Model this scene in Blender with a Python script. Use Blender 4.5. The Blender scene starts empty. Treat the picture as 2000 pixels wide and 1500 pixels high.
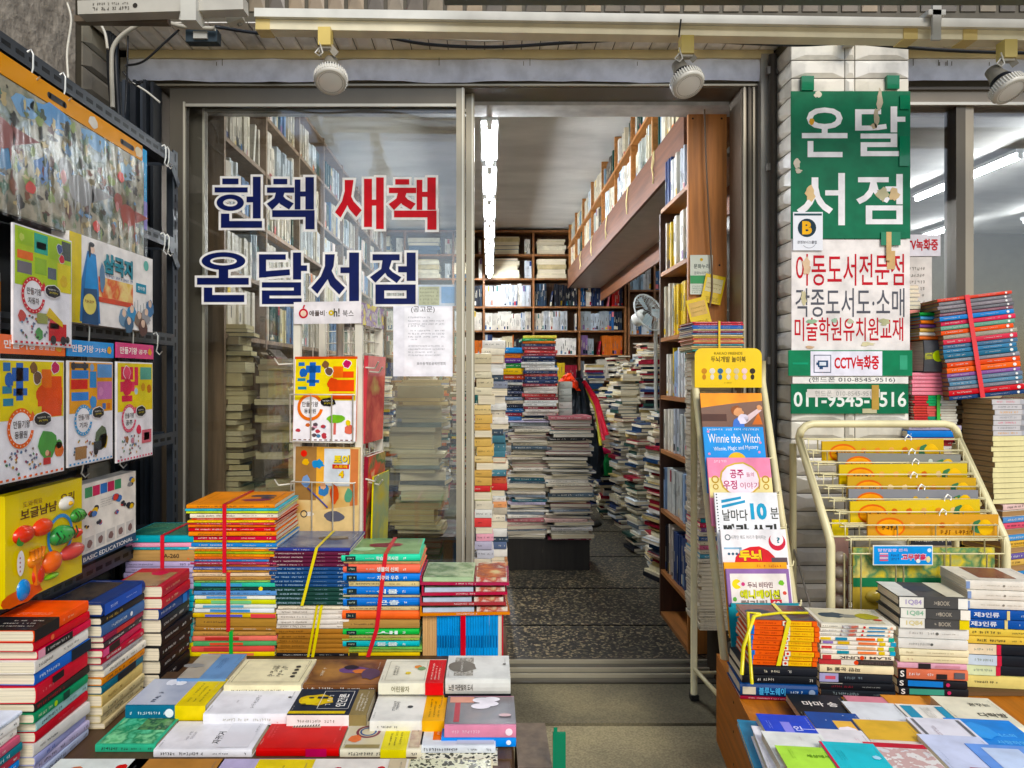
import bpy, math, random
from mathutils import Matrix, Vector
R = random.Random(11)
scene = bpy.context.scene
COL = scene.collection
rad = math.radians

# ------------------------------------------------------------------ camera, world, sun, exposure
EYE = 1.25
FPX, VX, VY = 1380.0, 956.0, 735.0
cam_d = bpy.data.cameras.new("camera"); cam_d.sensor_width = 36; cam_d.lens = FPX/2000*36
cam_d.shift_x = (1000-VX)/2000; cam_d.shift_y = (VY-750)/2000
cam_d.clip_start = .02; cam_d.clip_end = 400
cam = bpy.data.objects.new("camera", cam_d); COL.objects.link(cam)
cam.location = (0, 0, EYE); cam.rotation_euler = (rad(90), 0, 0)
scene.camera = cam
SUN_EL, SUN_AZ = 39, 160          # azimuth clockwise from +Y: behind the camera, a little to the right
w = bpy.data.worlds.new("World"); scene.world = w; w.use_nodes = True
nt = w.node_tree; bg = nt.nodes["Background"]; sky = nt.nodes.new("ShaderNodeTexSky")
sky.sky_type = 'NISHITA'; sky.sun_disc = False; sky.sun_elevation = rad(SUN_EL); sky.sun_rotation = rad(SUN_AZ)
nt.links.new(sky.outputs[0], bg.inputs[0]); bg.inputs[1].default_value = .10
sun_d = bpy.data.lights.new("sun", 'SUN'); sun_d.energy = 1.5; sun_d.angle = rad(26); sun_d.color = (1, .95, .87)
sun = bpy.data.objects.new("sun", sun_d); COL.objects.link(sun)
sd = Vector((math.sin(rad(SUN_AZ))*math.cos(rad(SUN_EL)), math.cos(rad(SUN_AZ))*math.cos(rad(SUN_EL)), math.sin(rad(SUN_EL))))
sun.rotation_euler = sd.to_track_quat('Z', 'Y').to_euler(); sun.location = (0, -4, 8)
scene.view_settings.view_transform = 'Standard'; scene.view_settings.look = 'None'
scene.view_settings.gamma = 1; scene.view_settings.exposure = .66
scene.render.engine = 'CYCLES'
cy = scene.cycles; cy.use_denoising = True; cy.max_bounces = 8; cy.transparent_max_bounces = 24
cy.diffuse_bounces = 4; cy.caustics_reflective = False; cy.caustics_refractive = False; cy.sample_clamp_indirect = 6

# ------------------------------------------------------------------ materials
def lin(h):
    o = []
    for i in (0, 2, 4):
        c = int(h[i:i+2], 16)/255
        o.append(c/12.92 if c <= .04045 else ((c+.055)/1.055)**2.4)
    g = .3*o[0]+.6*o[1]+.1*o[2]; return (*[max(0, g+(c-g)*1.1) for c in o], 1)
MATS = {}
def mat(key):
    if key in MATS: return MATS[key]
    p = key.split(':'); kind = p[0] if len(p) > 1 or p[0] in ('gl', 'pl', 'tz', 'cn') else 'c'
    hx = p[1] if len(p) > 1 else p[0]
    m = bpy.data.materials.new(key.replace(':', '_')[:50]); MATS[key] = m; m.use_nodes = True
    n = m.node_tree.nodes; L = m.node_tree.links; b = n["Principled BSDF"]; out = n["Material Output"]
    tc = n.new("ShaderNodeTexCoord")
    def mp(s, src='Object'):
        q = n.new("ShaderNodeMapping"); q.inputs['Scale'].default_value = s; L.new(tc.outputs[src], q.inputs[0]); return q.outputs[0]
    def noise(s, sc=1, det=3, src='Object'):
        q = n.new("ShaderNodeTexNoise"); q.inputs['Scale'].default_value = sc; q.inputs['Detail'].default_value = det
        L.new(mp(s, src), q.inputs['Vector']); return q.outputs['Fac']
    def ramp(fac, stops, mode='LINEAR'):
        q = n.new("ShaderNodeValToRGB"); q.color_ramp.interpolation = mode; e = q.color_ramp.elements
        e[0].position, e[0].color = stops[0]; e[1].position, e[1].color = stops[-1]
        for pos, c in stops[1:-1]:
            x = e.new(pos); x.color = c
        L.new(fac, q.inputs[0]); return q.outputs[0]
    def bump(fac, st, dist=.01):
        q = n.new("ShaderNodeBump"); q.inputs['Strength'].default_value = st; q.inputs['Distance'].default_value = dist
        L.new(fac, q.inputs['Height']); L.new(q.outputs[0], b.inputs['Normal'])
    def mul(h, lo, hi, fac, a=.3, z=.7):
        c = lin(h); L.new(ramp(fac, [(a, tuple(x*lo for x in c[:3])+(1,)), (z, tuple(min(1, x*hi) for x in c[:3])+(1,))]), b.inputs['Base Color'])
    rough = .5
    if kind == 'c': mul(hx, .78, 1.06, noise((9, 9, 9), 1.7, 9), .27, .6); rough = .42
    elif kind == 'g': mul(hx, .9, 1.05, noise((6, 6, 6), 1, 4)); rough = .16; b.inputs['Coat Weight'].default_value = .3
    elif kind == 'p':
        f = noise((4, 4, 1100), 1, 2); mul(hx, .62, 1.06, f, .3, .62); bump(f, .25, .002); rough = .8
    elif kind == 'px':
        f = noise((1100, 4, 4), 1, 2); mul(hx, .62, 1.06, f, .3, .62); rough = .8
    elif kind == 'm': mul(hx, .84, 1.04, noise((5, 5, 5), 2, 6)); rough = .36
    elif kind == 'al':
        mul(hx, .9, 1.04, noise((4, 4, 2), 2, 6)); rough = .38; b.inputs['Metallic'].default_value = .55
    elif kind == 'w':
        f = noise((30, 30, 2.2), 1.4, 6); mul(hx, .7, 1.12, f, .35, .65); bump(f, .15, .004); rough = .5
    elif kind == 'wy':
        f = noise((30, 2.2, 30), 1.4, 6); mul(hx, .7, 1.12, f, .35, .65); rough = .5
    elif kind == 'cb': mul(hx, .8, 1.05, noise((3, 3, 40), 3, 5)); rough = .75
    elif kind == 'st':
        f = noise((9, 9, 9), 2, 9); mul(hx, .55, 1.12, f); bump(f, .8, .02); rough = .9
    elif kind == 'cl':
        f = noise((1.2, 2.5, 1), 1, 8); mul(hx, .72, 1.05, f, .3, .62); bump(noise((14, 40, 14), 1, 4), .3, .01); rough = .8
    elif kind == 'ti':
        f = noise((5, 5, 5), 1.7, 8); mul(hx, .62, 1.06, f, .3, .56); bump(noise((60, 60, 60), 1, 2), .08, .003); rough = .3
        b.inputs['Coat Weight'].default_value = .25
    elif kind == 'tz':
        v = n.new("ShaderNodeTexVoronoi"); v.inputs['Scale'].default_value = 95; L.new(mp((1, 1, 1)), v.inputs['Vector'])
        sp = n.new("ShaderNodeSeparateColor"); L.new(v.outputs['Color'], sp.inputs[0])
        ch = ramp(sp.outputs[0], [(0, lin('222423')), (.5, lin('32332f')), (.66, lin('635d4e')), (.84, lin('a09478')), (1, lin('cfc4a8'))], 'CONSTANT')
        d = ramp(noise((2, 2, 2), 1, 6), [(.3, (.4, .41, .42, 1)), (.7, (.95, .9, .82, 1))])
        x = n.new("ShaderNodeMix"); x.data_type = 'RGBA'; x.blend_type = 'MULTIPLY'; x.inputs[0].default_value = 1
        L.new(ch, x.inputs[6]); L.new(d, x.inputs[7]); L.new(x.outputs[2], b.inputs['Base Color']); rough = .45
    elif kind == 'cn':
        f = noise((1.3, 1.3, 1.3), 1.6, 9); g = noise((140, 140, 140), 1, 3)
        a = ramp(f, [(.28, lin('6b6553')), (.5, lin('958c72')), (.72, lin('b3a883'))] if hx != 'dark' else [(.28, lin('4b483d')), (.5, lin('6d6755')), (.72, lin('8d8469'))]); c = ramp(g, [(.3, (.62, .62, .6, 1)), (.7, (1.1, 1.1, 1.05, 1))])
        x = n.new("ShaderNodeMix"); x.data_type = 'RGBA'; x.blend_type = 'MULTIPLY'; x.inputs[0].default_value = 1
        L.new(a, x.inputs[6]); L.new(c, x.inputs[7]); L.new(x.outputs[2], b.inputs['Base Color']); bump(g, .4, .004); rough = .8
    elif kind == 'e':
        b.inputs['Emission Color'].default_value = lin(hx); b.inputs['Emission Strength'].default_value = float(p[2]); b.inputs['Base Color'].default_value = lin(hx)
    elif kind == 'art':
        cols = p[1].split(','); f = noise((1, 1, 1), float(p[2]), 4)
        mpn = [q for q in n if q.type == 'MAPPING'][-1]; s = float(p[3]); mpn.inputs['Location'].default_value = (s*3.1, s*1.7, s*.9)
        k = len(cols); st = [(.27+.46*i/(k-1), lin(c)) for i, c in enumerate(cols)]
        L.new(ramp(f, st, 'CONSTANT' if len(p) > 4 else 'LINEAR'), b.inputs['Base Color']); rough = .25
        if len(p) > 4 and p[4] == 'wrap': b.inputs['Coat Weight'].default_value = .6; bump(noise((60, 14, 5), 1, 2), .5, .01)
    elif kind in ('gl', 'pl'):
        n.remove(b); t = n.new("ShaderNodeBsdfTransparent"); g = n.new("ShaderNodeBsdfGlossy"); g.inputs['Roughness'].default_value = .02 if kind == 'gl' else .2
        t.inputs[0].default_value = (.965, .97, .96, 1) if kind == 'gl' else (.96, .96, .96, 1)
        lw = n.new("ShaderNodeLayerWeight"); lw.inputs[0].default_value = .5
        r_ = n.new("ShaderNodeMapRange"); r_.inputs[3].default_value = .07 if kind == 'gl' else .015; r_.inputs[4].default_value = .8 if kind == 'gl' else .28
        pw = n.new("ShaderNodeMath"); pw.operation = 'POWER'; pw.inputs[1].default_value = 3.5
        L.new(lw.outputs['Facing'], pw.inputs[0]); L.new(pw.outputs[0], r_.inputs[0])
        mx = n.new("ShaderNodeMixShader"); L.new(r_.outputs[0], mx.inputs[0]); L.new(t.outputs[0], mx.inputs[1]); L.new(g.outputs[0], mx.inputs[2])
        L.new(mx.outputs[0], out.inputs[0]); return m
    b.inputs['Roughness'].default_value = rough
    b.inputs['Specular IOR Level'].default_value = {'c': .16, 'p': .1, 'px': .1, 'g': .3, 'cn': .2, 'st': .1, 'cl': .1, 'cb': .1, 'art': .25}.get(kind, .4)
    return m

# ------------------------------------------------------------------ mesh builder
I4 = Matrix.Identity(4)
def frame(o, u, v):                      # local (u, v, w) -> world, w = u x v
    u = Vector(u).normalized(); v = Vector(v).normalized(); wv = u.cross(v)
    return Matrix(((u.x, v.x, wv.x, o[0]), (u.y, v.y, wv.y, o[1]), (u.z, v.z, wv.z, o[2]), (0, 0, 0, 1)))
TXT = {}
def glyphs(s, bold):
    k = (s, bold)
    if k not in TXT:
        c = bpy.data.curves.new("lettering", "FONT"); c.body = s; c.size = 1; c.offset = bold; c.resolution_u = 3
        o = bpy.data.objects.new("lettering", c); COL.objects.link(o)
        me = bpy.data.meshes.new_from_object(o.evaluated_get(bpy.context.evaluated_depsgraph_get()))
        TXT[k] = ([(a.co.x, a.co.y) for a in me.vertices], [tuple(f.vertices) for f in me.polygons])
        bpy.data.objects.remove(o); bpy.data.curves.remove(c); bpy.data.meshes.remove(me)
    return TXT[k]
class MB:
    def __init__(s): s.v = []; s.f = []; s.m = []; s.sm = []; s.keys = []
    def add(s, vs, fs, key, T=None, smooth=False):
        b = len(s.v)
        if key not in s.keys: s.keys.append(key)
        i = s.keys.index(key)
        s.v += [tuple(T @ Vector(q)) for q in vs] if T is not None else [tuple(q) for q in vs]
        for f in fs: s.f.append(tuple(b+k for k in f)); s.m.append(i); s.sm.append(smooth)
    def box(s, x0, x1, y0, y1, z0, z1, key, T=None):
        s.add([(x0,y0,z0),(x1,y0,z0),(x1,y1,z0),(x0,y1,z0),(x0,y0,z1),(x1,y0,z1),(x1,y1,z1),(x0,y1,z1)],
              [(0,3,2,1),(4,5,6,7),(0,1,5,4),(1,2,6,5),(2,3,7,6),(3,0,4,7)], key, T)
    def bar(s, a, b, w, h, key, up=(0, 0, 1)):       # rectangular bar from a to b
        a, b = Vector(a), Vector(b); d = b-a; u = d.normalized(); sd = u.cross(Vector(up))
        if sd.length < 1e-4: sd = u.cross(Vector((0, 1, 0)))
        sd.normalize(); uu = sd.cross(u)
        T = Matrix(((u.x, sd.x, uu.x, a.x), (u.y, sd.y, uu.y, a.y), (u.z, sd.z, uu.z, a.z), (0, 0, 0, 1)))
        s.box(0, d.length, -w/2, w/2, -h/2, h/2, key, T)
    def rect(s, u0, u1, v0, v1, w, key, T=None): s.add([(u0,v0,w),(u1,v0,w),(u1,v1,w),(u0,v1,w)], [(0,1,2,3)], key, T)
    def poly(s, pts, w, key, T=None): s.add([(a, b, w) for a, b in pts], [tuple(range(len(pts)))], key, T)
    def disc(s, u, v, r, w, key, T=None, ry=None, n=20):
        ry = ry or r; s.poly([(u+r*math.cos(2*math.pi*i/n), v+ry*math.sin(2*math.pi*i/n)) for i in range(n)], w, key, T)
    def ring(s, u, v, r0, r1, w, key, T=None, a0=0, a1=360, n=28, k=1):
        vs = []; fs = []
        for i in range(n+1):
            a = rad(a0+(a1-a0)*i/n); vs += [(u+r0*math.cos(a), v+k*r0*math.sin(a), w), (u+r1*math.cos(a), v+k*r1*math.sin(a), w)]
        for i in range(n): fs.append((2*i, 2*i+1, 2*i+3, 2*i+2))
        s.add(vs, fs, key, T)
    def blob(s, u, v, r, w, key, seed=0, T=None, ry=None, n=14, amp=.28):
        q = random.Random(seed); ry = ry or r
        s.poly([(u+r*(1-amp+amp*q.random())*math.cos(2*math.pi*i/n), v+ry*(1-amp+amp*q.random())*math.sin(2*math.pi*i/n)) for i in range(n)], w, key, T)
    def text(s, t, u, v, width, height, w, key, T=None, bold=.012, rot=0):   # centred on (u, v), fitted to width x height (either may be None)
        vs, fs = glyphs(t, bold)
        if not vs: return
        x0 = min(a for a, _ in vs); x1 = max(a for a, _ in vs); y0 = min(b for _, b in vs); y1 = max(b for _, b in vs)
        sx = width/(x1-x0) if width else None; sy = height/(y1-y0) if height else None
        sx = sx or sy; sy = sy or sx; c, sn = math.cos(rad(rot)), math.sin(rad(rot)); P = []
        for a, b in vs:
            a = (a-(x0+x1)/2)*sx; b = (b-(y0+y1)/2)*sy; P.append((u+a*c-b*sn, v+a*sn+b*c, w))
        s.add(P, fs, key, T)
    def scrib(s, u0, u1, v, h, w, key, T=None, seed=None):      # a line of print too small to read
        q = random.Random(seed if seed is not None else R.random()); u = u0; k = h*.13
        while u < u1-h*.3:
            g = h*q.uniform(.45, .75); e = min(u+g, u1)
            if q.random() > .16:
                for _ in range(2): y = v+h*q.uniform(-.45, .4); a = u+(e-u)*q.uniform(0, .4); s.rect(a, a+(e-a)*q.uniform(.5, 1), y, y+k, w, key, T)
                a = u+(e-u)*q.uniform(.1, .85); s.rect(a, a+k, v-h*q.uniform(.3, .5), v+h*q.uniform(.3, .5), w+.00005, key, T)
                if q.random() > .4: a = u+(e-u)*q.uniform(.6, .85); s.rect(a, a+k, v-h*.1, v+h*q.uniform(.3, .5), w+.0001, key, T)
            u += g+h*.16
    def tube(s, pts, r, key, n=8, closed=False, T=None):
        pts = [Vector(p) for p in pts]; N = len(pts); vs = []; fs = []; ref = None
        for i, p in enumerate(pts):
            d = (pts[(i+1) % N]-pts[i-1]) if closed else (pts[min(i+1, N-1)]-pts[max(i-1, 0)])
            d.normalize()
            if ref is None: ref = Vector((0, 0, 1)) if abs(d.z) < .9 else Vector((1, 0, 0))
            a = d.cross(ref).normalized(); b = a.cross(d); ref = b
            for k in range(n):
                t = 2*math.pi*k/n; vs.append(p+a*(r*math.cos(t))+b*(r*math.sin(t)))
        M = N if closed else N-1
        for i in range(M):
            j = (i+1) % N
            for k in range(n): fs.append((i*n+k, i*n+(k+1) % n, j*n+(k+1) % n, j*n+k))
        if not closed: fs += [tuple(range(n)), tuple(range((N-1)*n, N*n))[::-1]]
        s.add(vs, fs, key, T, n > 4)
    def lathe(s, prof, key, T=None, n=20, smooth=True):
        vs = []; fs = []
        for r, z in prof:
            for k in range(n): a = 2*math.pi*k/n; vs.append((r*math.cos(a), r*math.sin(a), z))
        for i in range(len(prof)-1):
            for k in range(n): fs.append((i*n+k, i*n+(k+1) % n, (i+1)*n+(k+1) % n, (i+1)*n+k))
        s.add(vs, fs, key, T, smooth)
    def dome(s, u, v, w, ru, rv, h, key, T=None, n=18, m=5):
        vs = [(u, v, w+h)]; fs = []
        for j in range(1, m+1):
            a = math.pi/2*j/m
            for k in range(n): t = 2*math.pi*k/n; vs.append((u+ru*math.sin(a)*math.cos(t), v+rv*math.sin(a)*math.sin(t), w+h*math.cos(a)))
        for k in range(n): fs.append((0, 1+k, 1+(k+1) % n))
        for j in range(m-1):
            for k in range(n): fs.append((1+j*n+k, 1+(j+1)*n+k, 1+(j+1)*n+(k+1) % n, 1+j*n+(k+1) % n))
        s.add(vs, fs, key, T, True)
    def build(s, name, parent=None, M=None):
        me = bpy.data.meshes.new(name); me.from_pydata(s.v, [], s.f)
        for k in s.keys: me.materials.append(mat(k))
        me.polygons.foreach_set('material_index', s.m); me.polygons.foreach_set('use_smooth', s.sm); me.update()
        o = bpy.data.objects.new(name, me); COL.objects.link(o)
        if parent: o.parent = parent
        if M is not None: o.matrix_basis = M
        return o
def tag(o, label=None, cat=None, group=None, kind=None):
    for k, v in (('label', label), ('category', cat), ('group', group), ('kind', kind)):
        if v: o[k] = v
    return o
def empty(name, M, label, cat, group=None):
    o = bpy.data.objects.new(name, None); COL.objects.link(o); o.empty_display_size = .05; o.matrix_basis = M
    return tag(o, label, cat, group)
def P(px, py, Y): return Vector(((px-VX)/FPX*Y, Y, EYE-(py-VY)/FPX*Y))
def PX(px, py, X): return P(px, py, X*FPX/(px-VX))
def PZ(px, py, Z): return P(px, py, FPX*(EYE-Z)/(py-VY))
def Tr(x, y, z): return Matrix.Translation((x, y, z))
def Rz(d): return Matrix.Rotation(rad(d), 4, 'Z')
def Rx(d): return Matrix.Rotation(rad(d), 4, 'X')
def Ry(d): return Matrix.Rotation(rad(d), 4, 'Y')
FRONT = ((1, 0, 0), (0, 0, 1)); SIDE = ((0, 1, 0), (0, 0, 1)); TOPF = ((1, 0, 0), (0, 1, 0)); TOPR = ((0, 1, 0), (-1, 0, 0))

# ------------------------------------------------------------------ books
CN = {'black':'17181c','dark grey':'4a4c50','grey':'8b8d90','pale grey':'c9cacb','white':'f0f0ee','cream':'ebe0bd','tan':'b98f56','brown':'6a4530','maroon':'5d1d2c',
 'red':'c9202b','crimson':'b3123f','orange':'ee6c1d','salmon':'ee8468','yellow':'f2cf1d','ochre':'d8a93c','lime green':'b4e858','green':'1f9a55','dark green':'1d4a3c','mint green':'43d09a',
 'teal':'127f95','turquoise':'19bcc9','sky blue':'2a9fe0','blue':'1560b8','navy':'14254f','steel blue':'3f6590','lavender':'a59cc8','purple':'6c4296','pink':'e79ab0','hot pink':'e0377c','pale blue':'b9d0ea'}
CNL = {k: lin(v) for k, v in CN.items()}
def cname(h):
    def cr(t): return [x**.45 for x in t[:3]]
    a = cr(lin(h.split(':')[-1])); return min(CNL, key=lambda k: sum((x-y)**2 for x, y in zip(a, cr(CNL[k]))))
ORD = 'first second third fourth fifth sixth seventh eighth ninth tenth eleventh twelfth thirteenth fourteenth fifteenth sixteenth seventeenth eighteenth nineteenth twentieth'.split()
def ordn(i):
    if i < 20: return ORD[i]
    t, u = divmod(i+1, 10); return ({2: 'twentieth', 3: 'thirtieth', 4: 'fortieth'}[t] if u == 0 else {2: 'twenty', 3: 'thirty', 4: 'forty'}[t]+'-'+ORD[u-1])
def lum(h): c = lin(h.split(':')[-1]); return .3*c[0]+.6*c[1]+.1*c[2]
def book_geo(cov, pag, L, W, T, ck, pk='p:e9dfc6', hard=False, sp=None, top=None, seed=0, bend=0):
    """spine on the local y=0 face looking to -y, fore-edge at y=W, bottom z=0"""
    q = random.Random(seed); c = min(.0028 if hard else .0014, T*.2); bl = min(T*.16, .005) if hard else min(T*.06, .0015); e = .0045 if hard else .0012
    ys = [W, W*.5, .004, 0, -bl*.75, -bl, -bl*.75, 0, .004, W*.5, W]; zs = [T, T+bend, T, T-c*.6, T*.75, T*.5, T*.25, c*.6, 0, 0, 0]
    yi = [W, W*.5, c+.004, c+.002, c, c-bl*.6, c, c+.002, c+.004, W*.5, W]; zi = [T-c, T-c+bend, T-c, T-c, T*.75, T*.5, T*.25, c, c, c, c]
    N = len(ys); vs = []; fs = []
    for x in (-L/2, L/2):
        vs += [(x, ys[i], zs[i]) for i in range(N)]+[(x, yi[i], zi[i]) for i in range(N)]
    o = 2*N
    for i in range(N-1):
        fs += [(i, i+1, o+i+1, o+i), (N+i, o+N+i, o+N+i+1, N+i+1), (i, N+i, N+i+1, i+1), (o+i, o+i+1, o+N+i+1, o+N+i)]
    fs += [(0, o, o+N, N), (N-1, 2*N-1, o+2*N-1, o+N-1)]
    cov.add(vs, fs, ck)
    pag.box(-L/2+e, L/2-e, c+.0005, W-e, c+.0004, T-c-.0004+min(bend, 0), pk)
    ink = 'f1efe6' if lum(ck) < .25 else '26262b'
    F_ = frame((-L/2, -bl-.0005, 0), *FRONT)
    if sp is None and T > .026 and lum(ck) > .12 and hard is False and q.random() < .5: sp = [('s', .1, .4, ink, .25)]
    if sp is None:
        sp = [('s', .06+q.random()*.06, .42+q.random()*.15, ink, .5), ('s', .6, .76, ink, .3), ('s', .88, .95, ink, .4)]
    wv = 0
    for a in sp:
        wv += .0003
        if a[0] == 'r':
            v0, v1 = (a[4], a[5]) if len(a) > 4 else (.06, .94); cov.rect(a[1]*L, a[2]*L, v0*T, v1*T, wv, a[3], F_)
        elif a[0] == 't': cov.text(a[1], (a[2]+a[3])/2*L, T/2, (a[3]-a[2])*L, T*(a[5] if len(a) > 5 else .62), wv, a[4], F_, bold=.02, rot=(a[6] if len(a) > 6 else 0))
        elif a[0] == 's': cov.scrib(a[1]*L, a[2]*L, T/2, min(.0085, T*.85*(a[4] if len(a) > 4 else .45)), wv, a[3], F_, seed=q.random())
        elif a[0] == 'd': cov.disc(a[1]*L, T/2, T*a[2], wv, a[3], F_)
    U = frame((-L/2, 0, T), *TOPF); wv = .0002
    if top:
        ik = 'd8d4c8' if lum(ck) < .2 else '6a6a6a'; top = list(top)+[('s', .04+.9*q.random()*0, .06, .3, 1, ik, .7), ('s', .93, .55, .92, 1, ik, .8)]
    for a in top or ():
        wv += .0004
        if a[0] == 'r': cov.rect(a[1]*L, a[2]*L, max(.004, a[3]*W), a[4]*W, wv, a[5], U)
        elif a[0] == 'd': cov.disc(a[1]*L, a[2]*W, a[3]*W, wv, a[4], U, ry=a[3]*W*(a[5] if len(a) > 5 else 1))
        elif a[0] == 'b': cov.blob(a[1]*L, a[2]*W, a[3]*W, wv, a[4], seed=a[5] if len(a) > 5 else q.random(), T=U, ry=a[3]*W*(a[6] if len(a) > 6 else 1))
        elif a[0] == 'o': cov.ring(a[1]*L, a[2]*W, a[3]*W*.78, a[3]*W, wv, a[4], U)
        elif a[0] == 't':
            T2 = frame((-L/2+a[2]*L, a[3]*W, T), *TOPR); cov.text(a[1], 0, 0, a[4]*W, None, wv, a[5], T2, bold=.02)
        elif a[0] == 'h': cov.text(a[1], a[2]*L, a[3]*W, a[4]*L, None, wv, a[5], U, bold=.02)
        elif a[0] == 's':
            for k in range(a[4]):
                T2 = frame((-L/2+(a[1]+k*.045)*L, 0, T), *TOPR); cov.scrib(a[2]*W, a[3]*W*(1-.12*q.random()), 0, .024*L*(a[6] if len(a) > 6 else 1), wv, a[5], T2, seed=q.random())
        elif a[0] == 'l': cov.ring(0, 0, 1, 1, 0, a[5]) if 0 else [cov.rect(a[1]*L, a[2]*L, a[3]*W, a[3]*W+.0015, wv, a[5], U), cov.rect(a[1]*L, a[2]*L, a[4]*W, a[4]*W+.0015, wv, a[5], U),
             cov.rect(a[1]*L, a[1]*L+.0015, a[3]*W, a[4]*W, wv, a[5], U), cov.rect(a[2]*L-.0015, a[2]*L, a[3]*W, a[4]*W, wv, a[5], U)]
NB = [0]
def make_book(M, L, W, T, ck, name='book', parent=None, label=None, cat='book', group=None, pk='e9dfc6', split=True, band=None, **kw):
    """band = (u0, u1, colour): the paper band round a cover"""
    NB[0] += 1
    cov, pag = MB(), MB(); book_geo(cov, pag if split else cov, L, W, T, ck, 'p:'+pk, seed=NB[0], **kw)
    o = cov.build(name, parent, M)
    if parent is None: tag(o, label, cat, group)
    if split: pag.build('page_block', o)
    if band:
        b = MB(); x0, x1 = (band[0]-.5)*L, (band[1]-.5)*L; g = .0035 if kw.get('hard') else .0022
        b.box(x0, x1, -g, W*.97, T+.0002, T+.0007, band[2]); b.box(x0, x1, -g-.0006, -g, -.0001, T+.0007, band[2]); NBA = frame((-L/2, 0, T), *TOPR)
        ink = 'f6f2e2' if lum(band[2]) < .3 else '3a3320'
        for k in range(3): b.scrib(W*.12, W*(.8-.1*k), -L*(band[0]+(band[1]-band[0])*(.3+.2*k)), L*.03, .0011, ink, NBA)
        b.build('paper_band', o)
    return o
def stack(xs, Y, z0, z1, W, items, desc, group, rot=0, parent=None, name='book', jit=.004, tw=1.2, split=True, kind='paperback', cat='book', pk='e9dfc6', M0=None, exact=False, lean=0, mass=False):
    """items from the top down: (colour, thickness weight, options)"""
    x0, x1 = (-xs/2, xs/2) if M0 is not None else ((xs[0]-VX)/FPX*Y, (xs[1]-VX)/FPX*Y)
    L0 = x1-x0; tot = sum(i[1] for i in items); k = (z1-z0)/tot; z = z1; out = []
    for n, it in enumerate(items):
        op = dict(it[2]) if len(it) > 2 else {}; T = it[1]*k; z -= T
        L = L0*op.pop('L', 1)*(1 if exact else R.uniform(.965, 1.0)); fl = op.pop('flip', False); kd = op.pop('kind', kind); pg = op.pop('pg', pk); Wd = W*op.pop('W', 1); op.pop('x', 0)
        dx = R.uniform(-jit, jit); dy = R.uniform(-jit, jit)*.7
        B = (M0 @ Tr(0, 0, z)) if M0 is not None else Tr((x0+x1)/2, Y, z)
        if M0 is None and rot: B = B @ Rz(rot)
        B = B @ Tr(dx+lean*(len(items)-n), dy, 0) @ (Tr(0, Wd, 0) @ Rz(180) if fl else I4) @ Rz(R.uniform(-tw, tw))
        lab = op.pop('label', None)
        if lab is None and desc: lab = f"{cname(it[0])} {kd}, {ordn(n)} from top of {desc}"
        if desc is not None and 'sp' not in op and it[1] > 24 and fl: op['sp'] = []
        if desc and len(items) > 1 and n == 0 and 'label' not in (it[2] if len(it) > 2 else {}): lab = f"{cname(it[0])} {kd} on top of {desc}"
        if desc and len(items) > 1 and n == len(items)-1 and 'label' not in (it[2] if len(it) > 2 else {}): lab = f"{cname(it[0])} {kd} at the bottom of {desc}"
        if mass:
            tmp = MB(); book_geo(tmp, tmp, L, Wd, T, it[0], 'p:'+pg, seed=n, **op)
            for f_, mi_, sm_ in zip(tmp.f, tmp.m, tmp.sm): far.add([tmp.v[k_] for k_ in f_], [tuple(range(len(f_)))], tmp.keys[mi_], B, sm_)
            continue
        out.append(make_book(B, L, Wd, T-min(.0014, T*.1), it[0], name=name, parent=parent, label=lab, cat=cat, group=group, pk=pg, split=split, **op))
    return out
def strap(parent, u, L, W, T, key, w=.013, tilt=0):
    b = MB(); x = (u-.5)*L; g = .007
    def seg(x0, x1, z0, z1):
        b.add([(x0-w/2, -g, z0), (x0+w/2, -g, z0), (x1+w/2, -g, z1), (x1-w/2, -g, z1), (x0-w/2, -g+.001, z0), (x0+w/2, -g+.001, z0), (x1+w/2, -g+.001, z1), (x1-w/2, -g+.001, z1)],
              [(0,1,2,3),(5,4,7,6),(0,3,7,4),(1,5,6,2)], key)
    seg(x-tilt/2, x+tilt/2, 0, T+.001)
    b.box(x+tilt/2-w/2, x+tilt/2+w/2, -g, W+g, T+.001, T+.002, key); b.box(x+tilt/2-w/2, x+tilt/2+w/2, W+g-.001, W+g, 0, T+.001, key)
    return b.build('tie_strap', parent)
def bundle(xs, Y, py0, py1, W, items, label, straps, group='tied bundles of books', base=None, rot=0, split=True, M=None, L=None, T=None, jit=.0045, tw=1.3, pk='e9dfc6'):
    z1 = EYE-(py0-VY)/FPX*Y if T is None else None; z0 = (EYE-(py1-VY)/FPX*Y) if base is None else base
    if M is None:
        M = Tr(((xs[0]+xs[1])/2-VX)/FPX*Y, Y, z0) @ Rz(rot); L = (xs[1]-xs[0])/FPX*Y; T = z1-z0
    r = empty('book_bundle', M, label, 'book bundle', group)
    stack(L, 0, 0, T, W, items, None, None, parent=r, M0=I4, jit=jit, tw=tw, split=split, pk=pk)
    for s in straps: strap(r, s[0], L, W, T, s[1], *(s[2:]))
    return r
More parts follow.
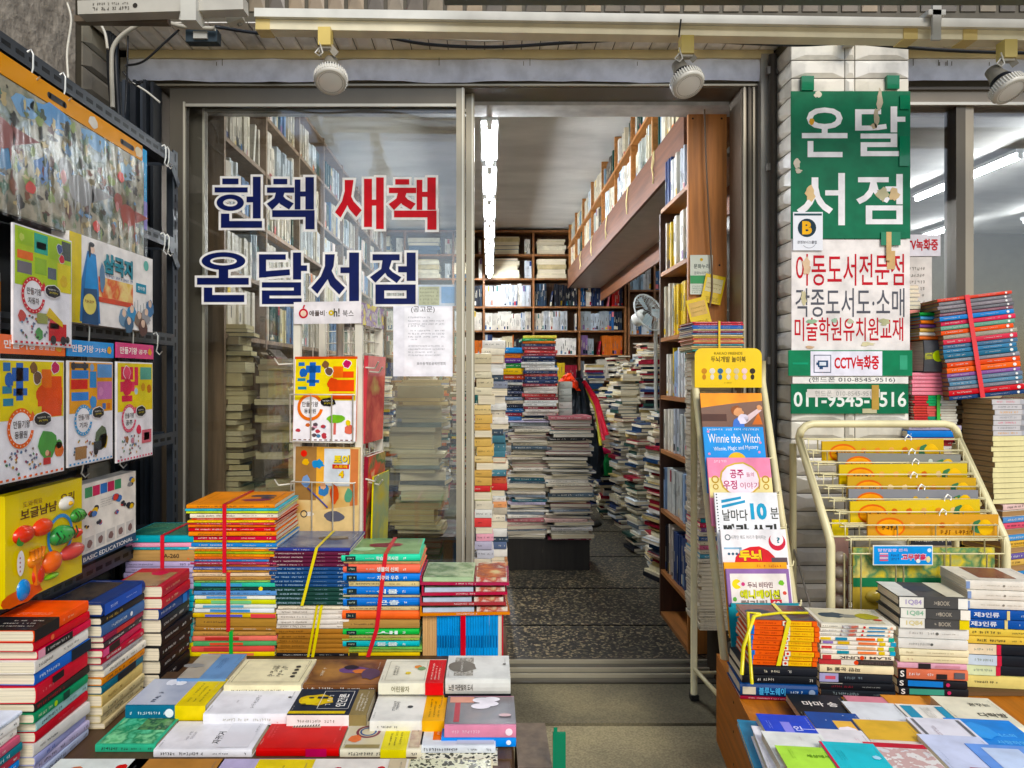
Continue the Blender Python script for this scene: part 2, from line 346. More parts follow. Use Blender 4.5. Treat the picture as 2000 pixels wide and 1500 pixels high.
# ------------------------------------------------------------------ the setting
def struct(mb, name): return tag(mb.build(name), kind='structure')
b = MB(); b.box(-14, 14, -24, -.2, -.3, -.016, 'st:d8d2c4'); struct(b, 'street')  # unseen street behind the camera, added pale to bounce light onto the soffit
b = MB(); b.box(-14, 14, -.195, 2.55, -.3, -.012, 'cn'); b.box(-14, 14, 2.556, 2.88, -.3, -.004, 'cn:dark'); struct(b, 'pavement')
b = MB(); b.box(-1.75, 7.5, 3.13, 8.9, -.3, -.002, 'tz')
for yy in (3.55, 4.17, 4.9, 5.7): b.box(-1.6, 1.3, yy, yy+.006, -.002, .001, '15181a')
struct(b, 'shop_floor')
b = MB(); b.box(-1.36, 1.14, 2.88, 3.13, -.3, .002, 'm:3a372f')
for yy in (2.925, 2.985, 3.07): b.box(-1.36, 1.14, yy, yy+.011, .002, .016, 'al:b8b29c')
struct(b, 'threshold')
b = MB(); b.box(-1.85, 7.5, 3.14, 8.9, 3.04, 3.3, 'cl:c9c8c2'); struct(b, 'ceiling')
b = MB(); b.box(-1.85, -1.6, 3.14, 8.9, -.3, 3.03, '7c766a'); struct(b, 'inner_wall')
b = MB(); b.box(-1.59, 7.5, 8.86, 9.1, -.3, 3.035, '4b463d'); struct(b, 'back_wall')
b = MB(); b.box(7.4, 7.6, 3.14, 8.85, -.3, 3.03, 'b9b9b3'); struct(b, 'side_wall')
# inner lintel just behind the door header
b = MB(); b.box(-1.59, 7.4, 3.16, 3.3, 2.462, 3.03, 'd9dad8'); struct(b, 'lintel')

# glazed tile work: every tile a raised, bevelled block
def tiles(mb, T, u0, u1, v0, v1, key, d=.013, bev=.016, g=.002):
    a, c, e, f = u0+g, u1-g, v0+g, v1-g; s = min(bev, (c-a)*.3, (f-e)*.3); h = d*R.uniform(.8, 1.1)
    sx = min(.05, (c-a)*.25) if (c-a) > (f-e)*1.5 else s; sy = min(.05, (f-e)*.25) if (f-e) > (c-a)*1.5 else s
    mb.add([(a,e,0),(c,e,0),(c,f,0),(a,f,0),(a,e,.004),(c,e,.004),(c,f,.004),(a,f,.004),(a+sx,e+sy,h),(c-sx,e+sy,h),(c-sx,f-sy,h),(a+sx,f-sy,h)],
           [(8,9,10,11),(4,5,9,8),(5,6,10,9),(6,7,11,10),(7,4,8,11),(0,1,5,4),(1,2,6,5),(2,3,7,6),(3,0,4,7)], key, T)
TK = ['ti:e2ddd0', 'ti:dad5c6', 'ti:e8e4da', 'ti:d4cebf']
# brick pillar between the doorway and the right window
PX0, PX1, PY0 = 1.196, 1.662, 2.80
pr = MB(); pr.box(PX0+.004, PX1-.004, PY0+.004, 3.16, 0, 2.62, '5f594d')
F1 = frame((PX0, PY0+.004, 0), *FRONT); F2 = frame((PX0+.004, 3.05, 0), (0, -1, 0), (0, 0, 1)); z = 0
while z < 2.55:
    for u0, u1 in ((0, .212), (.212, .252), (.252, .466)): tiles(pr, F1, u0, u1, z, z+.071, R.choice(TK))
    tiles(pr, F2, 0, .25, z, z+.071, R.choice(TK))
    z += .0715
pil = pr.build('tiled_pillar'); tag(pil, 'pillar faced with raised white glazed tiles beside the shop doorway', 'pillar')
# left pillar
pr = MB(); pr.box(-2.0, -1.566, 2.71, 3.12, 0, 2.72, '3b372f'); F2 = frame((-1.566, 2.71, 0), *SIDE); z = 0
while z < 2.69: tiles(pr, F2, 0, .27, z, z+.09, R.choice(['ti:8d887a', 'ti:a19b8c', 'ti:79746a'])); z += .0905
tag(pr.build('tiled_pillar'), 'dirty grey tiled pillar behind the cables at the upper left corner', 'pillar')
# tiled wall over the shop front, its soffit tiled too
pr = MB(); pr.box(-2.0, 8, 2.74, 3.13, 2.624, 3.8, '5a554a'); F1 = frame((-1.55, 2.739, 2.60), *FRONT); F3 = frame((-1.55, 2.72, 2.645), (1, 0, 0), (0, -1, 0))
F3 = Matrix(((1, 0, 0, -1.55), (0, 1, 0, 2.735), (0, 0, -1, 2.623), (0, 0, 0, 1)))
for i in range(100):
    u = i*.0765; tiles(pr, F1, u, u+.0765, .055, .30, R.choice(['ti:8e8270', 'ti:a08f79', 'ti:7a6f62', 'ti:6a6258']), g=.008)
    tiles(pr, F1, u, u+.0765, .31, .55, R.choice(['ti:8e8270', 'ti:7a6f62']), g=.008)
    if not (PX0+1.5 < u < PX1+1.55): tiles(pr, F3, u, u+.0765, .0, .235, R.choice(['ti:f2eee6', 'ti:ebe6da', 'ti:f6f3ec']))
tag(pr.build('tiled_wall'), 'tiled shop wall and soffit running above the doorway and windows', 'wall')
b = MB(); b.box(-2.2, -1.585, -.6, 2.705, 0, 3.2, 'st:a89f92'); tag(b.build('stucco_wall'), 'rough grey stucco wall behind the black slotted rack', 'wall')
# cream batten and white fascia sheet under the soffit
for n, (x0, x1) in enumerate(((-1.52, 1.19), (1.67, 8))):
    b = MB(); b.box(x0, x1, 2.958, 2.99, 2.584, 2.617, 'm:d8caa0')
    tag(b.build('timber_batten'), 'cream wooden batten above the '+('doorway' if n == 0 else 'right window'), 'batten')
    b = MB(); N = 40; vs = []; fs = []
    for i in range(N+1):
        x = x0+(x1-x0)*i/N; y = 2.972-.006*math.sin(i*.9)-.004*math.sin(i*2.3); vs += [(x, y, 2.583), (x, y-.006, 2.54), (x, y+.004, 2.492+.004*math.sin(i*.55))]
    for i in range(N): fs += [(3*i, 3*i+3, 3*i+4, 3*i+1), (3*i+1, 3*i+4, 3*i+5, 3*i+2)]
    M_ = len(vs); vs += [(a, c+.002, d) for a, c, d in vs]; fs += [tuple(k+M_ for k in f[::-1]) for f in fs]
    b.add(vs, fs, 'c:dfe2ee', smooth=True)
    for q in range(7):
        x = R.uniform(x0, min(x1, 1.2)) if n == 0 else R.uniform(1.7, 2.4); b.box(x, x+.002, 2.955, 2.957, 2.55, 2.55+R.uniform(.01, .035), '5a564c')
    tag(b.build('fascia_sheet'), 'white plastic sheet hanging under the batten over the '+('doorway' if n == 0 else 'right window'), 'fascia')
# door frame
BR, BL = 'al:6f6a60', 'al:a8a190'
b = MB()
b.box(-1.47, 1.135, 3.0, 3.15, 2.475, 2.535, BR)
for k in range(3): b.box(-1.47, 1.135, 2.985, 3.0, 2.478+k*.02, 2.486+k*.02, BL)
b.box(1.07, 1.135, 3.0, 3.15, 0.003, 2.475, 'al:6f665a')
for k in range(3): b.box(1.075+k*.02, 1.083+k*.02, 2.988, 3.0, 0.003, 2.475, BL if k != 1 else 'al:4d4840')
b.box(-1.47, -1.40, 3.0, 3.15, 0.003, 2.475, 'al:5f574c'); b.box(-1.455, -1.445, 2.988, 3.0, 0.003, 2.475, BL)
struct(b, 'door_frame')
b = MB(); b.box(1.137, 1.192, 2.955, 3.15, 0, 2.60, 'm:a9a69d'); struct(b, 'door_jamb')
b = MB(); b.box(-1.562, -1.472, 2.99, 3.15, 0, 2.60, 'st:a5a097'); struct(b, 'wall_strip')
b = MB(); b.tube([(1.172, 2.925, 0), (1.172, 2.925, 2.58)], .017, 'm:3d3a36', 10)
for z in (.6, 1.3, 2.1, 2.5): b.box(1.148, 1.196, 2.915, 2.935, z, z+.03, 'm:6a665f')
tag(b.build('drain_pipe'), 'thin dark pipe running up between doorway and tiled pillar', 'pipe')
# folded dark accordion shutter behind the rack
b = MB()
for k in range(9):
    x = -1.56+k*.021; b.box(x, x+.012, 2.90-(k % 2)*.02, 2.975, 0, 2.46, 'm:23282f' if k % 3 else 'm:39404a')
tag(b.build('folding_shutter'), 'dark folded accordion shutter left of the glass door', 'shutter')

# sliding doors
def door(x0, x1, y, label, let=False):
    r = empty('sliding_door', Tr((x0+x1)/2, y, .018), label, 'glass door', 'sliding glass doors'); c = (x0+x1)/2; h = 2.456
    def o(n, *bx):
        m = MB()
        for q in bx: m.box(q[0]-c, q[1]-c, q[2], q[3], q[4], q[5], q[6])
        return m.build(n, r)
    o('stile', (x0, x0+.068, 0, .03, 0, h, BR), (x0+.058, x0+.066, -.006, 0, .08, h-.06, 'al:d8d4c4'))
    o('stile', (x1-.036, x1, 0, .03, 0, h, BL), (x1-.012, x1-.005, -.006, 0, 0, h, 'al:d8d4c4'))
    o('rail', (x0+.068, x1-.036, 0, .03, h-.075, h, BR), (x0+.068, x1-.036, -.006, 0, h-.08, h-.068, 'al:c9c6ba'))
    o('rail', (x0+.068, x1-.036, 0, .03, 0, .1, BR))
    o('glass_pane', (x0+.068, x1-.036, .013, .018, .1, h-.075, 'gl'))
    return r
d1 = door(-1.357, -.105, 3.0, 'closed glass sliding door with large navy and red Korean lettering')
door(-1.30, -.0655, 3.06, 'second glass sliding door pushed open behind the lettered one')
# lettering on the pane
b = MB(); DY = 3.011
WN = [0]
def cp(x, y): v = P(340+x/3, 160+y/3, DY); return (v.x, v.z)
FD = frame((0, DY, 0), *FRONT)
def grow(pts, d):
    n = len(pts); A = sum(pts[i][0]*pts[(i+1) % n][1]-pts[(i+1) % n][0]*pts[i][1] for i in range(n)); sg = 1 if A > 0 else -1; out = []
    for i in range(n):
        a, p, c = Vector(pts[i-1]), Vector(pts[i]), Vector(pts[(i+1) % n]); e1, e2 = (p-a).normalized(), (c-p).normalized(); n1, n2 = Vector((e1.y, -e1.x))*sg, Vector((e2.y, -e2.x))*sg
        m_ = (n1+n2).normalized(); out.append(tuple(p+m_*(d/max(.55, m_.dot(n1)))))
    return out
def letter(ck, rects, polys=(), rings=()):
    for d, w0, key in ((14, 0, 'eceae6'), (0, .0012, ck)):
        k_ = 0
        for (x0, y0, x1, y1) in rects:
            b.poly([cp(*q) for q in ((x0-d, y1+d), (x1+d, y1+d), (x1+d, y0-d), (x0-d, y0-d))], w0+.00006*k_, key, FD); k_ += 1
        for pl in polys:
            b.poly([cp(*q) for q in grow(pl, d)], w0+.00006*k_, key, FD); k_ += 1
        for (cx, cy_, ro, so, ri, si) in rings:
            N = 40; vs = []
            for n_ in range(N):
                t = 2*math.pi*n_/N; vs += [(*cp(cx+(ro+d)*math.cos(t), cy_+(so+d)*math.sin(t)), w0+.00006*k_), (*cp(cx+(ri-d)*math.cos(t), cy_+(si-d*.85)*math.sin(t)), w0+.00006*k_)]
            b.add(vs, [(2*n_, 2*n_+1, (2*n_+3) % (2*N), (2*n_+2) % (2*N)) for n_ in range(N)], key, FD); k_ += 1
NV, RD = '0b1850', 'c4062a'
letter(NV, [(283, 566, 378, 600), (238, 618, 432, 648), (425, 672, 470, 706), (462, 556, 508, 800), (275, 772, 325, 855), (275, 815, 516, 855)], (), [(330, 708, 80, 48, 42, 22)])
def chaek(o, p, ck):
    letter(ck, [(582+o, 568+p, 664+o, 600+p), (545+o, 618+p, 705+o, 650+p), (707+o, 572+p, 741+o, 748+p), (738+o, 642+p, 772+o, 672+p), (770+o, 558+p, 820+o, 748+p), (575+o, 752+p, 824+o, 792+p), (770+o, 752+p, 824+o, 864+p)],
           [[(598+o, 645+p), (650+o, 645+p), (634+o, 692+p), (575+o, 750+p), (543+o, 714+p), (588+o, 682+p)], [(628+o, 655+p), (655+o, 686+p), (702+o, 712+p), (674+o, 748+p), (622+o, 716+p), (606+o, 690+p)]])
chaek(0, 0, NV); chaek(714, 2, RD)
letter(RD, [(1113, 568, 1160, 850), (1158, 690, 1190, 725), (1184, 560, 1229, 862)], [[(1000, 575), (1052, 575), (1040, 665), (1010, 735), (976, 796), (943, 764), (984, 700), (1000, 640)], [(1028, 650), (1052, 700), (1100, 752), (1068, 792), (1026, 745), (1008, 705)]])
letter(NV, [(262, 1092, 318, 1155), (135, 1148, 438, 1188), (175, 1205, 225, 1290), (175, 1248, 412, 1290)], (), [(290, 1050, 128, 52, 78, 25)])
letter(NV, [(498, 1010, 655, 1042), (498, 1010, 540, 1146), (697, 1000, 745, 1158), (742, 1075, 780, 1108), (515, 1174, 745, 1205), (702, 1174, 745, 1250), (515, 1222, 745, 1252), (515, 1222, 560, 1302), (515, 1268, 748, 1302)], [[(498, 1112), (678, 1098), (680, 1132), (498, 1148)]])
letter(NV, [(975, 1086, 1032, 1120), (1026, 1000, 1084, 1290)], [[(885, 1010), (942, 1010), (935, 1080), (905, 1150), (840, 1242), (803, 1206), (860, 1140), (884, 1080)], [(918, 1095), (945, 1150), (1002, 1206), (968, 1247), (914, 1192), (896, 1145)]])
letter(NV, [(1163, 1010, 1322, 1046), (1313, 1080, 1368, 1116), (1363, 1000, 1416, 1166), (1180, 1187, 1416, 1222), (1180, 1268, 1416, 1302), (1180, 1187, 1232, 1302), (1362, 1187, 1416, 1302)], [[(1222, 1040), (1278, 1040), (1260, 1097), (1180, 1177), (1148, 1144), (1214, 1096)], [(1248, 1080), (1280, 1114), (1332, 1145), (1305, 1179), (1248, 1137), (1232, 1108)]])
lt = b.build('window_lettering'); lt.parent = d1; lt.matrix_parent_inverse = d1.matrix_basis.inverted()

# right window
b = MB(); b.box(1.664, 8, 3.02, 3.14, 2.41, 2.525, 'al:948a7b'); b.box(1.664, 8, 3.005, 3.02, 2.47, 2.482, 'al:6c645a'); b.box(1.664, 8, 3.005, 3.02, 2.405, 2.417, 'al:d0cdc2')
wf = empty('shop_window', Tr(4.8, 3.05, 0), 'large aluminium framed shop window right of the tiled pillar', 'window')
def kid(m, n, p):
    o = m.build(n, p); o.matrix_parent_inverse = p.matrix_basis.inverted(); return o
kid(b, 'head_frame', wf)
for x in (1.995, 3.4, 4.9, 6.4):
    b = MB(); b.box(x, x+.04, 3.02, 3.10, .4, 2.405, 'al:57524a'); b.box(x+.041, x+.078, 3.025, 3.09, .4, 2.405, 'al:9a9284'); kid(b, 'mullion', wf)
b = MB(); b.box(1.664, 8, 3.02, 3.14, .3, .4, 'al:948a7b'); kid(b, 'sill', wf)
for x0, x1 in ((1.664, 1.995), (2.073, 3.4), (3.478, 4.9), (4.978, 6.4), (6.478, 8)):
    b = MB(); b.box(x0, x1, 3.05, 3.056, .4, 2.41, 'gl'); kid(b, 'glass_pane', wf)
b = MB(); b.box(1.664, 8, 2.70, 3.15, 0, .298, 'm:77736a'); b.box(7.45, 8, 3.0, 9, 0, 3, 'm:77736a'); tag(b.build('window_plinth'), 'low grey ledge below the right shop window', 'ledge')

# fluorescent lights
def tube_lamp(x, y0, y1, z, label, n=1, grp='ceiling tube lamps', s=105):
    r = empty('tube_lamp', Tr(x, (y0+y1)/2, z), label, 'ceiling lamp', grp); h = (y1-y0)/2
    m = MB(); m.box(-.04, .04, -h, h, .045, .075, 'm:e6e8e6'); m.box(-.014, .014, -h, -h+.02, .004, .045, 'm:f4f4f0'); m.box(-.014, .014, h-.02, h, .004, .045, 'm:f4f4f0'); m.build('batten', r)
    m = MB(); m.tube([(0, -h+.03, .018), (0, h-.03, .018)], .017, f'e:f4f8ff:{s}', 10); m.build('fluorescent_tube', r)
for i in range(7):
    y = 3.34+i*.74; tube_lamp(.0, y, y+.62, 2.415, f'fluorescent tube lamp, {ordn(i)} from the doorway along the hanging track')
b = MB(); b.box(-.05, .05, 3.30, 8.45, 2.4905, 2.53, 'm:dfe1df')
for y in (3.6, 5.2, 6.8, 8.2): b.tube([(0, y, 2.51), (0, y, 3.04)], .006, 'm:8a8a86', 6)
tag(b.build('lamp_track'), 'white hanging track carrying the row of tube lamps inside', 'lamp track')
for i, (x, y) in enumerate(((4.1, 4.75), (4.1, 5.45), (4.1, 6.2), (5.9, 7.2), (5.3, 8.0), (3.1, 7.9))):
    tube_lamp(x, y, y+.6, 2.93, f'bright tube lamp, {ordn(i)} nearest the glass of the right window', s=85)

# ------------------------------------------------------------------ shelves
WD = 'wy:a9764a'
def shelf_case(name, M, Wd, Hh, D, cols, rows, label, key='w:9a6b42', back=True, cat='bookcase', t=.022):
    """local x along the width, y depth (front y=0), z up"""
    r = empty(name, M, label, cat)
    for x in cols: m = MB(); m.box(x-t/2, x+t/2, 0, D, 0, Hh, key); m.build('upright', r)
    for z in rows: m = MB(); m.box(t/2, Wd-t/2, .004, D-.004, z-t/2, z+t/2, key); m.build('shelf_board', r)
    if back: m = MB(); m.box(0, Wd, D, D+.01, 0, Hh, 'w:6b4a30'); m.build('back_panel', r)
    return r
far = MB()                       # the far books nobody could count
PAL = ['e8e4d8', 'd9d4c4', 'e8e4d8', 'f1efe8', 'bcc7cf', '2a3c66', '1a2433', '20222a', '2f5d8f', '8a2030', 'b33', '27463e', 'c9b27a', '6d8aa6', '9aa3a8', 'd0787f', '3a7a74', 'e3c44a', '7b5f8a', 'c96d33', '55606a', 'dcd3b2']
PAL = [p if len(p) == 6 else 'bb3333' for p in PAL]
def upright(T, u, tk, h, d, key, lean=0):
    M = T @ Tr(u, R.uniform(.0, .02), 0) @ Ry(lean)
    far.box(.0008, tk-.0008, 0, d, 0, h*R.uniform(.97, 1), key, M)
    ink = '6a665e' if lum(key) > .25 else 'b8b2a0'; k = R.random(); a = R.uniform(.2, .55)
    if k > .35: far.box(tk*.36, tk*.64, -.0006, 0, h*a, h*(a+R.uniform(.12, .35)), ink, M)
    if k > .62: far.box(tk*.04, tk*.96, -.0005, 0, h*.06, h*R.uniform(.1, .3), R.choice(PAL), M)
    if k < .12: far.box(tk*.04, tk*.96, -.0005, 0, h*.7, h*.96, R.choice(PAL), M)
def fill(T, u0, u1, hmax, d=.16, pal=None, tk=(.012, .034), hv=(.66, .95), fullp=.93):
    u = u0+.004
    while u < u1-.02:
        if pal and R.random() < .35: run = R.randint(4, 12); k0 = R.choice(pal)
        else: run = R.randint(1, 5); k0 = R.choice(pal or PAL)
        t0 = R.uniform(*tk); h0 = hmax*R.uniform(*hv)
        for _ in range(run):
            if u+t0 > u1-.004: return
            upright(T, u, t0, h0*R.uniform(.99, 1.01), d, k0); u += t0
        if R.random() > fullp: u += R.uniform(.01, .03); [upright(T, u+.02, R.uniform(*tk), hmax*R.uniform(.6, .85), d, R.choice(pal or PAL), 9)] if u < u1-.12 else None; u += .08
def flat_pile(T, L, W, z0, z1, pal=None, tk=(.012, .03), j=.012):
    z = z0
    while z < z1-.008:
        t = min(R.uniform(*tk), z1-z); M = T @ Tr(R.uniform(-j, j), R.uniform(-j, j), z) @ Rz(R.uniform(-4, 4)); l = L*R.uniform(.86, 1); k = R.choice(pal or PAL)
        far.box(-l/2, l/2, .001, W, t*.12, t*.88, 'p:e6dcc2', M)
        if R.random() > .45: far.box(-l/2, l/2, -.001, .003, 0, t, k, M)
        far.box(-l/2, l/2, -.001, W, t*.88, t, k, M); far.box(-l/2, l/2, -.001, W, 0, t*.12, k, M); z += t
# back wall case
B0 = P(925, 735, 8.5).x-1.35; XB = 8.5/FPX
xs_ = [(x-VX)*XB for x in (690, 790, 885, 945, 1042, 1132, 1222)]
rows_ = [1.25-(y-735)*XB for y in (451, 498, 545, 600, 647, 695, 745, 800, 860, 915)]
shelf_case('bookcase', Tr(xs_[0], 8.5, 0), xs_[-1]-xs_[0], 3.0, .3, [x-xs_[0] for x in xs_], rows_, 'tall wooden bookcase covering the back wall of the shop', 'w:8a5d38')
PW, PD = ['ece9df', 'e0dcd0', 'd4cfc2', 'c7ccd0'], ['191c24', '20222a', '1e2d4d', '26384a']
for ci in range(len(xs_)-1):
    for ri in range(1, len(rows_)):
        zb = rows_[ri]+.012; hm = rows_[ri-1]-rows_[ri]-.03; T = Tr(xs_[ci], 8.53, zb); w_ = xs_[ci+1]-xs_[ci]
        if ri in (1, 2): flat_pile(Tr((xs_[ci]+xs_[ci+1])/2-.06, 8.53, 0), w_*.66, .22, zb, zb+hm*R.uniform(.7, .95), ['d9cfae', 'cfc39c', 'e4dcc2', '3c5a78', 'c9b98f'], (.045, .06), .01); fill(T, w_*.82, w_-.01, hm, pal=PW)
        elif ri == 3: fill(T, .012, w_-.012, hm, pal=[PW, PW, PD, PW, PD, ['2a6fb0', 'd0787f', '1e2d4d', 'c03030', 'e8e4d8']][ci], tk=(.014, .02), hv=(.8, .92))
        elif ri == 4: fill(T, .012, w_-.012, hm, pal=PW if ci < 5 else None, tk=(.010, .018) if ci < 5 else (.02, .04), hv=(.8, .92))
        else: fill(T, .012, w_-.012, hm, pal=PD+PAL)
# right-hand back case
xr = [(x-VX)*XB for x in (1228, 1278, 1330)]
shelf_case('bookcase', Tr(xr[0], 8.48, 0), xr[-1]-xr[0], 2.62, .3, [x-xr[0] for x in xr], [1.25-(y-735)*XB for y in (515, 568, 655, 745, 800, 860)], 'narrow dim bookcase in the far right corner behind the fan', 'w:7a5334')
rr = [1.25-(y-735)*XB for y in (515, 568, 655, 745, 800, 860)]
for ci in range(2):
    for ri in range(1, 6): fill(Tr(xr[ci], 8.5, rr[ri]+.012), .012, .29, (rr[ri-1]-rr[ri]-.03)*(.55 if ri in (2, 3) else 1), pal=['8fa9bd', 'c9cfd3', '2f4f74', '6d8aa6', 'd8d4c8'])
# left wall case (faces +x)
LX = -1.235; ML = frame((LX, 3.3, 0), (0, 1, 0), (0, 0, 1)); ML = Matrix(((0, -1, 0, LX), (1, 0, 0, 3.3), (0, 0, 1, 0), (0, 0, 0, 1)))
lr = [3.0, 2.69, 2.37, 2.06, 1.75, 1.44, 1.13, .82, .5]; lc = [0, .62, 1.3, 1.98, 2.66, 3.34, 4.02, 4.7, 5.15]
shelf_case('bookcase', ML, 5.15, 3.03, .3, lc, lr, 'long wooden bookcase on the left wall seen through the glass door', 'w:86705a')
for ci in range(8):
    for ri in range(1, 6): fill(ML @ Tr(lc[ci], .02, lr[ri]+.012), .012, lc[ci+1]-lc[ci]-.012, lr[ri-1]-lr[ri]-.03, pal=['d8d0c0', 'c9c4b8', 'c9cfd0', 'b0b8bc', 'd8c8c0', '5f7d9f', '27463e', 'cfc4a0', 'd0c8b4', 'b8b0a0'], tk=(.016, .045))
# hanging loft shelf over the aisle (faces -x)
XL = .935; MR = Matrix(((0, 1, 0, XL), (-1, 0, 0, 8.45), (0, 0, 1, 0), (0, 0, 0, 1)))   # local x -> -Y, local y -> +X
lo = empty('loft_shelf', Tr(XL, 5.9, 2.30), 'brown loft shelf of books hanging along the right of the aisle', 'loft shelf')
m = MB(); m.box(XL, XL+.02, 3.40, 8.45, 2.30, 2.525, 'wy:6e4630'); kid(m, 'fascia_board', lo)
m = MB(); m.box(XL+.021, XL+.39, 3.40, 8.45, 2.305, 2.325, 'm:b3aca0'); kid(m, 'soffit_board', lo)
m = MB(); m.box(XL+.391, XL+.411, 3.40, 8.45, 2.15, 2.33, 'wy:7a4c30'); kid(m, 'fascia_board', lo)
for z in (2.51, 2.775): m = MB(); m.box(XL+.022 if z < 2.6 else XL-.002, XL+.38, 3.40, 8.45, z, z+.018, 'wy:b07a48'); kid(m, 'shelf_board', lo)
for k in range(9): m = MB(); y = 3.44+k*.61; m.box(XL-.001, XL+.37, y, y+.018, 2.529, 2.774, 'wy:b07a48'); m.box(XL-.001, XL+.37, y, y+.018, 2.794, 3.036, 'wy:b07a48'); kid(m, 'divider', lo)
for k in range(8):
    for z in (2.529, 2.794): fill(MR @ Tr(8.45-3.44-(k+1)*.61+.018, .01, z), .01, .58, .24, pal=['dcd6c4', 'cfc8b4', 'cfd6d8', 'e4e0d4', '1d4a44', 'c8c0a8', 'b8bcb4', 'd8ccb0', '7f99a8', '5a5248', 'd0c4a0'], tk=(.014, .05), hv=(.7, .95), fullp=.8)
m = MB()
for y in (4.0, 4.75, 5.6, 6.4, 7.2):
    z = 2.515
    for k in range(2):
        q = [(XL-.003, y+.02*k, z+.01)]+[(XL-.006-.01*R.random(), y+.02*k+R.uniform(-.03, .03), z-.05*j-.02*k) for j in range(1, 4)]; m.tube(q, .004, 'e3d6a2', 5)
kid(m, 'cord', lo)
# right-hand bookcase with its wooden end toward the street
ec = empty('bookcase', Tr(.985, 3.45, 0), 'orange-brown bookcase end just inside the doorway, on the right', 'bookcase')
XE0, XE1, YE0, YE1 = .895, 1.068, 3.18, 3.72
m = MB(); m.box(XE0, XE1, YE0, YE0+.022, 0, 2.43, 'w:b87942')
for (u, v) in ((.03, 1.75), (.14, 1.75), (.13, 1.0), (.035, 1.35), (.02, 2.41), (.15, 2.41)): m.disc(XE0+u, v, .005, -(YE0-.001), '33241a', Matrix(((1,0,0,0),(0,0,-1,0),(0,1,0,0),(0,0,0,1))), n=8)
kid(m, 'end_panel', ec)
m = MB(); m.box(XE0, XE1, YE1-.02, YE1, 0, 2.1, 'w:4a2f20'); kid(m, 'end_panel', ec)
m = MB(); m.box(XE1-.012, XE1, YE0+.022, YE1-.02, 0, 2.4, 'w:7a5334'); kid(m, 'back_panel', ec)
er = [2.42, 2.12, 1.79, 1.45, 1.15, .87, .56, .24, .02]
for z in er[1:]: m = MB(); m.box(XE0+.002, XE1-.012, YE0+.022, YE1-.02, z-.02, z, 'wy:a06a3c'); kid(m, 'shelf_board', ec)
ME = Matrix(((0, 1, 0, XE0), (-1, 0, 0, YE1-.02), (0, 0, 1, 0), (0, 0, 0, 1)))
for ri in range(1, 8): fill(ME @ Tr(0, .015, er[ri]+.001), .004, .495, er[ri-1]-er[ri]-.05, d=.13, pal=['dfe2e2', 'cdd3da', '8fa6c2', '2a3c66', 'e8e4d8', 'e4dfd0', 'b33a44', 'b8bcb8', 'e3c44a', '20222a', 'd8d0bc', 'c8beb0'], tk=(.016, .034), hv=(.82, .97))
# dim piles down both sides of the aisle
for (x, y, z1, L) in ((1.24, 5.3, 1.32, .2), (1.02, 5.05, .95, .2), (1.2, 4.7, 1.05, .22), (1.28, 5.8, 1.5, .22), (1.05, 5.9, 1.25, .19), (1.34, 6.4, 1.45, .22), (1.13, 6.5, 1.15, .2), (1.4, 7.0, 1.5, .2), (1.22, 7.2, 1.2, .2), (1.5, 7.7, 1.3, .2), (1.3, 7.9, 1.1, .2), (1.02, 4.35, .85, .2), (1.2, 4.1, 1.0, .2),
       (.98, 6.9, 1.0, .2), (1.0, 7.6, .9, .22), (1.12, 4.45, 1.0, .18), (1.3, 5.05, 1.2, .2), (1.36, 5.55, 1.4, .2), (1.16, 5.5, .9, .2), (1.3, 6.05, 1.3, .2), (1.5, 5.9, 1.6, .2), (1.45, 6.7, 1.6, .2), (1.25, 6.8, 1.0, .2), (1.6, 7.3, 1.6, .2), (1.36, 7.45, 1.3, .2), (1.2, 8.1, 1.3, .22), (1.42, 8.2, 1.6, .2), (1.08, 6.2, .7, .2), (1.1, 7.1, .75, .2)):
    flat_pile(Tr(x, y, 0) @ Rz(R.choice((-90, -80, -70, 0, -20))), L, .16, .0, z1*R.uniform(.9, 1.08), ['e8e4d8', 'd9d4c4', 'cfd6d8', '2a3c66', '1d3a5c', '27463e', 'dcd3b2', '20222a', '8a2030', '55606a', 'c9b27a'], (.010, .030), .032)
for (x, y, z1, L) in ((1.12, 7.6, .78, .26), (1.0, 8.1, .95, .24), (.75, 8.15, 1.1, .24), (.5, 8.1, .9, .24), (.1, 8.0, 1.1, .26), (-.3, 7.8, 1.3, .26), (-.7, 7.2, 1.3, .26), (-.5, 6.6, 1.2, .26), (.2, 7.3, 1.0, .26), (-.95, 5.5, 1.25, .26), (-.8, 4.9, 1.1, .26), (-1.0, 4.2, .8, .26), (-.95, 3.75, .7, .24), (-.62, 4.3, .9, .24), (-.55, 3.9, .75, .24)):
    flat_pile(Tr(x, y, 0) @ Rz(R.uniform(-14, 14)), L, .2, .0, z1, None, (.014, .034), .02)

# ------------------------------------------------------------------ overhead rail, lamps, cables
b = MB(); T = Tr(0, 2.5, 0) @ Ry(.85)
rl = empty('lamp_rail', Tr(.6, 2.5, 2.5), 'long cream square tube running overhead across the shop front', 'rail')
b.box(-.86, 3.2, -.03, .03, 2.496, 2.526, 'm:dcdbd2', T); kid(b, 'square_tube', rl)
b = MB(); b.box(-.86, 3.2, -.012, .045, 2.461, 2.495, 'm:e4dcc0', T)
for x in (-.86, 1.42, 1.63): b.box(x, x+.05, -.015, .048, 2.458, 2.4955, 'm:d6c184', T)
kid(b, 'trunking', rl)
b = MB(); b.box(1.485, 1.545, -.05, .06, 2.527, 2.545, 'm:c8c7bf', T); b.box(1.5, 1.53, -.05, -.04, 2.44, 2.6, 'm:bdbcb4', T); kid(b, 'clamp', rl)
b = MB(); b.box(-.15, 3.4, 2.26, 2.36, 2.489, 2.57, 'm:5b6258'); tag(b.build('awning_bar'), 'grey green awning bar along the top edge at the right', 'awning bar')
